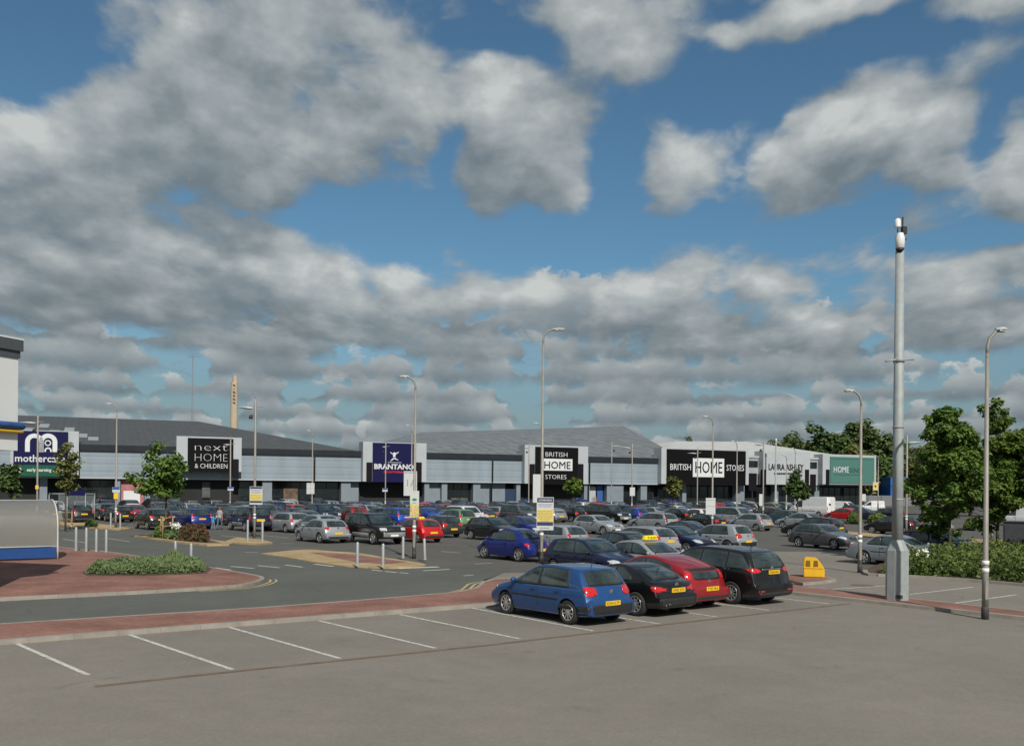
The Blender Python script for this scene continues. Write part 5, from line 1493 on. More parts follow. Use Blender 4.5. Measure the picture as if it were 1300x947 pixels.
# ------------------------------------------------------------------ lamp columns, masts, bollards, signs, shelters
GALV = mat('galvanised_steel', (.29, .315, .32), rough=.62, metal=.1, var=.12, scale=5)
POST = mat('column_paint', (.25, .235, .21), rough=.55, metal=.15, var=.14, scale=3)
POSTB = mat('column_base', (.05, .05, .05), rough=.7)
BAND = mat('reflective_band', (.72, .73, .72), rough=.5, var=.05)
LANT = mat('lantern_shell', (.42, .43, .42), rough=.5, var=.1)
LENS = mat('lantern_glass', (.38, .40, .40), rough=.1, coat=.5, var=.1)
STEEL_B = mat('bollard_steel', (.58, .59, .60), rough=.34, metal=.6, var=.06)
YEL = mat('grit_yellow', (.66, .38, .012), rough=.5, var=.1, scale=4)
BOARD = mat('board_white', (.50, .52, .52), rough=.5, var=.05)
BOARD_Y = mat('board_yellow', (.62, .50, .14), rough=.5, var=.04)
BOARD_N = mat('board_navy', (.03, .035, .10), rough=.5)
TXTG = mat('small_print_grey', (.26, .27, .30), rough=.6)
TXTD = mat('small_print_dark', (.33, .27, .09), rough=.6)

def lamp_post(base, top, arm, label, kind='road', camera=False, clamp=None, r=.085, bands=True, group='lamp columns around the car park'):
    """base and top: survey pixels of foot and of the arm's height; arm: pixel x of the lantern's far end"""
    p = G(*base); Y = p.y
    z = at(top[0], top[1], Y).z; ax = at(arm, top[1], Y).x - at(top[0], top[1], Y).x
    e = empty('lamp_post', p, 0, label, 'lamp post', group)
    sg = 1 if ax > 0 else -1
    bm = bmesh.new()
    if kind == 'road':
        tube(bm, [(0, 0, .32), (0, 0, 1.4), (0, 0, 1.45), (0, 0, z - .62)], [r, r, r * .86, r * .55], n=14); link_bm('column', bm, POST, e)
        bm = bmesh.new(); lathe(bm, [(r * 1.12, 0), (r * 1.12, .3), (r, .34)], n=14); link_bm('foot', bm, POSTB, e)
        bm = bmesh.new(); box(bm, (.0, -r * .98, .78), (r * .95, r * .16, .48)); link_bm('access_door', bm, POST, e)
        bm = bmesh.new(); L_ = abs(ax)
        pts_ = [(0, 0, z - .75), (0, 0, z - .45), (sg * .06, 0, z - .22), (sg * .2, 0, z - .07), (sg * L_ * .45, 0, z - .01), (sg * L_ * .6, 0, z)]
        tube(bm, pts_, [r * .56, r * .52, r * .5, r * .48, r * .42, r * .4], n=10); arm_ = link_bm('bracket', bm, POST, e)
        bm = bmesh.new(); x0, x1 = sg * L_ * .42, sg * L_ * 1.0
        w = .15
        secs = [(0, .05, .04), (.2, .10, .06), (.55, w, .075), (.85, .13, .06), (1, .07, .03)]
        prev = None
        for t, hw_, hh in secs:
            xx = lerp(x0, x1, t); ring = [bm.verts.new((xx, hw_ * cos(a), z + .01 + hh * max(0, sin(a)) - .02 * (sin(a) < -.1))) for a in [2 * pi * i / 12 for i in range(12)]]
            if prev:
                for i in range(12): bm.faces.new((prev[i], prev[(i + 1) % 12], ring[(i + 1) % 12], ring[i]))
            else: bm.faces.new(ring)
            prev = ring
        bm.faces.new(prev[::-1]); bmesh.ops.recalc_face_normals(bm, faces=bm.faces[:])
        ln = link_bm('lantern', bm, LANT, e, smooth=50)
        bm = bmesh.new(); box(bm, (lerp(x0, x1, .55), 0, z - .025), (abs(x1 - x0) * .62, .22, .04)); link_bm('lens', bm, LENS, ln)
    else:
        # slender column with a leaf shaped reflector on a long arm
        tube(bm, [(0, 0, .0), (0, 0, 1.3), (0, 0, z + .5), (0, 0, z + .55)], [r, r * .95, r * .8, .02], n=14); link_bm('column', bm, POST, e)
        bm = bmesh.new(); tube(bm, [(0, 0, z + .5), (0, 0, z + 1.0)], .015, n=5); link_bm('spike', bm, POST, e)
        L_ = abs(ax); bm = bmesh.new()
        tube(bm, [(-sg * .5, 0, z + .06), (0, 0, z + .02), (sg * L_ * .35, 0, z - .05)], .028, n=6); link_bm('bracket', bm, POST, e)
        bm = bmesh.new(); prev = None
        for t, hw_, hh in ((0, .04, .05), (.25, .22, .10), (.5, .26, .085), (.75, .17, .05), (1, .02, .012)):
            xx = sg * lerp(L_ * .12, L_, t); zz = z - .07 + .05 * t
            ring = [bm.verts.new((xx, hw_ * cos(a), zz + hh * sin(a))) for a in [2 * pi * i / 12 for i in range(12)]]
            if prev:
                for i in range(12): bm.faces.new((prev[i], prev[(i + 1) % 12], ring[(i + 1) % 12], ring[i]))
            else: bm.faces.new(ring)
            prev = ring
        bm.faces.new(prev[::-1]); bmesh.ops.recalc_face_normals(bm, faces=bm.faces[:]); link_bm('lantern', bm, LANT, e, smooth=50)
        bm = bmesh.new(); lathe(bm, [(.12, z - .75), (.14, z - .65), (.05, z - .5)], n=12, c=(sg * .3, 0, 0)); tube(bm, [(0, 0, z - .55), (sg * .3, 0, z - .52)], .025, n=6)
        link_bm('floodlight', bm, TRIM, e)
    if bands:
        for h in (1.25, 1.45):
            bm = bmesh.new(); lathe(bm, [(r * 1.07, h), (r * 1.07, h + .12)], n=14); link_bm('reflective_band', bm, BAND, e)
    if clamp:
        zc = at(base[0], clamp, Y).z; bm = bmesh.new(); tube(bm, [(0, 0, zc), (.28, 0, zc)], .02, n=5); link_bm('clamp', bm, POST, e)
    return e

for a in (
    ((147, 671), (147.6, 513), 133, 'slim lamp column left of the red pink window poster, lantern to the left', 'road'),
    ((47, 668), (47, 536), 22, 'lamp column with leaf shaped reflector in front of the navy sign with the white m', 'leaf'),
    ((323, 683), (323.5, 517), 301, 'lamp column with leaf shaped reflector carrying a yellow and white board', 'leaf'),
    ((292, 656), (292.5, 564), 283, 'lamp column with leaf reflector overlapping the black sign with thin lettering', 'leaf'),
    ((396, 661), (395.5, 547), 388.5, 'slim lamp column beside the dark downpipe left of the royal blue sign', 'road'),
    ((525.6, 709), (527.5, 478.5), 507, 'lamp column on the traffic island between two steel bollards', 'road'),
    ((522, 668), (522, 540.5), 513.5, 'shorter lamp column right behind the one on the traffic island, carrying a white board', 'road'),
    ((489, 652), (488.6, 567), 484, 'distant lamp column overlapping the left of the royal blue sign', 'leaf'),
    ((687.3, 715), (691.8, 418.5), 719, 'tallest lamp column, beside the blue rounded hatchback, lantern to the right', 'road'),
    ((686.6, 672), (686.6, 537.5), 675.5, 'lamp column close behind the tallest one, lantern to the left', 'road'),
    ((671, 652), (671, 568), 664, 'distant lamp column in front of the left edge of the tall black sign', 'leaf'),
    ((776, 652), (776, 566), 788, 'distant lamp column right of the tall black sign, reflector to the right', 'leaf'),
    ((802, 655), (802, 568), 785, 'distant lamp column with reflector to the left and a small white board', 'leaf'),
    ((904, 680), (905, 529), 891, 'lamp column carrying a double white board in front of the wide black sign', 'road'),
    ((885, 654), (885, 575), 872, 'distant leaf reflector lamp column in front of the white box of the wide black sign', 'leaf'),
    ((935, 663), (936.2, 560), 928, 'lamp column overlapping the last word of the wide black sign', 'road'),
    ((968.6, 663), (969, 564), 957, 'lamp column with leaf reflector in front of the left of the white shop sign', 'leaf'),
    ((998, 660), (997.8, 578), 992, 'thin distant lamp column in front of the serif lettering', 'road'),
    ((1009, 659), (1009.2, 569), 1004, 'thin distant lamp column behind the small tree by the white van', 'road'),
    ((1091.5, 727), (1093, 496.5), 1071.5, 'lamp column at the rounded end of the hedge bed, lantern to the left', 'road'),
    ((1114.5, 655), (1114.7, 578.5), 1108.5, 'distant lamp column under the trees carrying a small yellow board', 'road'),
    ((1150.5, 681), (1151, 561), 1170, 'lamp column with leaf reflector just right of the camera mast', 'leaf'),
    ((1259, 690), (1259, 522.5), 1244, 'lamp column standing behind the broad leaved trees, lantern to the left', 'road'),
    ((1250.5, 786), (1256, 419), 1280, 'nearest lamp column, at the kerb by the right edge, lantern to the right', 'road'),
):
    lamp_post(*a[:4], kind=a[4])

# camera mast
def build_mast():
    p = G(1138.5, 765); Y = p.y
    e = empty('camera_mast', p, radians(12), 'tall galvanised camera mast on an eight sided steel cabinet base', 'camera mast')
    zb = at(1138, 685, Y).z; zt = at(1140, 318, Y).z; z2 = at(1140, 457.5, Y).z
    bm = bmesh.new(); lathe(bm, [(.335, 0), (.335, .02), (.335, zb - .32), (.175, zb)], n=8); 
    for f in bm.faces: f.smooth = False
    cab = link_bm('cabinet', bm, GALV, e)
    bm = bmesh.new(); box(bm, (-.1195, -.2885, .98), (.2, .03, 1.2), rz=radians(-22.5)); link_bm('cabinet_door', bm, GALV, cab)
    bm = bmesh.new(); box(bm, (-.122, -.2945, .22), (.2, .03, .10), rz=radians(-22.5)); link_bm('vent', bm, POSTB, cab)
    bm = bmesh.new()
    for k in range(8):
        a_ = pi / 8 + pi / 4 * k; box(bm, (.30 * cos(a_), .30 * sin(a_), .03), (.14, .06, .06), rz=a_ + pi / 2); lathe(bm, [(.022, .0), (.022, .07)], n=6, c=(.38 * cos(a_), .38 * sin(a_), 0))
    lathe(bm, [(.44, 0), (.44, .025)], n=8); link_bm('base_plate', bm, GALV, e)
    bm = bmesh.new(); tube(bm, [(0, 0, zb - .05), (0, 0, zb + 2.5), (0, 0, zt)], [.165, .155, .125], n=20); link_bm('column', bm, GALV, e)
    bm = bmesh.new(); 
    for h in (zb + 1.2, zb + 3.4): lathe(bm, [(.168, h), (.168, h + .05)], n=20)
    link_bm('collar', bm, GALV, e)
    bm = bmesh.new(); tube(bm, [(-.46, 0, z2 - .05), (-.2, -.04, z2), (.2, -.04, z2 + .02), (.5, 0, z2 + .05)], .03, n=6); lathe(bm, [(.17, z2 - .06), (.17, z2 + .06)], n=16); link_bm('cross_arm', bm, GALV, e)
    W_ = mat('camera_white', (.68, .68, .68), rough=.4)
    bm = bmesh.new(); lathe(bm, [(.03, zt - .02), (.13, zt + .06), (.145, zt + .34), (.1, zt + .5), (.02, zt + .52)], n=16, c=(-.04, -.06, 0)); cam_ = link_bm('camera_housing', bm, W_, e, smooth=50)
    bm = bmesh.new(); lathe(bm, [(.1, zt - .04), (.13, zt + .04), (.05, zt - .12)][::-1], n=14, c=(-.04, -.06, 0)); link_bm('dome', bm, TRIM, cam_)
    bm = bmesh.new(); lathe(bm, [(.02, zt + .66), (.09, zt + .70), (.09, zt + .92), (.03, zt + .97)], n=14, c=(-.08, 0, 0)); link_bm('beacon', bm, W_, e, smooth=50)
    bm = bmesh.new(); tube(bm, [(.09, 0, zt), (.09, 0, zt + 1.02)], .022, n=6); tube(bm, [(-.08, 0, zt + .5), (-.08, 0, zt + .98)], .016, n=6); box(bm, (.1, -.05, zt + .6), (.14, .12, .22)); tube(bm, [(.1, 0, zt + .35), (.22, 0, zt + .35)], .02, n=5); link_bm('bracket', bm, TRIM, e)
build_mast()
# plain distant mast
p = G(984.5, 647); zt = at(984.5, 561, p.y).z
e = empty('camera_mast', p, 0, 'distant plain steel mast in front of the white shop sign', 'camera mast')
bm = bmesh.new(); tube(bm, [(0, 0, 0), (0, 0, 1.8), (0, 0, 2.0), (0, 0, zt)], [.34, .34, .17, .13], n=12); link_bm('column', bm, GALV, e)
bm = bmesh.new(); lathe(bm, [(.1, zt), (.2, zt + .1), (.2, zt + .5), (.05, zt + .6)], n=12); link_bm('camera_housing', bm, BOARD, e)

# bollards
def bollard(x, y, top, label, z0=.1, mt=None, cap=False):
    p = G(x, y, z0); z = at(x, top, p.y).z - z0
    e = empty('bollard', p, 0, label, 'bollard', 'steel bollards')
    bm = bmesh.new(); lathe(bm, [(.062, 0), (.062, z - .06), (.05, z - .01), (.02, z)], n=14); link_bm('post', bm, STEEL_B, e, smooth=50)
    bm = bmesh.new(); lathe(bm, [(.085, 0), (.085, .02), (.066, .035)], n=14); link_bm('flange', bm, GALV, e)
    if cap:
        bm = bmesh.new(); box(bm, (0, -.02, z - .1), (.62, .03, .16)); link_bm('plate', bm, PLATE_Y, e)
    return e
for a in ((96.5, 699, 669, 'steel bollard nearest the trolley shelter, first of the row of four'), (109.5, 699.6, 669.5, 'second steel bollard counted from the trolley shelter'), (122.2, 700.2, 671.5, 'third steel bollard counted from the trolley shelter'), (134.8, 700.6, 672, 'steel bollard at the road end of the row of four by the shelter'),
          (222.6, 706, 686.8, 'steel bollard behind the tall tuft of the green shrub bed'), (242.5, 712.6, 689.4, 'steel bollard at the right end of the green shrub bed'),
          (140.6, 670.6, 651, 'steel bollard left of the slim lamp column'), (152.6, 671.3, 652, 'steel bollard right of the slim lamp column'),
          (453.7, 718.3, 688, 'steel bollard at the front of the traffic island, nearer the silver hatchback'), (486.2, 719.8, 689.8, 'steel bollard at the front corner of the traffic island'),
          (511.7, 708.3, 681, 'steel bollard left of the lamp column on the traffic island'), (539.6, 710.4, 683.3, 'slightly leaning steel bollard right of the lamp column on the traffic island'),
          (314.4, 687, 659.5, 'steel bollard left of the lamp column with the yellow board')):
    b = bollard(*a)
    if a[0] == 539.6: b.rotation_euler = (0, radians(-2.5), 0)
b = bollard(333.2, 688, 660.5, 'steel bollard right of the lamp column with the yellow board')

# boards on columns
def board(name, label, cx, x0, x1, y0, y1, basepx, bands, logo=None, off=-.14, legend=True):
    Y = G(*basepx).y + off
    c = at((x0 + x1) / 2, (y0 + y1) / 2, Y); w = at(x1, y0, Y).x - at(x0, y0, Y).x; h = at(x0, y0, Y).z - at(x0, y1, Y).z
    e = empty(name, c, radians(-2), label, 'sign')
    bm = bmesh.new(); box(bm, (0, 0, 0), (w, .03, h)); link_bm('board', bm, BOARD, e)
    for f0, f1, m in bands:
        bm = bmesh.new(); box(bm, (0, -.018, h / 2 - (f0 + f1) / 2 * h), (w * .94, .012, (f1 - f0) * h)); link_bm('panel', bm, m, e)
    return e, w, h
def small_print(e, w, h, rows, m, dy=-.026):
    """lines too small to read from here: short dashes the length of words"""
    rnd = random.Random(len(rows) * 7 + int(w * 100)); bm = bmesh.new()
    for f, hh, fill in rows:
        x = -w * .5 * fill
        while x < w * .5 * fill:
            l = rnd.uniform(.06, .16) * w; l = min(l, w * .5 * fill - x)
            if l < .02: break
            box(bm, (x + l / 2, dy, h / 2 - f * h), (l, .006, hh * h)); x += l + .035 * w
    link_bm('small_print', bm, m, e)
e, w, h = board('notice_board', 'yellow white and navy parking notice on the tallest lamp column', 692, 681.3, 702.8, 631, 672.8, (687.3, 715), [(0.02, .155, BOARD_N), (.375, .745, BOARD_Y), (.755, .86, BOARD_N)])
bm = bmesh.new(); text_bm(bm, 'CUSTOMER PARKING', h * .05, TM(0, h / 2 - .115 * h, -.025), depth=.006, width=w * .78, bold=.02); link_bm('lettering', bm, LETTER, e)
small_print(e, w, h, [(.22, .028, .86), (.28, .02, .7), (.93, .025, .6)], TXTG); small_print(e, w, h, [(.42, .018, .84), (.47, .018, .8), (.52, .018, .85), (.57, .018, .8), (.62, .018, .84), (.67, .018, .7), (.72, .015, .5)], TXTD)
e, w, h = board('notice_board', 'yellow white and navy parking notice on the leaf lamp column by the people carriers', 325, 317, 333.3, 617.5, 640.4, (323, 683), [(0.02, .12, BOARD_N), (.42, .78, BOARD_Y), (.80, .90, BOARD_N)])
small_print(e, w, h, [(.2, .04, .86), (.29, .03, .7), (.36, .025, .7)], TXTG); small_print(e, w, h, [(.48, .025, .84), (.56, .025, .8), (.64, .025, .84), (.72, .02, .7)], TXTD)
e, w, h = board('poster_board', 'white board with green oval mark above a yellow green picture panel', 526, 520.5, 532, 623, 657.2, (525.6, 709), [])
bm = bmesh.new(); box(bm, (0, -.018, -h * .24), (w * .96, .012, h * .48)); link_bm('picture_panel', bm, mat('picture_print', (.50, .46, .14), var=.55, scale=7, rough=.5), e)
bm = bmesh.new(); box(bm, (0, -.026, -h * .2), (w * .5, .008, h * .2)); box(bm, (-.02, -.027, -h * .37), (w * .4, .008, h * .06)); link_bm('picture_detail', bm, mat('picture_print_pale', (.62, .42, .24), var=.3, scale=9), e)
bm = bmesh.new(); lathe(bm, [(.1, -.028), (.1, -.016)], n=20, axis='Y', c=(0, 0, 0)); 
for v in bm.verts: v.co.x *= w * 3.0 * .9; v.co.z = v.co.z * .62 + h * .18
link_bm('emblem', bm, mat('mark_green', (.02, .24, .10), rough=.5), e)
small_print(e, w, h, [(.06, .015, .2), (.45, .02, .4)], TXTG)
e, w, h = board('bus_stop_flag', 'tall white board lettered 1A on the shorter lamp column', 521, 512.6, 529.4, 598, 629.2, (522, 668), [], off=-.12)
bm = bmesh.new(); text_bm(bm, '1A', h * .3, TM(w * .12, -h * .12, -.016), depth=.006, bold=.004); link_bm('lettering', bm, TXTG, e)
bm = bmesh.new(); box(bm, (0, -.016, h * .44), (w * .98, .012, h * .035)); link_bm('rule', bm, TXTG, e)
e, w, h = board('bus_stop_flag', 'tall blank white board half hidden by the tallest lamp column', 683, 676.6, 690, 602, 638, (686.6, 672), [], off=-.12)
for lab, x0, x1, y0, y1, bp in (('white two part board on the lamp column by the downpipe', 389.2, 399.2, 613, 627, (396, 661)), ('white double board with grey rules on the lamp column before the wide black sign', 896, 908.2, 632, 653, (904, 680)),
                                ('small white board on the distant column right of the tall black sign', 799.6, 806, 618.6, 629.4, (802, 655)), ('narrow white board seen at an angle beside the leaf lamp column', 963.8, 968, 627, 642, (968.6, 663)),
                                ('small pale board on the column under the navy end of the blue grey range', 289, 296.5, 618, 622.6, (292, 656)), ('small blue white board on the distant column below the royal blue sign', 485.5, 492, 619.5, 624, (489, 652)),
                                ('small yellow board on the distant column below the trees', 1108.2, 1114.6, 612, 622.4, (1114.5, 655)), ('white and orange board beside the sea green sign', 1093.5, 1099, 627, 636, (1096, 652)),
                                ('blue and white board above a yellow plate on the slim lamp column', 142.6, 152.4, 618, 625, (147, 671)), ('yellow plate on the slim lamp column', 144.4, 150.2, 625.6, 633.4, (147, 671)), ('small round yellow plate on the leaf lamp column before the navy sign', 45, 49, 616, 621, (47, 668))):
    m2 = BOARD_Y if 'yellow' in lab and 'blue' not in lab else None
    e, w, h = board('notice_board', lab, 0, x0, x1, y0, y1, bp, [(.04, .96, PLATE_Y if 'plate' in lab and 'above' not in lab else m2)] if m2 else ([(.0, .5, BLUEP)] if 'blue' in lab else []), off=-.12)
    if 'double' in lab or 'two part' in lab:
        bm = bmesh.new()
        for f in (.12, .5): box(bm, (0, -.02, h / 2 - f * h), (w * .96, .012, h * .02))
        if 'two part' in lab: box(bm, (0, -.021, 0), (w * .03, .012, h * .96))
        link_bm('rule', bm, TXTG, e)
    if 'trees' in lab:
        bm = bmesh.new(); lathe(bm, [(w * .2, -.03), (w * .2, -.018)], n=14, axis='Y'); link_bm('emblem', bm, INK, e)
p = G(332, 682); e = empty('number_sign', (p.x, p.y, 0), 0, 'low yellow plate on a thin stake beside the right bollard', 'sign')
bm = bmesh.new(); tube(bm, [(0, 0, 0), (0, 0, 1.18)], .02, n=6); link_bm('stake', bm, GALV, e)
bm = bmesh.new(); box(bm, (-.05, -.03, 1.12), (.52, .02, .16)); link_bm('plate', bm, PLATE_Y, e)

# grit bin: low moulded tub with a raked front and two hollows painted as shade
def grit_bin():
    p = G(1034.5, 732, .1)
    e = empty('grit_bin', p, radians(-16), 'yellow moulded grit bin on the little brick island', 'grit bin')
    prof = [(-.40, 0), (-.42, .30), (-.40, .60), (-.36, .68), (.10, .66), (.30, .44), (.40, .30), (.40, 0)]
    bm = bmesh.new(); a = [bm.verts.new((x * .95 - .04, -.34, z * 1.1)) for x, z in prof]; b = [bm.verts.new((x * .95 - .04, .34, z * 1.1)) for x, z in prof]
    n = len(prof); bm.faces.new(a); bm.faces.new(b[::-1])
    for i in range(n): bm.faces.new((a[(i + 1) % n], a[i], b[i], b[(i + 1) % n]))
    bmesh.ops.recalc_face_normals(bm, faces=bm.faces[:]); bmesh.ops.bevel(bm, geom=bm.edges[:], offset=.03, segments=2, affect='EDGES')
    link_bm('tub', bm, YEL, e, smooth=40)
    bm = bmesh.new()
    for x in (-.26, .02): box(bm, (x, -.345, .53), (.17, .03, .22), top=(.8, 1))
    link_bm('hand_hold', bm, mat('grit_yellow_shaded', (.16, .085, .004), rough=.7), e)  # recess shade put into a darker yellow, nothing is hollowed out
    bm = bmesh.new(); box(bm, (-.06, -.352, .36), (.70, .02, .025)); link_bm('lid_rim', bm, YEL, e)
grit_bin()

# utility box at the right edge
p0 = G(1273, 697); p1 = G(1340, 700)
e = empty('utility_cabinet', p0, atan2(p1.y - p0.y, p1.x - p0.x), 'dark grey steel cabinet behind the hedge at the right edge', 'cabinet')
bm = bmesh.new(); hgt = at(1273, 663, p0.y).z; lbox(bm, 0, 3.4, 0, 1.6, .05, hgt); link_bm('body', bm, mat('cabinet_grey', (.055, .058, .066), rough=.6, var=.15), e)
bm = bmesh.new(); lbox(bm, -.04, 3.44, -.04, 1.64, hgt, hgt + .06); link_bm('lid', bm, TRIM, e)
bm = bmesh.new(); lbox(bm, .1, 1.6, -.03, 0.005, .2, hgt - .15); lbox(bm, 1.7, 3.3, -.03, .005, .2, hgt - .15); link_bm('cabinet_doors', bm, MATS['cabinet_grey'], e)

# ------------------------------------------------------------------ trolley shelters
def smoky(name, col, alpha):
    m, nt, b = nodes_of(name)
    b.inputs['Base Color'].default_value = (*col, 1); b.inputs['Roughness'].default_value = .2; b.inputs['Alpha'].default_value = alpha
    MATS[name] = m; return m
SMOKE = smoky('smoked_sheet', (.36, .355, .33), .86)
CLEAR = smoky('clear_sheet', (.35, .40, .42), .35)
BLUE_S = mat('shelter_blue', (.014, .06, .21), rough=.4, var=.1)
def shelter():
    p = G(73, 709.5, .1)
    e = empty('trolley_shelter', p, radians(216), 'curved smoked canopy trolley shelter with white hoops and blue skirt', 'shelter')
    # local x runs along the shelter (to the left in view), local y towards the camera side
    R_, z0, H = 1.35, .55, 2.55
    arc = [(cos(pi / 2 * i / 12) * 0 + 0, 0) for i in range(1)]
    prof = [(0, z0), (0, z0 + .75)] + [(-R_ * (1 - cos(pi / 2 * i / 12)), z0 + .75 + (H - z0 - .75) * sin(pi / 2 * i / 12)) for i in range(1, 13)] + [(-R_ - .25, H + .01)]
    Lg = 7.0
    bm = bmesh.new()
    prev = None
    for y, z in prof:
        cur = [bm.verts.new((0, y, z)), bm.verts.new((Lg, y, z))]
        if prev: bm.faces.new((prev[0], prev[1], cur[1], cur[0]))
        prev = cur
    r = bmesh.ops.solidify(bm, geom=bm.faces[:], thickness=.02)
    link_bm('canopy', bm, SMOKE, e, smooth=60)
    for x in (0, Lg / 2, Lg):
        bm = bmesh.new(); tube(bm, [(x, .03, 0), (x, .03, z0)] + [(x, y + .02, z + .02) for y, z in prof], .032, n=8); link_bm('hoop', bm, BOARD, e)
        bm = bmesh.new(); tube(bm, [(x, -R_ - .2, 0), (x, -R_ - .2, H)], .04, n=8); link_bm('post', bm, GALV, e)
    bm = bmesh.new(); tube(bm, [(0, .03, z0 + .02), (Lg, .03, z0 + .02)], .03, n=6); tube(bm, [(0, -R_ - .22, H), (Lg, -R_ - .22, H)], .03, n=6); link_bm('rail', bm, BOARD, e)
    for i in range(2):
        bm = bmesh.new(); box(bm, (Lg / 4 + i * Lg / 2, .02, z0 / 2 + .02), (Lg / 2 - .1, .03, z0 - .1)); link_bm('skirt_panel', bm, BLUE_S, e)
    bm = bmesh.new(); box(bm, (Lg / 2, -R_ - .2, .55), (Lg, .03, .9)); link_bm('back_panel', bm, BLUE_S, e)
shelter()
def shelter_far():
    a = G(62, 664); b = G(113, 664)
    e = empty('trolley_shelter', a, 0, 'small glazed trolley shelter with blue fascia behind the young tree', 'shelter')
    w = b.x - a.x; h = at(80, 627, a.y).z
    bm = bmesh.new()
    for x in (0, w / 2, w):
        for y in (0, 1.8): tube(bm, [(x, y, 0), (x, y, h)], .04, n=6)
    for y in (0, 1.8): tube(bm, [(0, y, h), (w, y, h)], .04, n=6)
    tube(bm, [(0, 0, .9), (w, 0, .9)], .03, n=6); link_bm('frame', bm, GALV, e)
    bm = bmesh.new(); lbox(bm, -.05, w + .05, -.05, 1.9, h + .02, h + .08); link_bm('roof', bm, CLEAR, e)
    bm = bmesh.new(); lbox(bm, .05, w - .05, 1.76, 1.78, .3, h - .1); link_bm('pane', bm, CLEAR, e)
    bm = bmesh.new(); lbox(bm, w * .5, w, -.1, -.04, h - .12, h + .42); link_bm('fascia', bm, NAVY, e)
shelter_far()

# ------------------------------------------------------------------ corner of the near store
def corner_store():
    Y = 29.0; C = at(22, 600, Y); C.z = 0
    WHITEP = mat('store_white_panel', (.66, .68, .68), rough=.5, var=.05, scale=.8)
    CORN = mat('store_cornice', (.07, .08, .09), rough=.5, var=.12)
    GREYP = mat('store_grey', (.30, .32, .34), rough=.5, var=.1)
    ang = radians(-108)                       # right-hand wall runs towards the camera
    e = empty('corner_store', C, ang, 'white store corner with dark overhanging cornice at the left edge', 'building')
    z = lambda y: at(14, y, Y).z
    # local x along the right wall towards the camera, local y to the right (outside is +y)
    bm = bmesh.new(); lbox(bm, .35, 26, -16, -.62, .1, z(455)); link_bm('wall', bm, GREYP, e)
    bm = bmesh.new(); lbox(bm, 0, .75, -.6, 0, z(572), z(454)); lbox(bm, .75, 24, -.6, -.03, z(572), z(454)); lbox(bm, 0, .34, -14, -.6, z(572), z(454)); link_bm('fascia_panel', bm, WHITEP, e)
    bm = bmesh.new(); lbox(bm, -.10, 26, -16, .10, z(446), z(432)); lbox(bm, -.04, 26, -16, .04, z(455), z(446) - .004); link_bm('cornice', bm, CORN, e)
    bm = bmesh.new(); lbox(bm, -.11, 26, -16.02, .11, z(432), z(432) + .05); link_bm('cornice_cap', bm, WHITEP, e)
    for y, r_, m, ex in ((541, .115, BLUEP, -.06), (548, .05, PLATE_Y, -.02)):
        bm = bmesh.new(); tube(bm, [(ex - .06, .13, z(y)), (ex, .13, z(y)), (24, .13, z(y))], [r_ * .6, r_, r_], n=12); link_bm('trim_tube', bm, m, e)
corner_store()
# ------------------------------------------------------------------ trees, hedges, people
BARK = mat('bark', (.085, .068, .05), rough=.95, var=.35, scale=8, bump=.4)
STAKE = mat('timber_stake', (.30, .21, .12), rough=.9, var=.2, scale=6)
LEAF_A = leaf_mat('leaf_fresh', (.065, .125, .022), (.19, .27, .045), trans=.35)
LEAF_B = leaf_mat('leaf_mid', (.055, .115, .022), (.17, .265, .045), trans=.35)
LEAF_D = leaf_mat('leaf_dark', (.036, .066, .018), (.09, .145, .034), trans=.2)
LEAF_W = leaf_mat('leaf_wood', (.06, .095, .032), (.14, .19, .06), trans=.2)
LEAF_O = leaf_mat('leaf_olive', (.085, .10, .028), (.19, .20, .055), trans=.22)
LEAF_H = leaf_mat('leaf_hedge', (.055, .09, .02), (.15, .19, .045), trans=.2)
LEAF_S = leaf_mat('leaf_grey_green', (.085, .13, .055), (.19, .25, .105), trans=.12)
LEAF_R = leaf_mat('leaf_copper', (.060, .032, .018), (.12, .065, .03), trans=.1)
PETAL = mat('petal_white', (.75, .75, .70), rough=.7)

def leaf_quad(bm, p, n, size, rnd, asp=1.6):
    n = n.normalized(); u, v = frame_of(n); a = rnd.uniform(0, 2 * pi)
    d = u * cos(a) + v * sin(a); s = n.cross(d)
    d *= size * asp * .5; s *= size * .5
    b = n * size * .15
    vs = [bm.verts.new(q) for q in (p - d, p + s * .9 + b, p + d, p - s * .9 + b)]
    bm.faces.new(vs)

def rdir(rnd):
    while True:
        v = Vector((rnd.uniform(-1, 1), rnd.uniform(-1, 1), rnd.uniform(-1, 1)))
        if .05 < v.length < 1: return v.normalized()

def crown_clumps(rnd, cx, cz, rx, rz, n, taper=0.3, gap=.12):
    """centres and radii of leafy clumps filling an uneven crown"""
    out = []; t = 0
    k_ = rnd.uniform(0, 50)
    while len(out) < n and t < n * 30:
        t += 1
        d = rdir(rnd); d = d * rnd.random() ** .42 * (1.02 + .55 * noise.noise(d * 1.6 + Vector((k_, 0, 0))))
        w = 1 - taper * max(0, d.z) - taper * .5 * max(0, -d.z)
        p = Vector((d.x * rx * w, d.y * rx * w, cz + d.z * rz))
        if noise.noise(p * .9 + Vector((cx, cx * 2, 3))) < -gap and d.length > .5: continue
        out.append((p, rnd.uniform(.55, 1.0)))
    return out

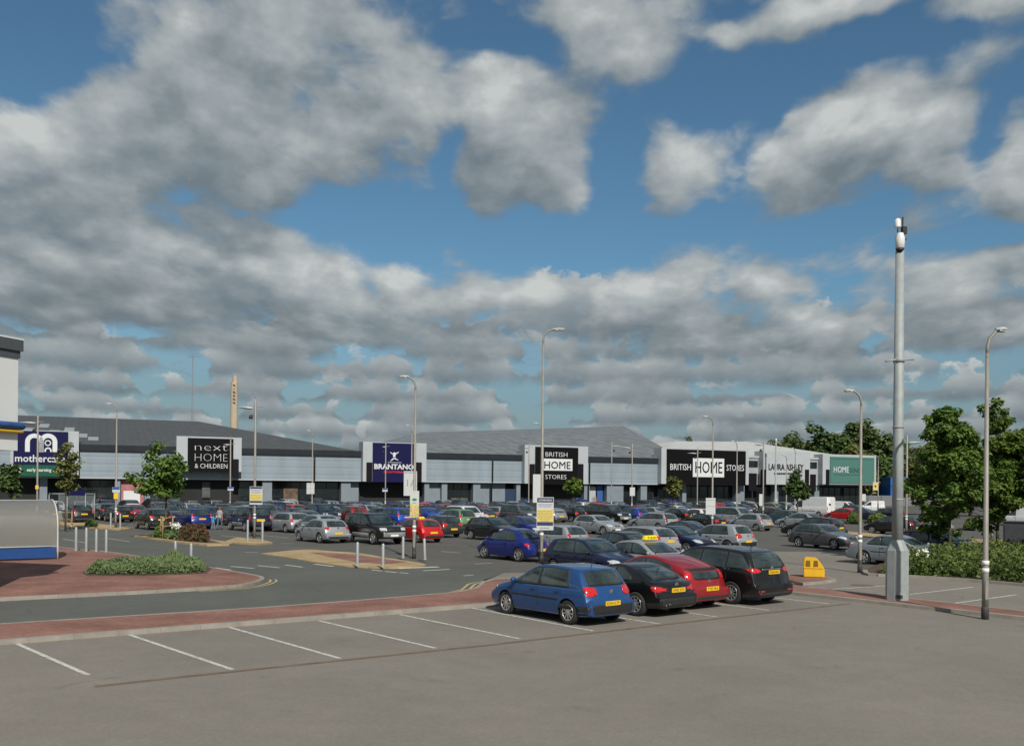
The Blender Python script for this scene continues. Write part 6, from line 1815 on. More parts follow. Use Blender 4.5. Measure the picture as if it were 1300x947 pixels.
def make_tree(name, base, H, rx, cz, rz, label, leaf, n_clumps=40, per=60, lsize=.14, csize=.5, trunk_r=.07, taper=.45, seed=1, group=None, stakes=0, cat='tree', branches=True, lean=0.0):
    rnd = random.Random(seed)
    e = empty(name, base, 0, label, cat, group)
    cl = crown_clumps(rnd, seed * 1.7, cz, rx, rz, n_clumps, taper)
    bm = bmesh.new()
    tips = [(Vector((lean * .3, 0, cz * .55)), None)]
    tp = [(0, 0, -.05), (lean * .1, .02, cz * .3), (lean * .3, -.02, cz * .65), (lean * .5, .03, cz), (lean * .6, 0, min(H * .93, cz + rz * .8))]
    tube(bm, tp, [trunk_r * 1.25, trunk_r, trunk_r * .8, trunk_r * .5, trunk_r * .12], n=8)
    if branches:
        for p, s in cl[::2] if n_clumps > 30 else cl:
            z0 = max(cz - rz * .8, min(p.z - .25 * (p.xy.length) - .2, cz + rz * .5)); z0 = max(z0, cz - rz * .95)
            a = Vector((lean * .3, 0, z0)); m_ = a.lerp(p, .5) + Vector((0, 0, -.12 * p.xy.length))
            tube(bm, [a, m_, p], [trunk_r * .38, trunk_r * .22, trunk_r * .06], n=5, caps=False)
    link_bm('trunk', bm, BARK, e)
    bm = bmesh.new()
    for p, s in cl:
        k = int(per * s * s)
        for _ in range(k):
            d = rdir(rnd); r = csize * s * rnd.random() ** .4
            q = p + Vector((d.x * r, d.y * r, d.z * r * .75))
            nrm = (d * .6 + Vector((0, 0, .75)) + rdir(rnd) * .55)
            leaf_quad(bm, q, nrm, lsize * rnd.uniform(.7, 1.25), rnd)
    link_bm('crown', bm, leaf, e)
    if stakes:
        for i in range(stakes):
            a = 2 * pi * i / stakes + .5; x, y = .42 * cos(a), .42 * sin(a)
            bm = bmesh.new(); tube(bm, [(x, y, 0), (x, y, 1.35)], .045, n=6); link_bm('stake', bm, STAKE, e)
        bm = bmesh.new()
        for h in (.75, 1.25):
            q = [(.42 * cos(2 * pi * i / stakes + .5), .42 * sin(2 * pi * i / stakes + .5), h) for i in range(stakes)]
            for u, v in zip(q, q[1:] + q[:1]):
                tube(bm, [u, v], .03, n=5)
        link_bm('guard_rail', bm, STAKE, e)
    return e

def px_tree(name, bx, by, x0, x1, y0, y1, label, leaf, z0=0.1, **kw):
    """tree standing at a ground pixel with its crown between the given pixels"""
    p = G(bx, by, z0); Y = p.y
    zt, zb = at(bx, y0, Y).z - z0, at(bx, y1, Y).z - z0
    rx = (at(x1, y0, Y).x - at(x0, y0, Y).x) / 2 * 1.12; cx = (at(x1, y0, Y).x + at(x0, y0, Y).x) / 2 - p.x
    cs = kw.get('csize', .5)
    return make_tree(name, p, zt, max(.3, rx - cs * .3), (zt + zb) / 2, max(.4, (zt - zb) / 2 - cs * .45), label, leaf, lean=cx, **kw)

def shrub(name, poly, h, label, leaf, n=900, size=.10, seed=3, cat='shrub', bumps=8, z0=.1, spiky=False, group=None, flowers=0, loc=None):
    """mounded low planting over a plan polygon"""
    rnd = random.Random(seed)
    xs = [p[0] for p in poly]; ys = [p[1] for p in poly]
    cx, cy = sum(xs) / len(xs), sum(ys) / len(ys)
    e = empty(name, (cx, cy, z0), 0, label, cat, group)
    def inside(x, y):
        r = False; m = len(poly)
        for i in range(m):
            a, b = poly[i], poly[(i + 1) % m]
            if (a[1] > y) != (b[1] > y) and x < (b[0] - a[0]) * (y - a[1]) / (b[1] - a[1]) + a[0]: r = not r
        return r
    def edge(x, y):
        d = 9
        for a, b in zip(poly, poly[1:] + poly[:1]):
            a, b = Vector(a), Vector(b); t = max(0, min(1, (Vector((x, y)) - a).dot(b - a) / max(1e-6, (b - a).length_squared)))
            d = min(d, (Vector((x, y)) - a.lerp(b, t)).length)
        return d
    bm = bmesh.new(); k = 0; t = 0
    while k < n and t < n * 40:
        t += 1
        x, y = rnd.uniform(min(xs), max(xs)), rnd.uniform(min(ys), max(ys))
        if not inside(x, y): continue
        ed = min(1.0, edge(x, y) / (.55 * h + .05))
        top = h * sqrt(max(.05, 1 - (1 - ed) ** 2)) * (.78 + .5 * noise.noise(Vector((x * 1.6, y * 1.6, seed))) + .12 * noise.noise(Vector((x * 6, y * 6, seed))))
        z = top * (1 - .75 * rnd.random() ** 2.2)
        g = Vector((noise.noise(Vector((x * 1.6 + .1, y * 1.6, seed))) - noise.noise(Vector((x * 1.6 - .1, y * 1.6, seed))), 0, 0))
        p = Vector((x - cx, y - cy, max(.03, z)))
        nrm = Vector((0, -.25, .6)) + rdir(rnd) * .75 - g
        if spiky:
            d = Vector((rnd.uniform(-.5, .5), rnd.uniform(-.5, .5), 1)).normalized(); s = d.cross(rdir(rnd)).normalized() * size * .16
            bm.faces.new([bm.verts.new(q) for q in (p - s - d * size, p + s - d * size, p + d * size * 1.2)])
        else: leaf_quad(bm, p, nrm, size * rnd.uniform(.6, 1.3), rnd)
        k += 1
    link_bm('foliage', bm, leaf, e)
    # solid dark core added inside the foliage so no light shows through
    bm = bmesh.new()
    ip = [(cx + (x - cx) * .86 - cx, cy + (y - cy) * .86 - cy) for x, y in poly]
    prism(bm, ip, -.02, h * .55); link_bm('foliage_core', bm, LEAF_D, e)
    if flowers:
        bm = bmesh.new()
        for _ in range(flowers):
            for __ in range(60):
                x, y = rnd.uniform(min(xs), max(xs)), rnd.uniform(min(ys), max(ys))
                if inside(x, y) and (loc is None or (Vector((x, y)) - loc).length < .9): break
            c = Vector((x - cx, y - cy, h * rnd.uniform(.8, 1.15)))
            for _k in range(5): leaf_quad(bm, c + rdir(rnd) * .04, rdir(rnd) + Vector((0, -.6, .6)), .07, rnd)
        link_bm('flowers', bm, PETAL, e)
    return e

def build_plants():
    # young street trees
    px_tree('young_tree', 83, 673, 64, 103, 558, 630, 'young staked tree in front of the navy and green sign', LEAF_O, n_clumps=40, per=42, lsize=.19, csize=.5, seed=11, taper=.75, stakes=2, trunk_r=.06)
    px_tree('young_tree', 210, 683, 179, 248, 562, 636, 'round leafy tree in a timber guard in front of the black sign', LEAF_B, n_clumps=70, per=85, lsize=.2, csize=.6, seed=12, taper=.45, stakes=3, trunk_r=.075)
    px_tree('young_tree', 728, 656, 718, 740, 600, 634, 'slim young tree below the tall black sign', LEAF_A, n_clumps=22, per=60, lsize=.32, csize=.65, seed=13, taper=.6, trunk_r=.07)
    px_tree('young_tree', 854, 656, 842, 866, 598, 640, 'loose young tree below the first word of the wide black sign', LEAF_O, n_clumps=24, per=60, lsize=.32, csize=.65, seed=14, taper=.5, trunk_r=.08)
    px_tree('young_tree', 1012, 664, 998, 1030, 600, 638, 'dense small tree in front of the white van', LEAF_D, n_clumps=40, per=70, lsize=.26, csize=.6, seed=15, taper=.6, trunk_r=.07, stakes=2)
    px_tree('young_tree', 14, 662, 0, 27, 578, 632, 'tree half hidden behind the corner store', LEAF_D, n_clumps=36, per=70, lsize=.26, csize=.7, seed=16, taper=.4, trunk_r=.09)
    # broad leaved trees in the hedge bed
    px_tree('broadleaf_tree', 1206, 712, 1152, 1256, 522, 678, 'large leaved tree in the hedge bed between the mast and the nearest lamp column', LEAF_B, n_clumps=260, per=120, lsize=.15, csize=.42, seed=21, taper=.3, trunk_r=.07)
    px_tree('broadleaf_tree', 1266, 708, 1224, 1318, 520, 676, 'brighter large leaved tree behind the nearest lamp column at the right edge', LEAF_A, n_clumps=240, per=120, lsize=.15, csize=.42, seed=22, taper=.35, trunk_r=.075)
    px_tree('broadleaf_tree', 1345, 712, 1300, 1390, 530, 690, 'large leaved tree cut by the right edge of the view', LEAF_B, n_clumps=110, per=90, lsize=.19, csize=.5, seed=23, taper=.45, trunk_r=.075)
    # trees beyond the shops
    far = [(992, 566, 24, LEAF_W, 'feathery grey green tree at the left end of the far wood'), (1010, 552, 22, LEAF_W, 'tall loose tree left of the dark domed tree'), (1028, 560, 20, LEAF_O, 'lower olive tree before the dark domed tree'), (1047, 538, 26, LEAF_D, 'dark domed tree of the far wood'),
           (1070, 556, 22, LEAF_O, 'olive tree right of the dark domed tree'), (1090, 534, 26, LEAF_W, 'tallest tree of the far wood, behind the lamp column'), (1104, 536, 24, LEAF_W, 'tall tree just right of the tallest far tree'), (1122, 556, 24, LEAF_W, 'mid height tree left of the camera mast'), (1140, 564, 22, LEAF_W, 'tree of the far wood behind the camera mast'),
           (1084, 572, 20, LEAF_O, 'lower olive tree above the sea green sign'), (1112, 580, 22, LEAF_D, 'dark low tree behind the grey fence'), (1130, 590, 20, LEAF_D, 'dark low tree by the blue store'),
           (1000, 568, 20, LEAF_W, 'low tree filling the gap at the left of the far wood'), (1060, 550, 20, LEAF_W, 'tree showing just right of the dark dome'), (1097, 546, 22, LEAF_W, 'broad tree between the two tallest far trees'), (1114, 548, 22, LEAF_W, 'broad tree left of the mast in the far wood'), (1134, 558, 22, LEAF_O, 'olive tree beside the camera mast in the far wood')]
    for i, (x, yt, r, lf, lab) in enumerate(far):
        Y = 232 + (i % 3) * 9 - (18 if 8 < i < 12 else 0) + (14 if i > 11 else 0)
        p = at(x, 640, Y); p.z = 0; zt = at(x, yt, Y).z
        R_ = r / 1200 * Y * 1.5
        make_tree('woodland_tree', p, zt, R_ * 1.0, zt * .52, zt * .45, lab, lf, n_clumps=130, per=58, lsize=.85, csize=2.2, trunk_r=.4, taper=.35, seed=40 + i, group='trees of the far wood', branches=False)
    for i, (x, yt, r, Y, lf, lab) in enumerate(((1172, 566, 20, 120, LEAF_O, 'brownish tree left of the large leaved trees'), (1190, 556, 22, 135, LEAF_O, 'brownish green tree behind the mast side of the large leaved tree'), (1232, 548, 24, 130, LEAF_W, 'far tree showing between the two large leaved trees'), (1290, 546, 26, 125, LEAF_O, 'yellowish far tree at the right edge'))):
        p = at(x, 640, Y); p.z = 0; zt = at(x, yt, Y).z; R_ = r / 1200 * Y * 1.2
        make_tree('background_tree', p, zt, R_, zt * .56, zt * .40, lab, lf, n_clumps=70, per=60, lsize=.55, csize=1.1, trunk_r=.22, taper=.35, seed=60 + i, group='trees behind the right-hand road', branches=False)
    for i, (x, y) in enumerate(((870, 558), (943, 562))):
        Y = 290; p = at(x, 640, Y); p.z = 0
        make_tree('woodland_tree', p, at(x, y, Y).z, 4, at(x, y, Y).z - 4, 4, ['treetop in the dip between grey roof and pale roof', 'treetop behind the gable of the pale roof'][i], LEAF_W, n_clumps=30, per=50, lsize=1.1, csize=1.8, trunk_r=.3, seed=80 + i, branches=False)
    # beds
    bed = pts([(108, 729.5), (180, 730), (258, 727), (262, 721), (250, 714.5), (190, 715), (120, 721)], .1)
    shrub('shrub_bed', bed, .40, 'low grey green shrub bed on the brick island', LEAF_S, n=17000, size=.058, seed=5, z0=.11)
    tuft = pts([(205, 727), (236, 726), (240, 719), (212, 719)], .1)
    shrub('shrub', tuft, .72, 'taller spiky tuft in the grey green shrub bed', LEAF_S, n=2600, size=.13, seed=6, z0=.11, spiky=True)
    hb = pts([(1118, 728), (1160, 729.5), (1230, 734), (1300, 739.5), (1420, 749), (1420, 712), (1300, 706), (1200, 708), (1150, 716)], .1)
    w = Vector(G(1166, 728)[:2])
    shrub('hedge', hb, .92, 'dense mid green hedge in the bed below the large leaved trees', LEAF_H, n=26000, size=.10, seed=7, z0=.09, cat='hedge')
    fl = pts([(1150, 729), (1178, 730.5), (1182, 724), (1154, 722)], .1)
    shrub('shrub', fl, .85, 'white flowering shrub at the mast end of the hedge', LEAF_H, n=900, size=.10, seed=8, z0=.1, flowers=13)
    shrub('shrub', pts([(194, 682), (214, 684), (217, 679.5), (199, 678)], .1), .85, 'green bushy shrub left of the tree guard', LEAF_B, n=1500, size=.13, seed=9)
    shrub('shrub', pts([(213, 684), (227, 686), (230, 681), (216, 679.5)], .1), .8, 'pale flowering shrub beside the copper hedge', LEAF_S, n=1100, size=.13, seed=10, flowers=34)
    shrub('hedge', pts([(226, 686), (262, 689), (266, 684.5), (231, 681)], .1), .95, 'clipped copper brown hedge on the planted island', LEAF_R, n=3000, size=.12, seed=11, cat='hedge')
    shrub('shrub', pts([(108, 668), (122, 669.5), (124, 667), (110, 665.5)], .1), .5, 'small dark plant by the row of bollards and the slim column', LEAF_D, n=500, size=.13, seed=12)
    for i, (x0, x1, y, lab) in enumerate(((1076, 1094, 664, 'low green bush behind the lamp column by the hedge bed'), (1102, 1124, 664, 'low green bush between dark parked cars and the road'), (1224, 1240, 672, 'low green bush seen under the large leaved tree'))):
        shrub('shrub', pts([(x0, y), (x1, y + .6), (x1, y - 2.4), (x0, y - 2.8)], .1), .95, lab, LEAF_H, n=1300, size=.17, seed=20 + i)

build_plants()

# ------------------------------------------------------------------ people
SKIN = mat('skin', (.45, .25, .17), rough=.6, var=.06)
def person(px, py, face, H, label, top, trousers, hair, step=.2, hand_up=None):
    """walking figure; face = heading in degrees"""
    p = G(px, py)
    e = empty('person', p, radians(face - 90), label, 'person')   # local +y is forwards
    s = H / 1.75
    J = [((0, 0, .95), .125), ((0, 0, 1.12), .115), ((0, .01, 1.32), .135), ((0, 0, 1.44), .075), ((0, .01, 1.52), .05)]
    edges = [(0, 1), (1, 2), (2, 3), (3, 4)]
    def chain(root, seq):
        k = root
        for c, r in seq:
            J.append((c, r)); edges.append((k, len(J) - 1)); k = len(J) - 1
        return k
    for sg, st in ((1, step), (-1, -step)):
        chain(0, [((sg * .09, 0, .90), .095), ((sg * .10, st * .5 + .04, .50), .062), ((sg * .10, st - (.08 if st < 0 else 0), .09), .042), ((sg * .11, st + .13 - (.08 if st < 0 else 0), .045), .038)])
        if hand_up == sg:
            chain(3, [((sg * .17, 0, 1.40), .06), ((sg * .24, .03, 1.22), .042), ((sg * .30, .05, 1.36), .033), ((sg * .33, .05, 1.44), .026)])
        else:
            chain(3, [((sg * .17, 0, 1.40), .06), ((sg * .24, -st * .35, 1.14), .045), ((sg * .26, -st * .55 + .08, .90), .033), ((sg * .26, -st * .6 + .12, .80), .03)])
    me = bpy.data.meshes.new('person'); me.from_pydata([Vector(c) * s for c, r in J], edges, [])
    o = bpy.data.objects.new('body', me); COL.objects.link(o)
    o.modifiers.new('s', 'SKIN'); 
    for v, (c, r) in zip(me.skin_vertices[0].data, J): v.radius = (r * s, r * s * .85)
    me.skin_vertices[0].data[0].use_root = True
    sd = o.modifiers.new('d', 'SUBSURF'); sd.levels = 2; sd.render_levels = 2
    dg = bpy.context.evaluated_depsgraph_get(); dg.update()
    full = bpy.data.meshes.new_from_object(o.evaluated_get(dg)); bpy.data.objects.remove(o)
    # head with brow, nose, chin and ears in the same skin
    bm = bmesh.new(); bm.from_mesh(full)
    hv = bmesh.ops.create_uvsphere(bm, u_segments=16, v_segments=12, radius=1, matrix=Matrix.Translation((0, .02 * s, 1.635 * s)) @ Matrix.Diagonal((.078 * s, .098 * s, .118 * s, 1)))['verts']
    for v in hv:
        if v.co.z < 1.6 * s and v.co.y > 0: v.co.x *= .84
        if abs(v.co.x) < .015 * s and v.co.y > .1 * s and abs(v.co.z - 1.62 * s) < .03 * s: v.co.y += .02 * s
    for sg in (1, -1): bmesh.ops.create_uvsphere(bm, u_segments=8, v_segments=6, radius=1, matrix=Matrix.Translation((sg * .08 * s, .01 * s, 1.63 * s)) @ Matrix.Diagonal((.012 * s, .02 * s, .03 * s, 1)))
    # hands: palm, four fingers and a thumb
    for sg, st in ((1, step), (-1, -step)):
        w = Vector((sg * .33, .05, 1.45)) * s if hand_up == sg else Vector((sg * .26, -st * .6 + .12, .79)) * s
        d = Vector((0, .2, 1)).normalized() if hand_up == sg else Vector((0, .25, -1)).normalized()
        tube(bm, [w - d * .02 * s, w + d * .035 * s, w + d * .075 * s], [.026 * s, .036 * s, .03 * s], n=8, flat=.5)
        for i in range(4):
            o_ = w + d * .07 * s + Vector((0, (i - 1.5) * .017, 0)) * s; ln = (.06, .075, .07, .055)[i] * s
            tube(bm, [o_, o_ + d * ln * .55, o_ + d * ln * .8 + Vector((-sg * .02, 0, 0)) * s], [.0095 * s, .009 * s, .007 * s], n=5)
        tube(bm, [w + d * .02 * s + Vector((0, .03, 0)) * s, w + d * .06 * s + Vector((-sg * .01, .055, 0)) * s], [.011 * s, .008 * s], n=5)
    for f in bm.faces: f.material_index = 0; f.smooth = True
    full2 = bpy.data.meshes.new('body'); bm.to_mesh(full2); bm.free(); full2.materials.append(SKIN)
    mesh_obj('body', full2, e)
    def garment(nm, m, test, grow):
        b = bmesh.new(); b.from_mesh(full); b.normal_update()
        kill = [f for f in b.faces if not test(f.calc_center_median() / s)]
        bmesh.ops.delete(b, geom=kill, context='FACES')
        for v in b.verts: v.co += v.normal * grow * s
        link_bm(nm, b, m, e, smooth=180)
    garment('shirt', top, lambda c: c.z > .93 and c.z < 1.47 and not (abs(c.x) > .20 and c.z < 1.22), .014)
    garment('trousers', trousers, lambda c: .07 < c.z <= .99 and abs(c.x) < .2, .012)
    garment('shoes', TRIM, lambda c: c.z <= .085, .012)
    b = bmesh.new(); hv = bmesh.ops.create_uvsphere(b, u_segments=16, v_segments=12, radius=1, matrix=Matrix.Translation((0, .008 * s, 1.652 * s)) @ Matrix.Diagonal((.087 * s, .104 * s, .116 * s, 1)))['verts']
    bmesh.ops.delete(b, geom=[v for v in b.verts if v.co.y > .035 * s and v.co.z < 1.70 * s or v.co.z < 1.57 * s], context='VERTS')
    link_bm('hair', b, hair, e, smooth=180)
    return e
GREY_T = mat('grey_shirt', (.34, .32, .33), rough=.9, var=.1); JEANS = mat('jeans', (.09, .12, .19), rough=.9, var=.2); TURQ = mat('turquoise_shirt', (.03, .28, .45), rough=.9, var=.1); GREYTR = mat('grey_trousers', (.16, .20, .24), rough=.9, var=.1)
HAIR_R = mat('auburn_hair', (.22, .05, .03), rough=.7); HAIR_B = mat('brown_hair', (.16, .07, .04), rough=.7)
person(278.6, 672.2, 75, 1.74, 'adult in grey top and jeans walking away holding a child by the hand', GREY_T, JEANS, HAIR_R, step=.2)
person(270.6, 672.6, 80, 1.15, 'small child in turquoise top walking beside the adult, one hand raised to be held', TURQ, GREYTR, HAIR_B, step=.12, hand_up=1)
# ------------------------------------------------------------------ the parked cars
C_ = dict(black=(.006, .006, .007), navy=(.007, .011, .040), golfblue=(.010, .058, .19), deepblue=(.006, .016, .16), brightblue=(.008, .055, .36), silver=(.27, .29, .31), grey=(.085, .088, .092), darkgrey=(.028, .030, .033),
          red=(.26, .010, .014), brightred=(.48, .008, .012), green=(.10, .21, .115), white=(.70, .71, .71), teal=(.025, .07, .085), steel=(.19, .22, .25), gold=(.25, .22, .16))
PROTO = {}
CARS = []
def place(kind, px, py, head, col, label, plate=None, name='parked_car', dy=.75, dx=0.0, group='cars in the car park'):
    s = SPECS[kind]
    key = (kind, plate)
    if key not in PROTO:
        root = make_car(s, name, label, 0, plate); PROTO[key] = root
    else:
        root = copy_tree(PROTO[key])
    p = G(px, py); p = Vector((p.x + dx, p.y + dy, 0))
    root.name = name
    root.location = p; root.rotation_euler = (0, 0, radians(head + random.uniform(-1.2, 1.2)))
    root['label'] = label; root['category'] = s['cat']; root['group'] = group
    set_colour(root, C_[col])
    CARS.append((p.x, p.y, s['L']))
    return root

A_, B_ = 129, -51
P = place
# near row, nose to the kerb
P('hatchback', 711, 787.6, A_, 'golfblue', 'metallic blue five door hatchback at the near end of the front row', plate='KS54 KTP').scale = (.955, .97, .97)
P('coupe', 797, 777.3, A_, 'black', 'black low coupe with domed roof between the blue hatchback and the red car', plate='SW02 XTX')
P('fastback', 839, 768, A_, 'red', 'dark red fastback with dark tail spoiler in the front row', plate='YT07 FKA')
P('large_people_carrier', 911, 762, A_, 'black', 'black large people carrier with chrome window line at the end of the front row', plate='NX60 NVC')
# second row, noses towards the camera
P('hatchback', 752, 733, B_, 'navy', 'navy hatchback seen over the roofs of the blue hatchback and black coupe', dy=.3)
taxi = P('saloon', 826, 733, B_, 'silver', 'silver saloon taxi with a yellow roof sign behind the red fastback', dy=.3)
P('rounded_hatchback', 652, 711.5, 131, 'deepblue', 'deep blue rounded hatchback beside the tallest lamp column')
P('small_hatchback', 708, 701, A_, 'silver', 'small silver hatchback just right of the notice on the tallest column')
P('saloon', 785, 714, A_, 'black', 'black saloon roof between the navy hatchback and the silver taxi')
P('estate', 812, 704, A_, 'silver', 'silver estate with pale pillars right behind the black saloon')
P('saloon', 862, 702, B_, 'navy', 'dark navy saloon facing right above the red fastback')
P('saloon', 878, 691, B_, 'darkgrey', 'dark grey saloon nose out behind the dark navy saloon')
P('hatchback', 915, 699, A_, 'silver', 'silver hatchback with red tail lamp above the black large people carrier')
P('saloon', 893, 673.5, A_, 'black', 'black saloon below the double white board on its lamp column')
# middle of the park
P('compact_hatchback', 760, 678, B_, 'silver', 'silver compact hatchback with split grille standing alone in the aisle', dy=.6)
P('hatchback', 625, 686, B_, 'black', 'black hatchback facing right behind the deep blue rounded hatchback')
P('hatchback', 667, 684, B_, 'deepblue', 'deep blue hatchback behind the notice on the tallest lamp column')
P('people_carrier', 576, 671.5, A_, 'green', 'pale green people carrier seen from behind')
P('off_roader', 592, 669, B_, 'white', 'white high car behind the pale green people carrier')
P('small_hatchback', 527, 688, A_, 'brightred', 'bright red small hatchback behind the island lamp column')
P('hatchback', 553, 681.5, A_, 'darkgrey', 'dark grey hatchback between the bright red and pale green cars')
P('off_roader', 472, 690, B_, 'black', 'black off roader with grey lower panels beside the silver hatchback')
P('people_carrier', 499, 668, A_, 'brightblue', 'bright blue people carrier behind the black off roader')
P('compact_hatchback', 405, 688.5, A_, 'silver', 'silver hatchback nearest the road left of the black off roader')
P('compact_hatchback', 399, 679, A_, 'silver', 'silver hatchback tucked right behind the nearer silver hatchback')
P('saloon', 382, 670, A_, 'grey', 'grey saloon roof between the two silver cars and the far rows')
P('estate', 362, 675.5, A_, 'silver', 'silver car with big red tail lamps right of the notice lamp column')
P('off_roader', 312, 674, A_, 'navy', 'navy off roader behind the bollards and notice lamp column')
P('people_carrier', 424, 659, A_, 'navy', 'navy people carrier above the nearest silver hatchback')
P('saloon', 293, 667.5, A_, 'darkgrey', 'dark car with its red lamp beside the adult walking')
P('hatchback', 266, 664, A_, 'black', 'black hatchback behind the walking child')
P('people_carrier', 240, 671.5, A_, 'deepblue', 'deep blue people carrier right of the tree guard')
P('crossover', 189, 672, A_, 'black', 'black crossover with pale alloys left of the tree guard')
P('hatchback', 146, 662.5, A_, 'black', 'black hatchback with bright red lamps at the slim lamp column')
P('hatchback', 119, 658.5, B_, 'steel', 'steel blue hatchback nose out right of the small glazed shelter')
P('people_carrier', 93, 664, A_, 'black', 'black people carrier behind the young staked tree')
P('estate', 210, 661, B_, 'darkgrey', 'dark grey estate roof behind the black crossover')
P('hatchback', 250, 661, A_, 'steel', 'steel grey hatchback roof behind the deep blue people carrier')
P('saloon', 345, 661, B_, 'deepblue', 'deep blue saloon roof above the silver car with big tail lamps')
P('hatchback', 368, 658, A_, 'brightred', 'bright red hatchback left of the two part white board')
P('people_carrier', 356, 654, A_, 'white', 'white car roof below the dark shop window')
P('hatchback', 396, 657, A_, 'brightred', 'bright red car by the foot of the lamp column with the two part board')
P('compact_hatchback', 412, 661, A_, 'silver', 'silver car roof between the red cars and the navy people carrier')
# middle distance right of centre
P('estate', 627, 661, A_, 'silver', 'silver estate seen side on behind the black hatchback')
P('off_roader', 661, 664.5, B_, 'grey', 'grey off roader left of the notice on the tallest column')
P('hatchback', 722, 662, A_, 'black', 'black hatchback right of the notice, showing a yellow plate')
P('people_carrier', 741, 661, A_, 'black', 'black car with tall red lamps behind the lone silver compact')
P('off_roader', 774, 664.5, B_, 'black', 'black car facing right behind the lone silver compact')
P('hatchback', 802, 662.5, A_, 'brightblue', 'bright blue hatchback left of the silver people carrier')
P('estate', 831, 673, A_, 'silver', 'silver estate with dark windows in the middle row below the wide black sign')
P('saloon', 828, 660, A_, 'silver', 'silver saloon beyond the silver estate of the middle row')
P('small_hatchback', 884, 663.5, A_, 'white', 'white small hatchback seen from behind left of the double board')
P('saloon', 858, 663, A_, 'black', 'black saloon left of the white small hatchback')
P('off_roader', 939, 668.5, B_, 'silver', 'silver off roader right of the double board')
P('small_hatchback', 955, 673.5, A_, 'silver', 'silver three door hatchback overlapping the silver off roader')
P('small_hatchback', 996, 666, A_, 'teal', 'teal hatchback seen from behind near the small tree')
P('estate', 1036, 682.5, A_, 'black', 'long black estate behind the grey people carrier', dy=.6)
P('compact_hatchback', 1051, 696.5, -60, 'grey', 'grey hatchback facing right near the grit bin', dy=.6)
P('coupe_cabriolet', 1149, 719, -48, 'steel', 'silver blue coupe behind the camera mast', dy=.8)
P('hatchback', 1138, 678.5, A_, 'black', 'black hatchback on the far side of the right-hand road')
P('compact_hatchback', 1178, 676.5, A_, 'silver', 'silver hatchback beyond the hedge right of the mast')
P('estate', 1208, 714, B_, 'navy', 'navy estate behind the hedge under the large leaved trees', dy=1.2)
P('fastback', 1074, 661, A_, 'brightred', 'bright red coupe in the row before the small white vans')
P('saloon', 1102, 662, B_, 'navy', 'navy saloon right of the bright red coupe')
P('hatchback', 1128, 661, A_, 'black', 'black hatchback behind the camera mast in the far right row')
P('hatchback', 1090, 655, B_, 'darkgrey', 'dark grey hatchback behind the lamp column by the hedge bed')
P('panel_van', 1033, 656, A_, 'white', 'tall white panel van behind the small tree', name='parked_van')
P('small_van', 1077, 652, B_, 'white', 'small white van left of the lamp column below the sea green sign', name='parked_van')
P('small_van', 1108, 650, 165, 'white', 'small white van right of the lamp column below the sea green sign', name='parked_van')
P('small_van', 1300, 668, A_, 'white', 'white van cut by the right edge behind the grey cabinet', name='parked_van')
P('saloon', 1020, 671, A_, 'silver', 'silver saloon between the teal hatchback and the black estate')
P('hatchback', 975, 661, A_, 'darkgrey', 'dark grey hatchback behind the silver three door hatchback')
P('saloon', 1005, 655, B_, 'navy', 'navy saloon left of the tall white van')
P('estate', 985, 650.5, B_, 'gold', 'pale gold estate in front of the distant plain mast')

# roof sign of the taxi
def taxi_sign():
    e = empty('taxi_sign', (0, 0, 0), 0, 'yellow taxi roof sign on the silver saloon', 'taxi sign')
    e.location = taxi.matrix_basis @ Vector((.0, 0, 1.435)); e.rotation_euler = taxi.rotation_euler
    bm = bmesh.new(); box(bm, (0, 0, .085), (.22, .75, .17), top=(.55, .86)); bmesh.ops.bevel(bm, geom=bm.edges[:], offset=.025, segments=2, affect='EDGES'); link_bm('lamp_box', bm, TAXI_Y, e, smooth=40)
    bm = bmesh.new()
    text_bm(bm, 'TAXI', .07, Matrix(((0, 0, 1, .10), (1, 0, 0, 0), (0, 1, 0, .055), (0, 0, 0, 1))), depth=.006, width=.5); text_bm(bm, 'TAXI', .07, Matrix(((0, 0, -1, -.10), (-1, 0, 0, 0), (0, 1, 0, .055), (0, 0, 0, 1))), depth=.006, width=.5)
    link_bm('lettering', bm, INK, e)
taxi_sign()
# magnetic sign on the red car's roof edge
red = [o for o in bpy.data.objects if o.get('label', '').startswith('bright red small hatchback')][0]
e = empty('taxi_sign', (0, 0, 0), 0, 'small yellow roof sign on the bright red small hatchback', 'taxi sign')
e.location = red.matrix_basis @ Vector((-.55, 0, 1.445)); e.rotation_euler = red.rotation_euler
bm = bmesh.new(); box(bm, (0, 0, .055), (.16, .42, .11), top=(.5, .8)); bmesh.ops.bevel(bm, geom=bm.edges[:], offset=.02, segments=2, affect='EDGES'); link_bm('lamp_box', bm, TAXI_Y, e, smooth=40)

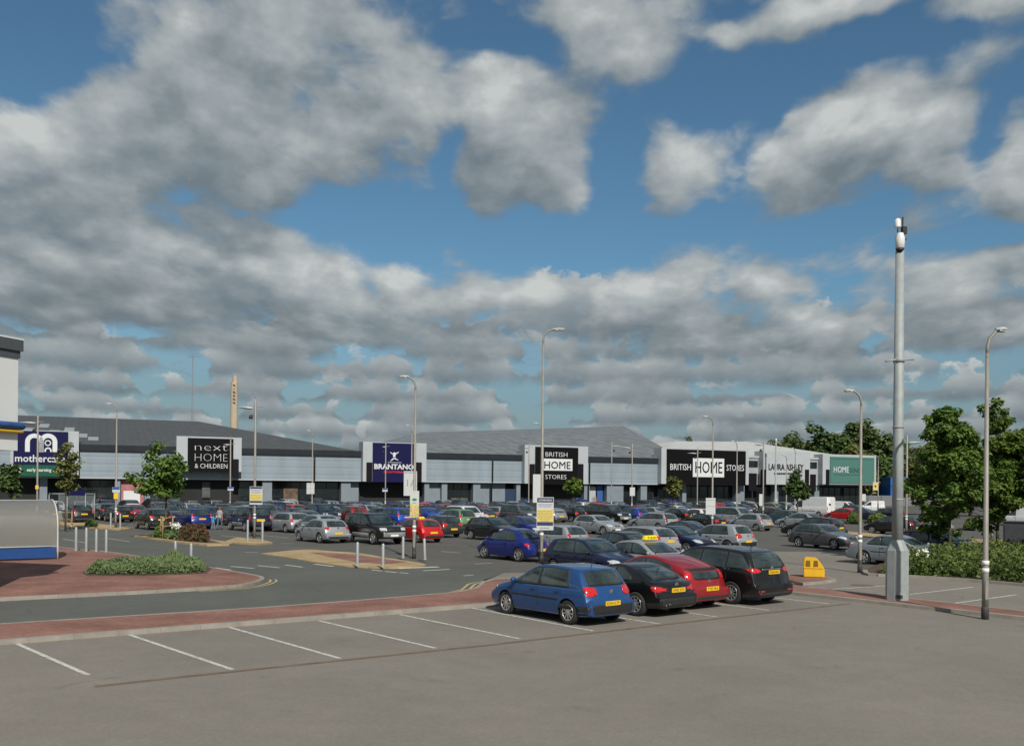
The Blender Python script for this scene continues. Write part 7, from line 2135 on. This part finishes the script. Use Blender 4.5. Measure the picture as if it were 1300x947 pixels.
# far rows: one merged mesh per body type, copied
FAR = {}
def far_mesh(k):
    if k not in FAR: FAR[k] = join_tree(make_car(SPECS[k], 'far', 'x', 1), 'far_' + k)
    return FAR[k]
LAND = [(-60, 100, 'below the white m'), (100, 222, 'left of the thin lettering'), (222, 305, 'below the thin lettering'), (305, 458, 'left of the royal blue sign'), (458, 538, 'below the royal blue sign'),
        (538, 662, 'right of the royal blue sign'), (662, 742, 'below the tall black sign'), (742, 835, 'between the boxed signs'), (835, 945, 'below the wide black sign'), (945, 1040, 'below the white serif sign')]
COLNAMES = dict(black='black', navy='navy', deepblue='deep blue', brightblue='bright blue', silver='silver', grey='grey', darkgrey='dark grey', red='dark red', brightred='bright red', white='white', teal='teal', steel='steel blue', gold='gold', green='green')
TYPES = [('hatchback', 'hatchback', 5), ('small_hatchback', 'small hatchback', 4), ('saloon', 'saloon', 3), ('estate', 'estate', 2), ('people_carrier', 'people carrier', 3), ('off_roader', 'off roader', 2), ('crossover', 'crossover', 1)]
HIDDEN = {1, 3, 18, 27, 29, 33, 76, 81, 129, 135, 154, 155, 176, 177, 182, 205, 219, 230, 231}
def far_rows():
    rnd = random.Random(99)
    f = Vector((cos(FANG), sin(FANG))); n = Vector((-sin(FANG), cos(FANG)))
    idx = 0; made = []
    cols = ['black'] * 8 + ['silver'] * 3 + ['navy'] * 6 + ['deepblue'] * 2 + ['darkgrey'] * 5 + ['grey'] * 3 + ['steel'] * 2 + ['red'] * 2 + ['brightred', 'white', 'teal', 'gold', 'brightblue']
    tw = [t for t in TYPES for _ in range(t[2])]
    for ri, (d, rn) in enumerate(((-11, 'nearest the shops'), (-17.5, 'second row from shops'), (-31, 'third row from shops'), (-37.5, 'fourth row from shops'), (-50, 'fifth row from shops'))):
        s = -66.0
        while s < 62:
            s += 2.55
            w = Vector((0, 147.6)) + f * (s + rnd.uniform(-.12, .12)) + n * (d + rnd.uniform(-.3, .3))
            t = rnd.choice(tw); c = rnd.choice(cols); keep = rnd.random() < .93; fl = rnd.random()
            px = 650 + w.x / w.y * 1200
            idx += 1
            if not keep or px < -30 or px > 1010 or (px > 960 and ri > 1) or (ri == 4 and px < 250): continue
            if any((w - Vector(q[:2])).length < 3.0 for q in CARS): continue
            if idx in HIDDEN: continue
            o = mesh_obj('parked_car', far_mesh(t[0])); o.location = (w.x, w.y, 0); o.rotation_euler = (0, 0, radians((124 if fl < .6 else -56) + rnd.uniform(-2, 2)))
            o.color = (*C_[c], 1)
            land = [q[2] for q in LAND if q[0] <= px < q[1]]
            made.append((o, f"{COLNAMES[c]} {t[1]}", land[0] if land else 'at the left end', rn, px, idx))
            tag(o, None, 'car', 'cars parked in the far rows')
    groups = {}
    for m in made: groups.setdefault(m[1:4], []).append(m)
    words_ = ['first', 'second', 'third', 'fourth', 'fifth', 'sixth', 'seventh']
    for k, ms in groups.items():
        ms.sort(key=lambda m: m[4])
        for i, m in enumerate(ms):
            m[0]['label'] = f"{k[0]} {k[2]}, {k[1]}" + ('' if len(ms) == 1 else f', {words_[i]} from left')
            m[0]['row_index'] = m[5]
    return made
FAR_CARS = far_rows()
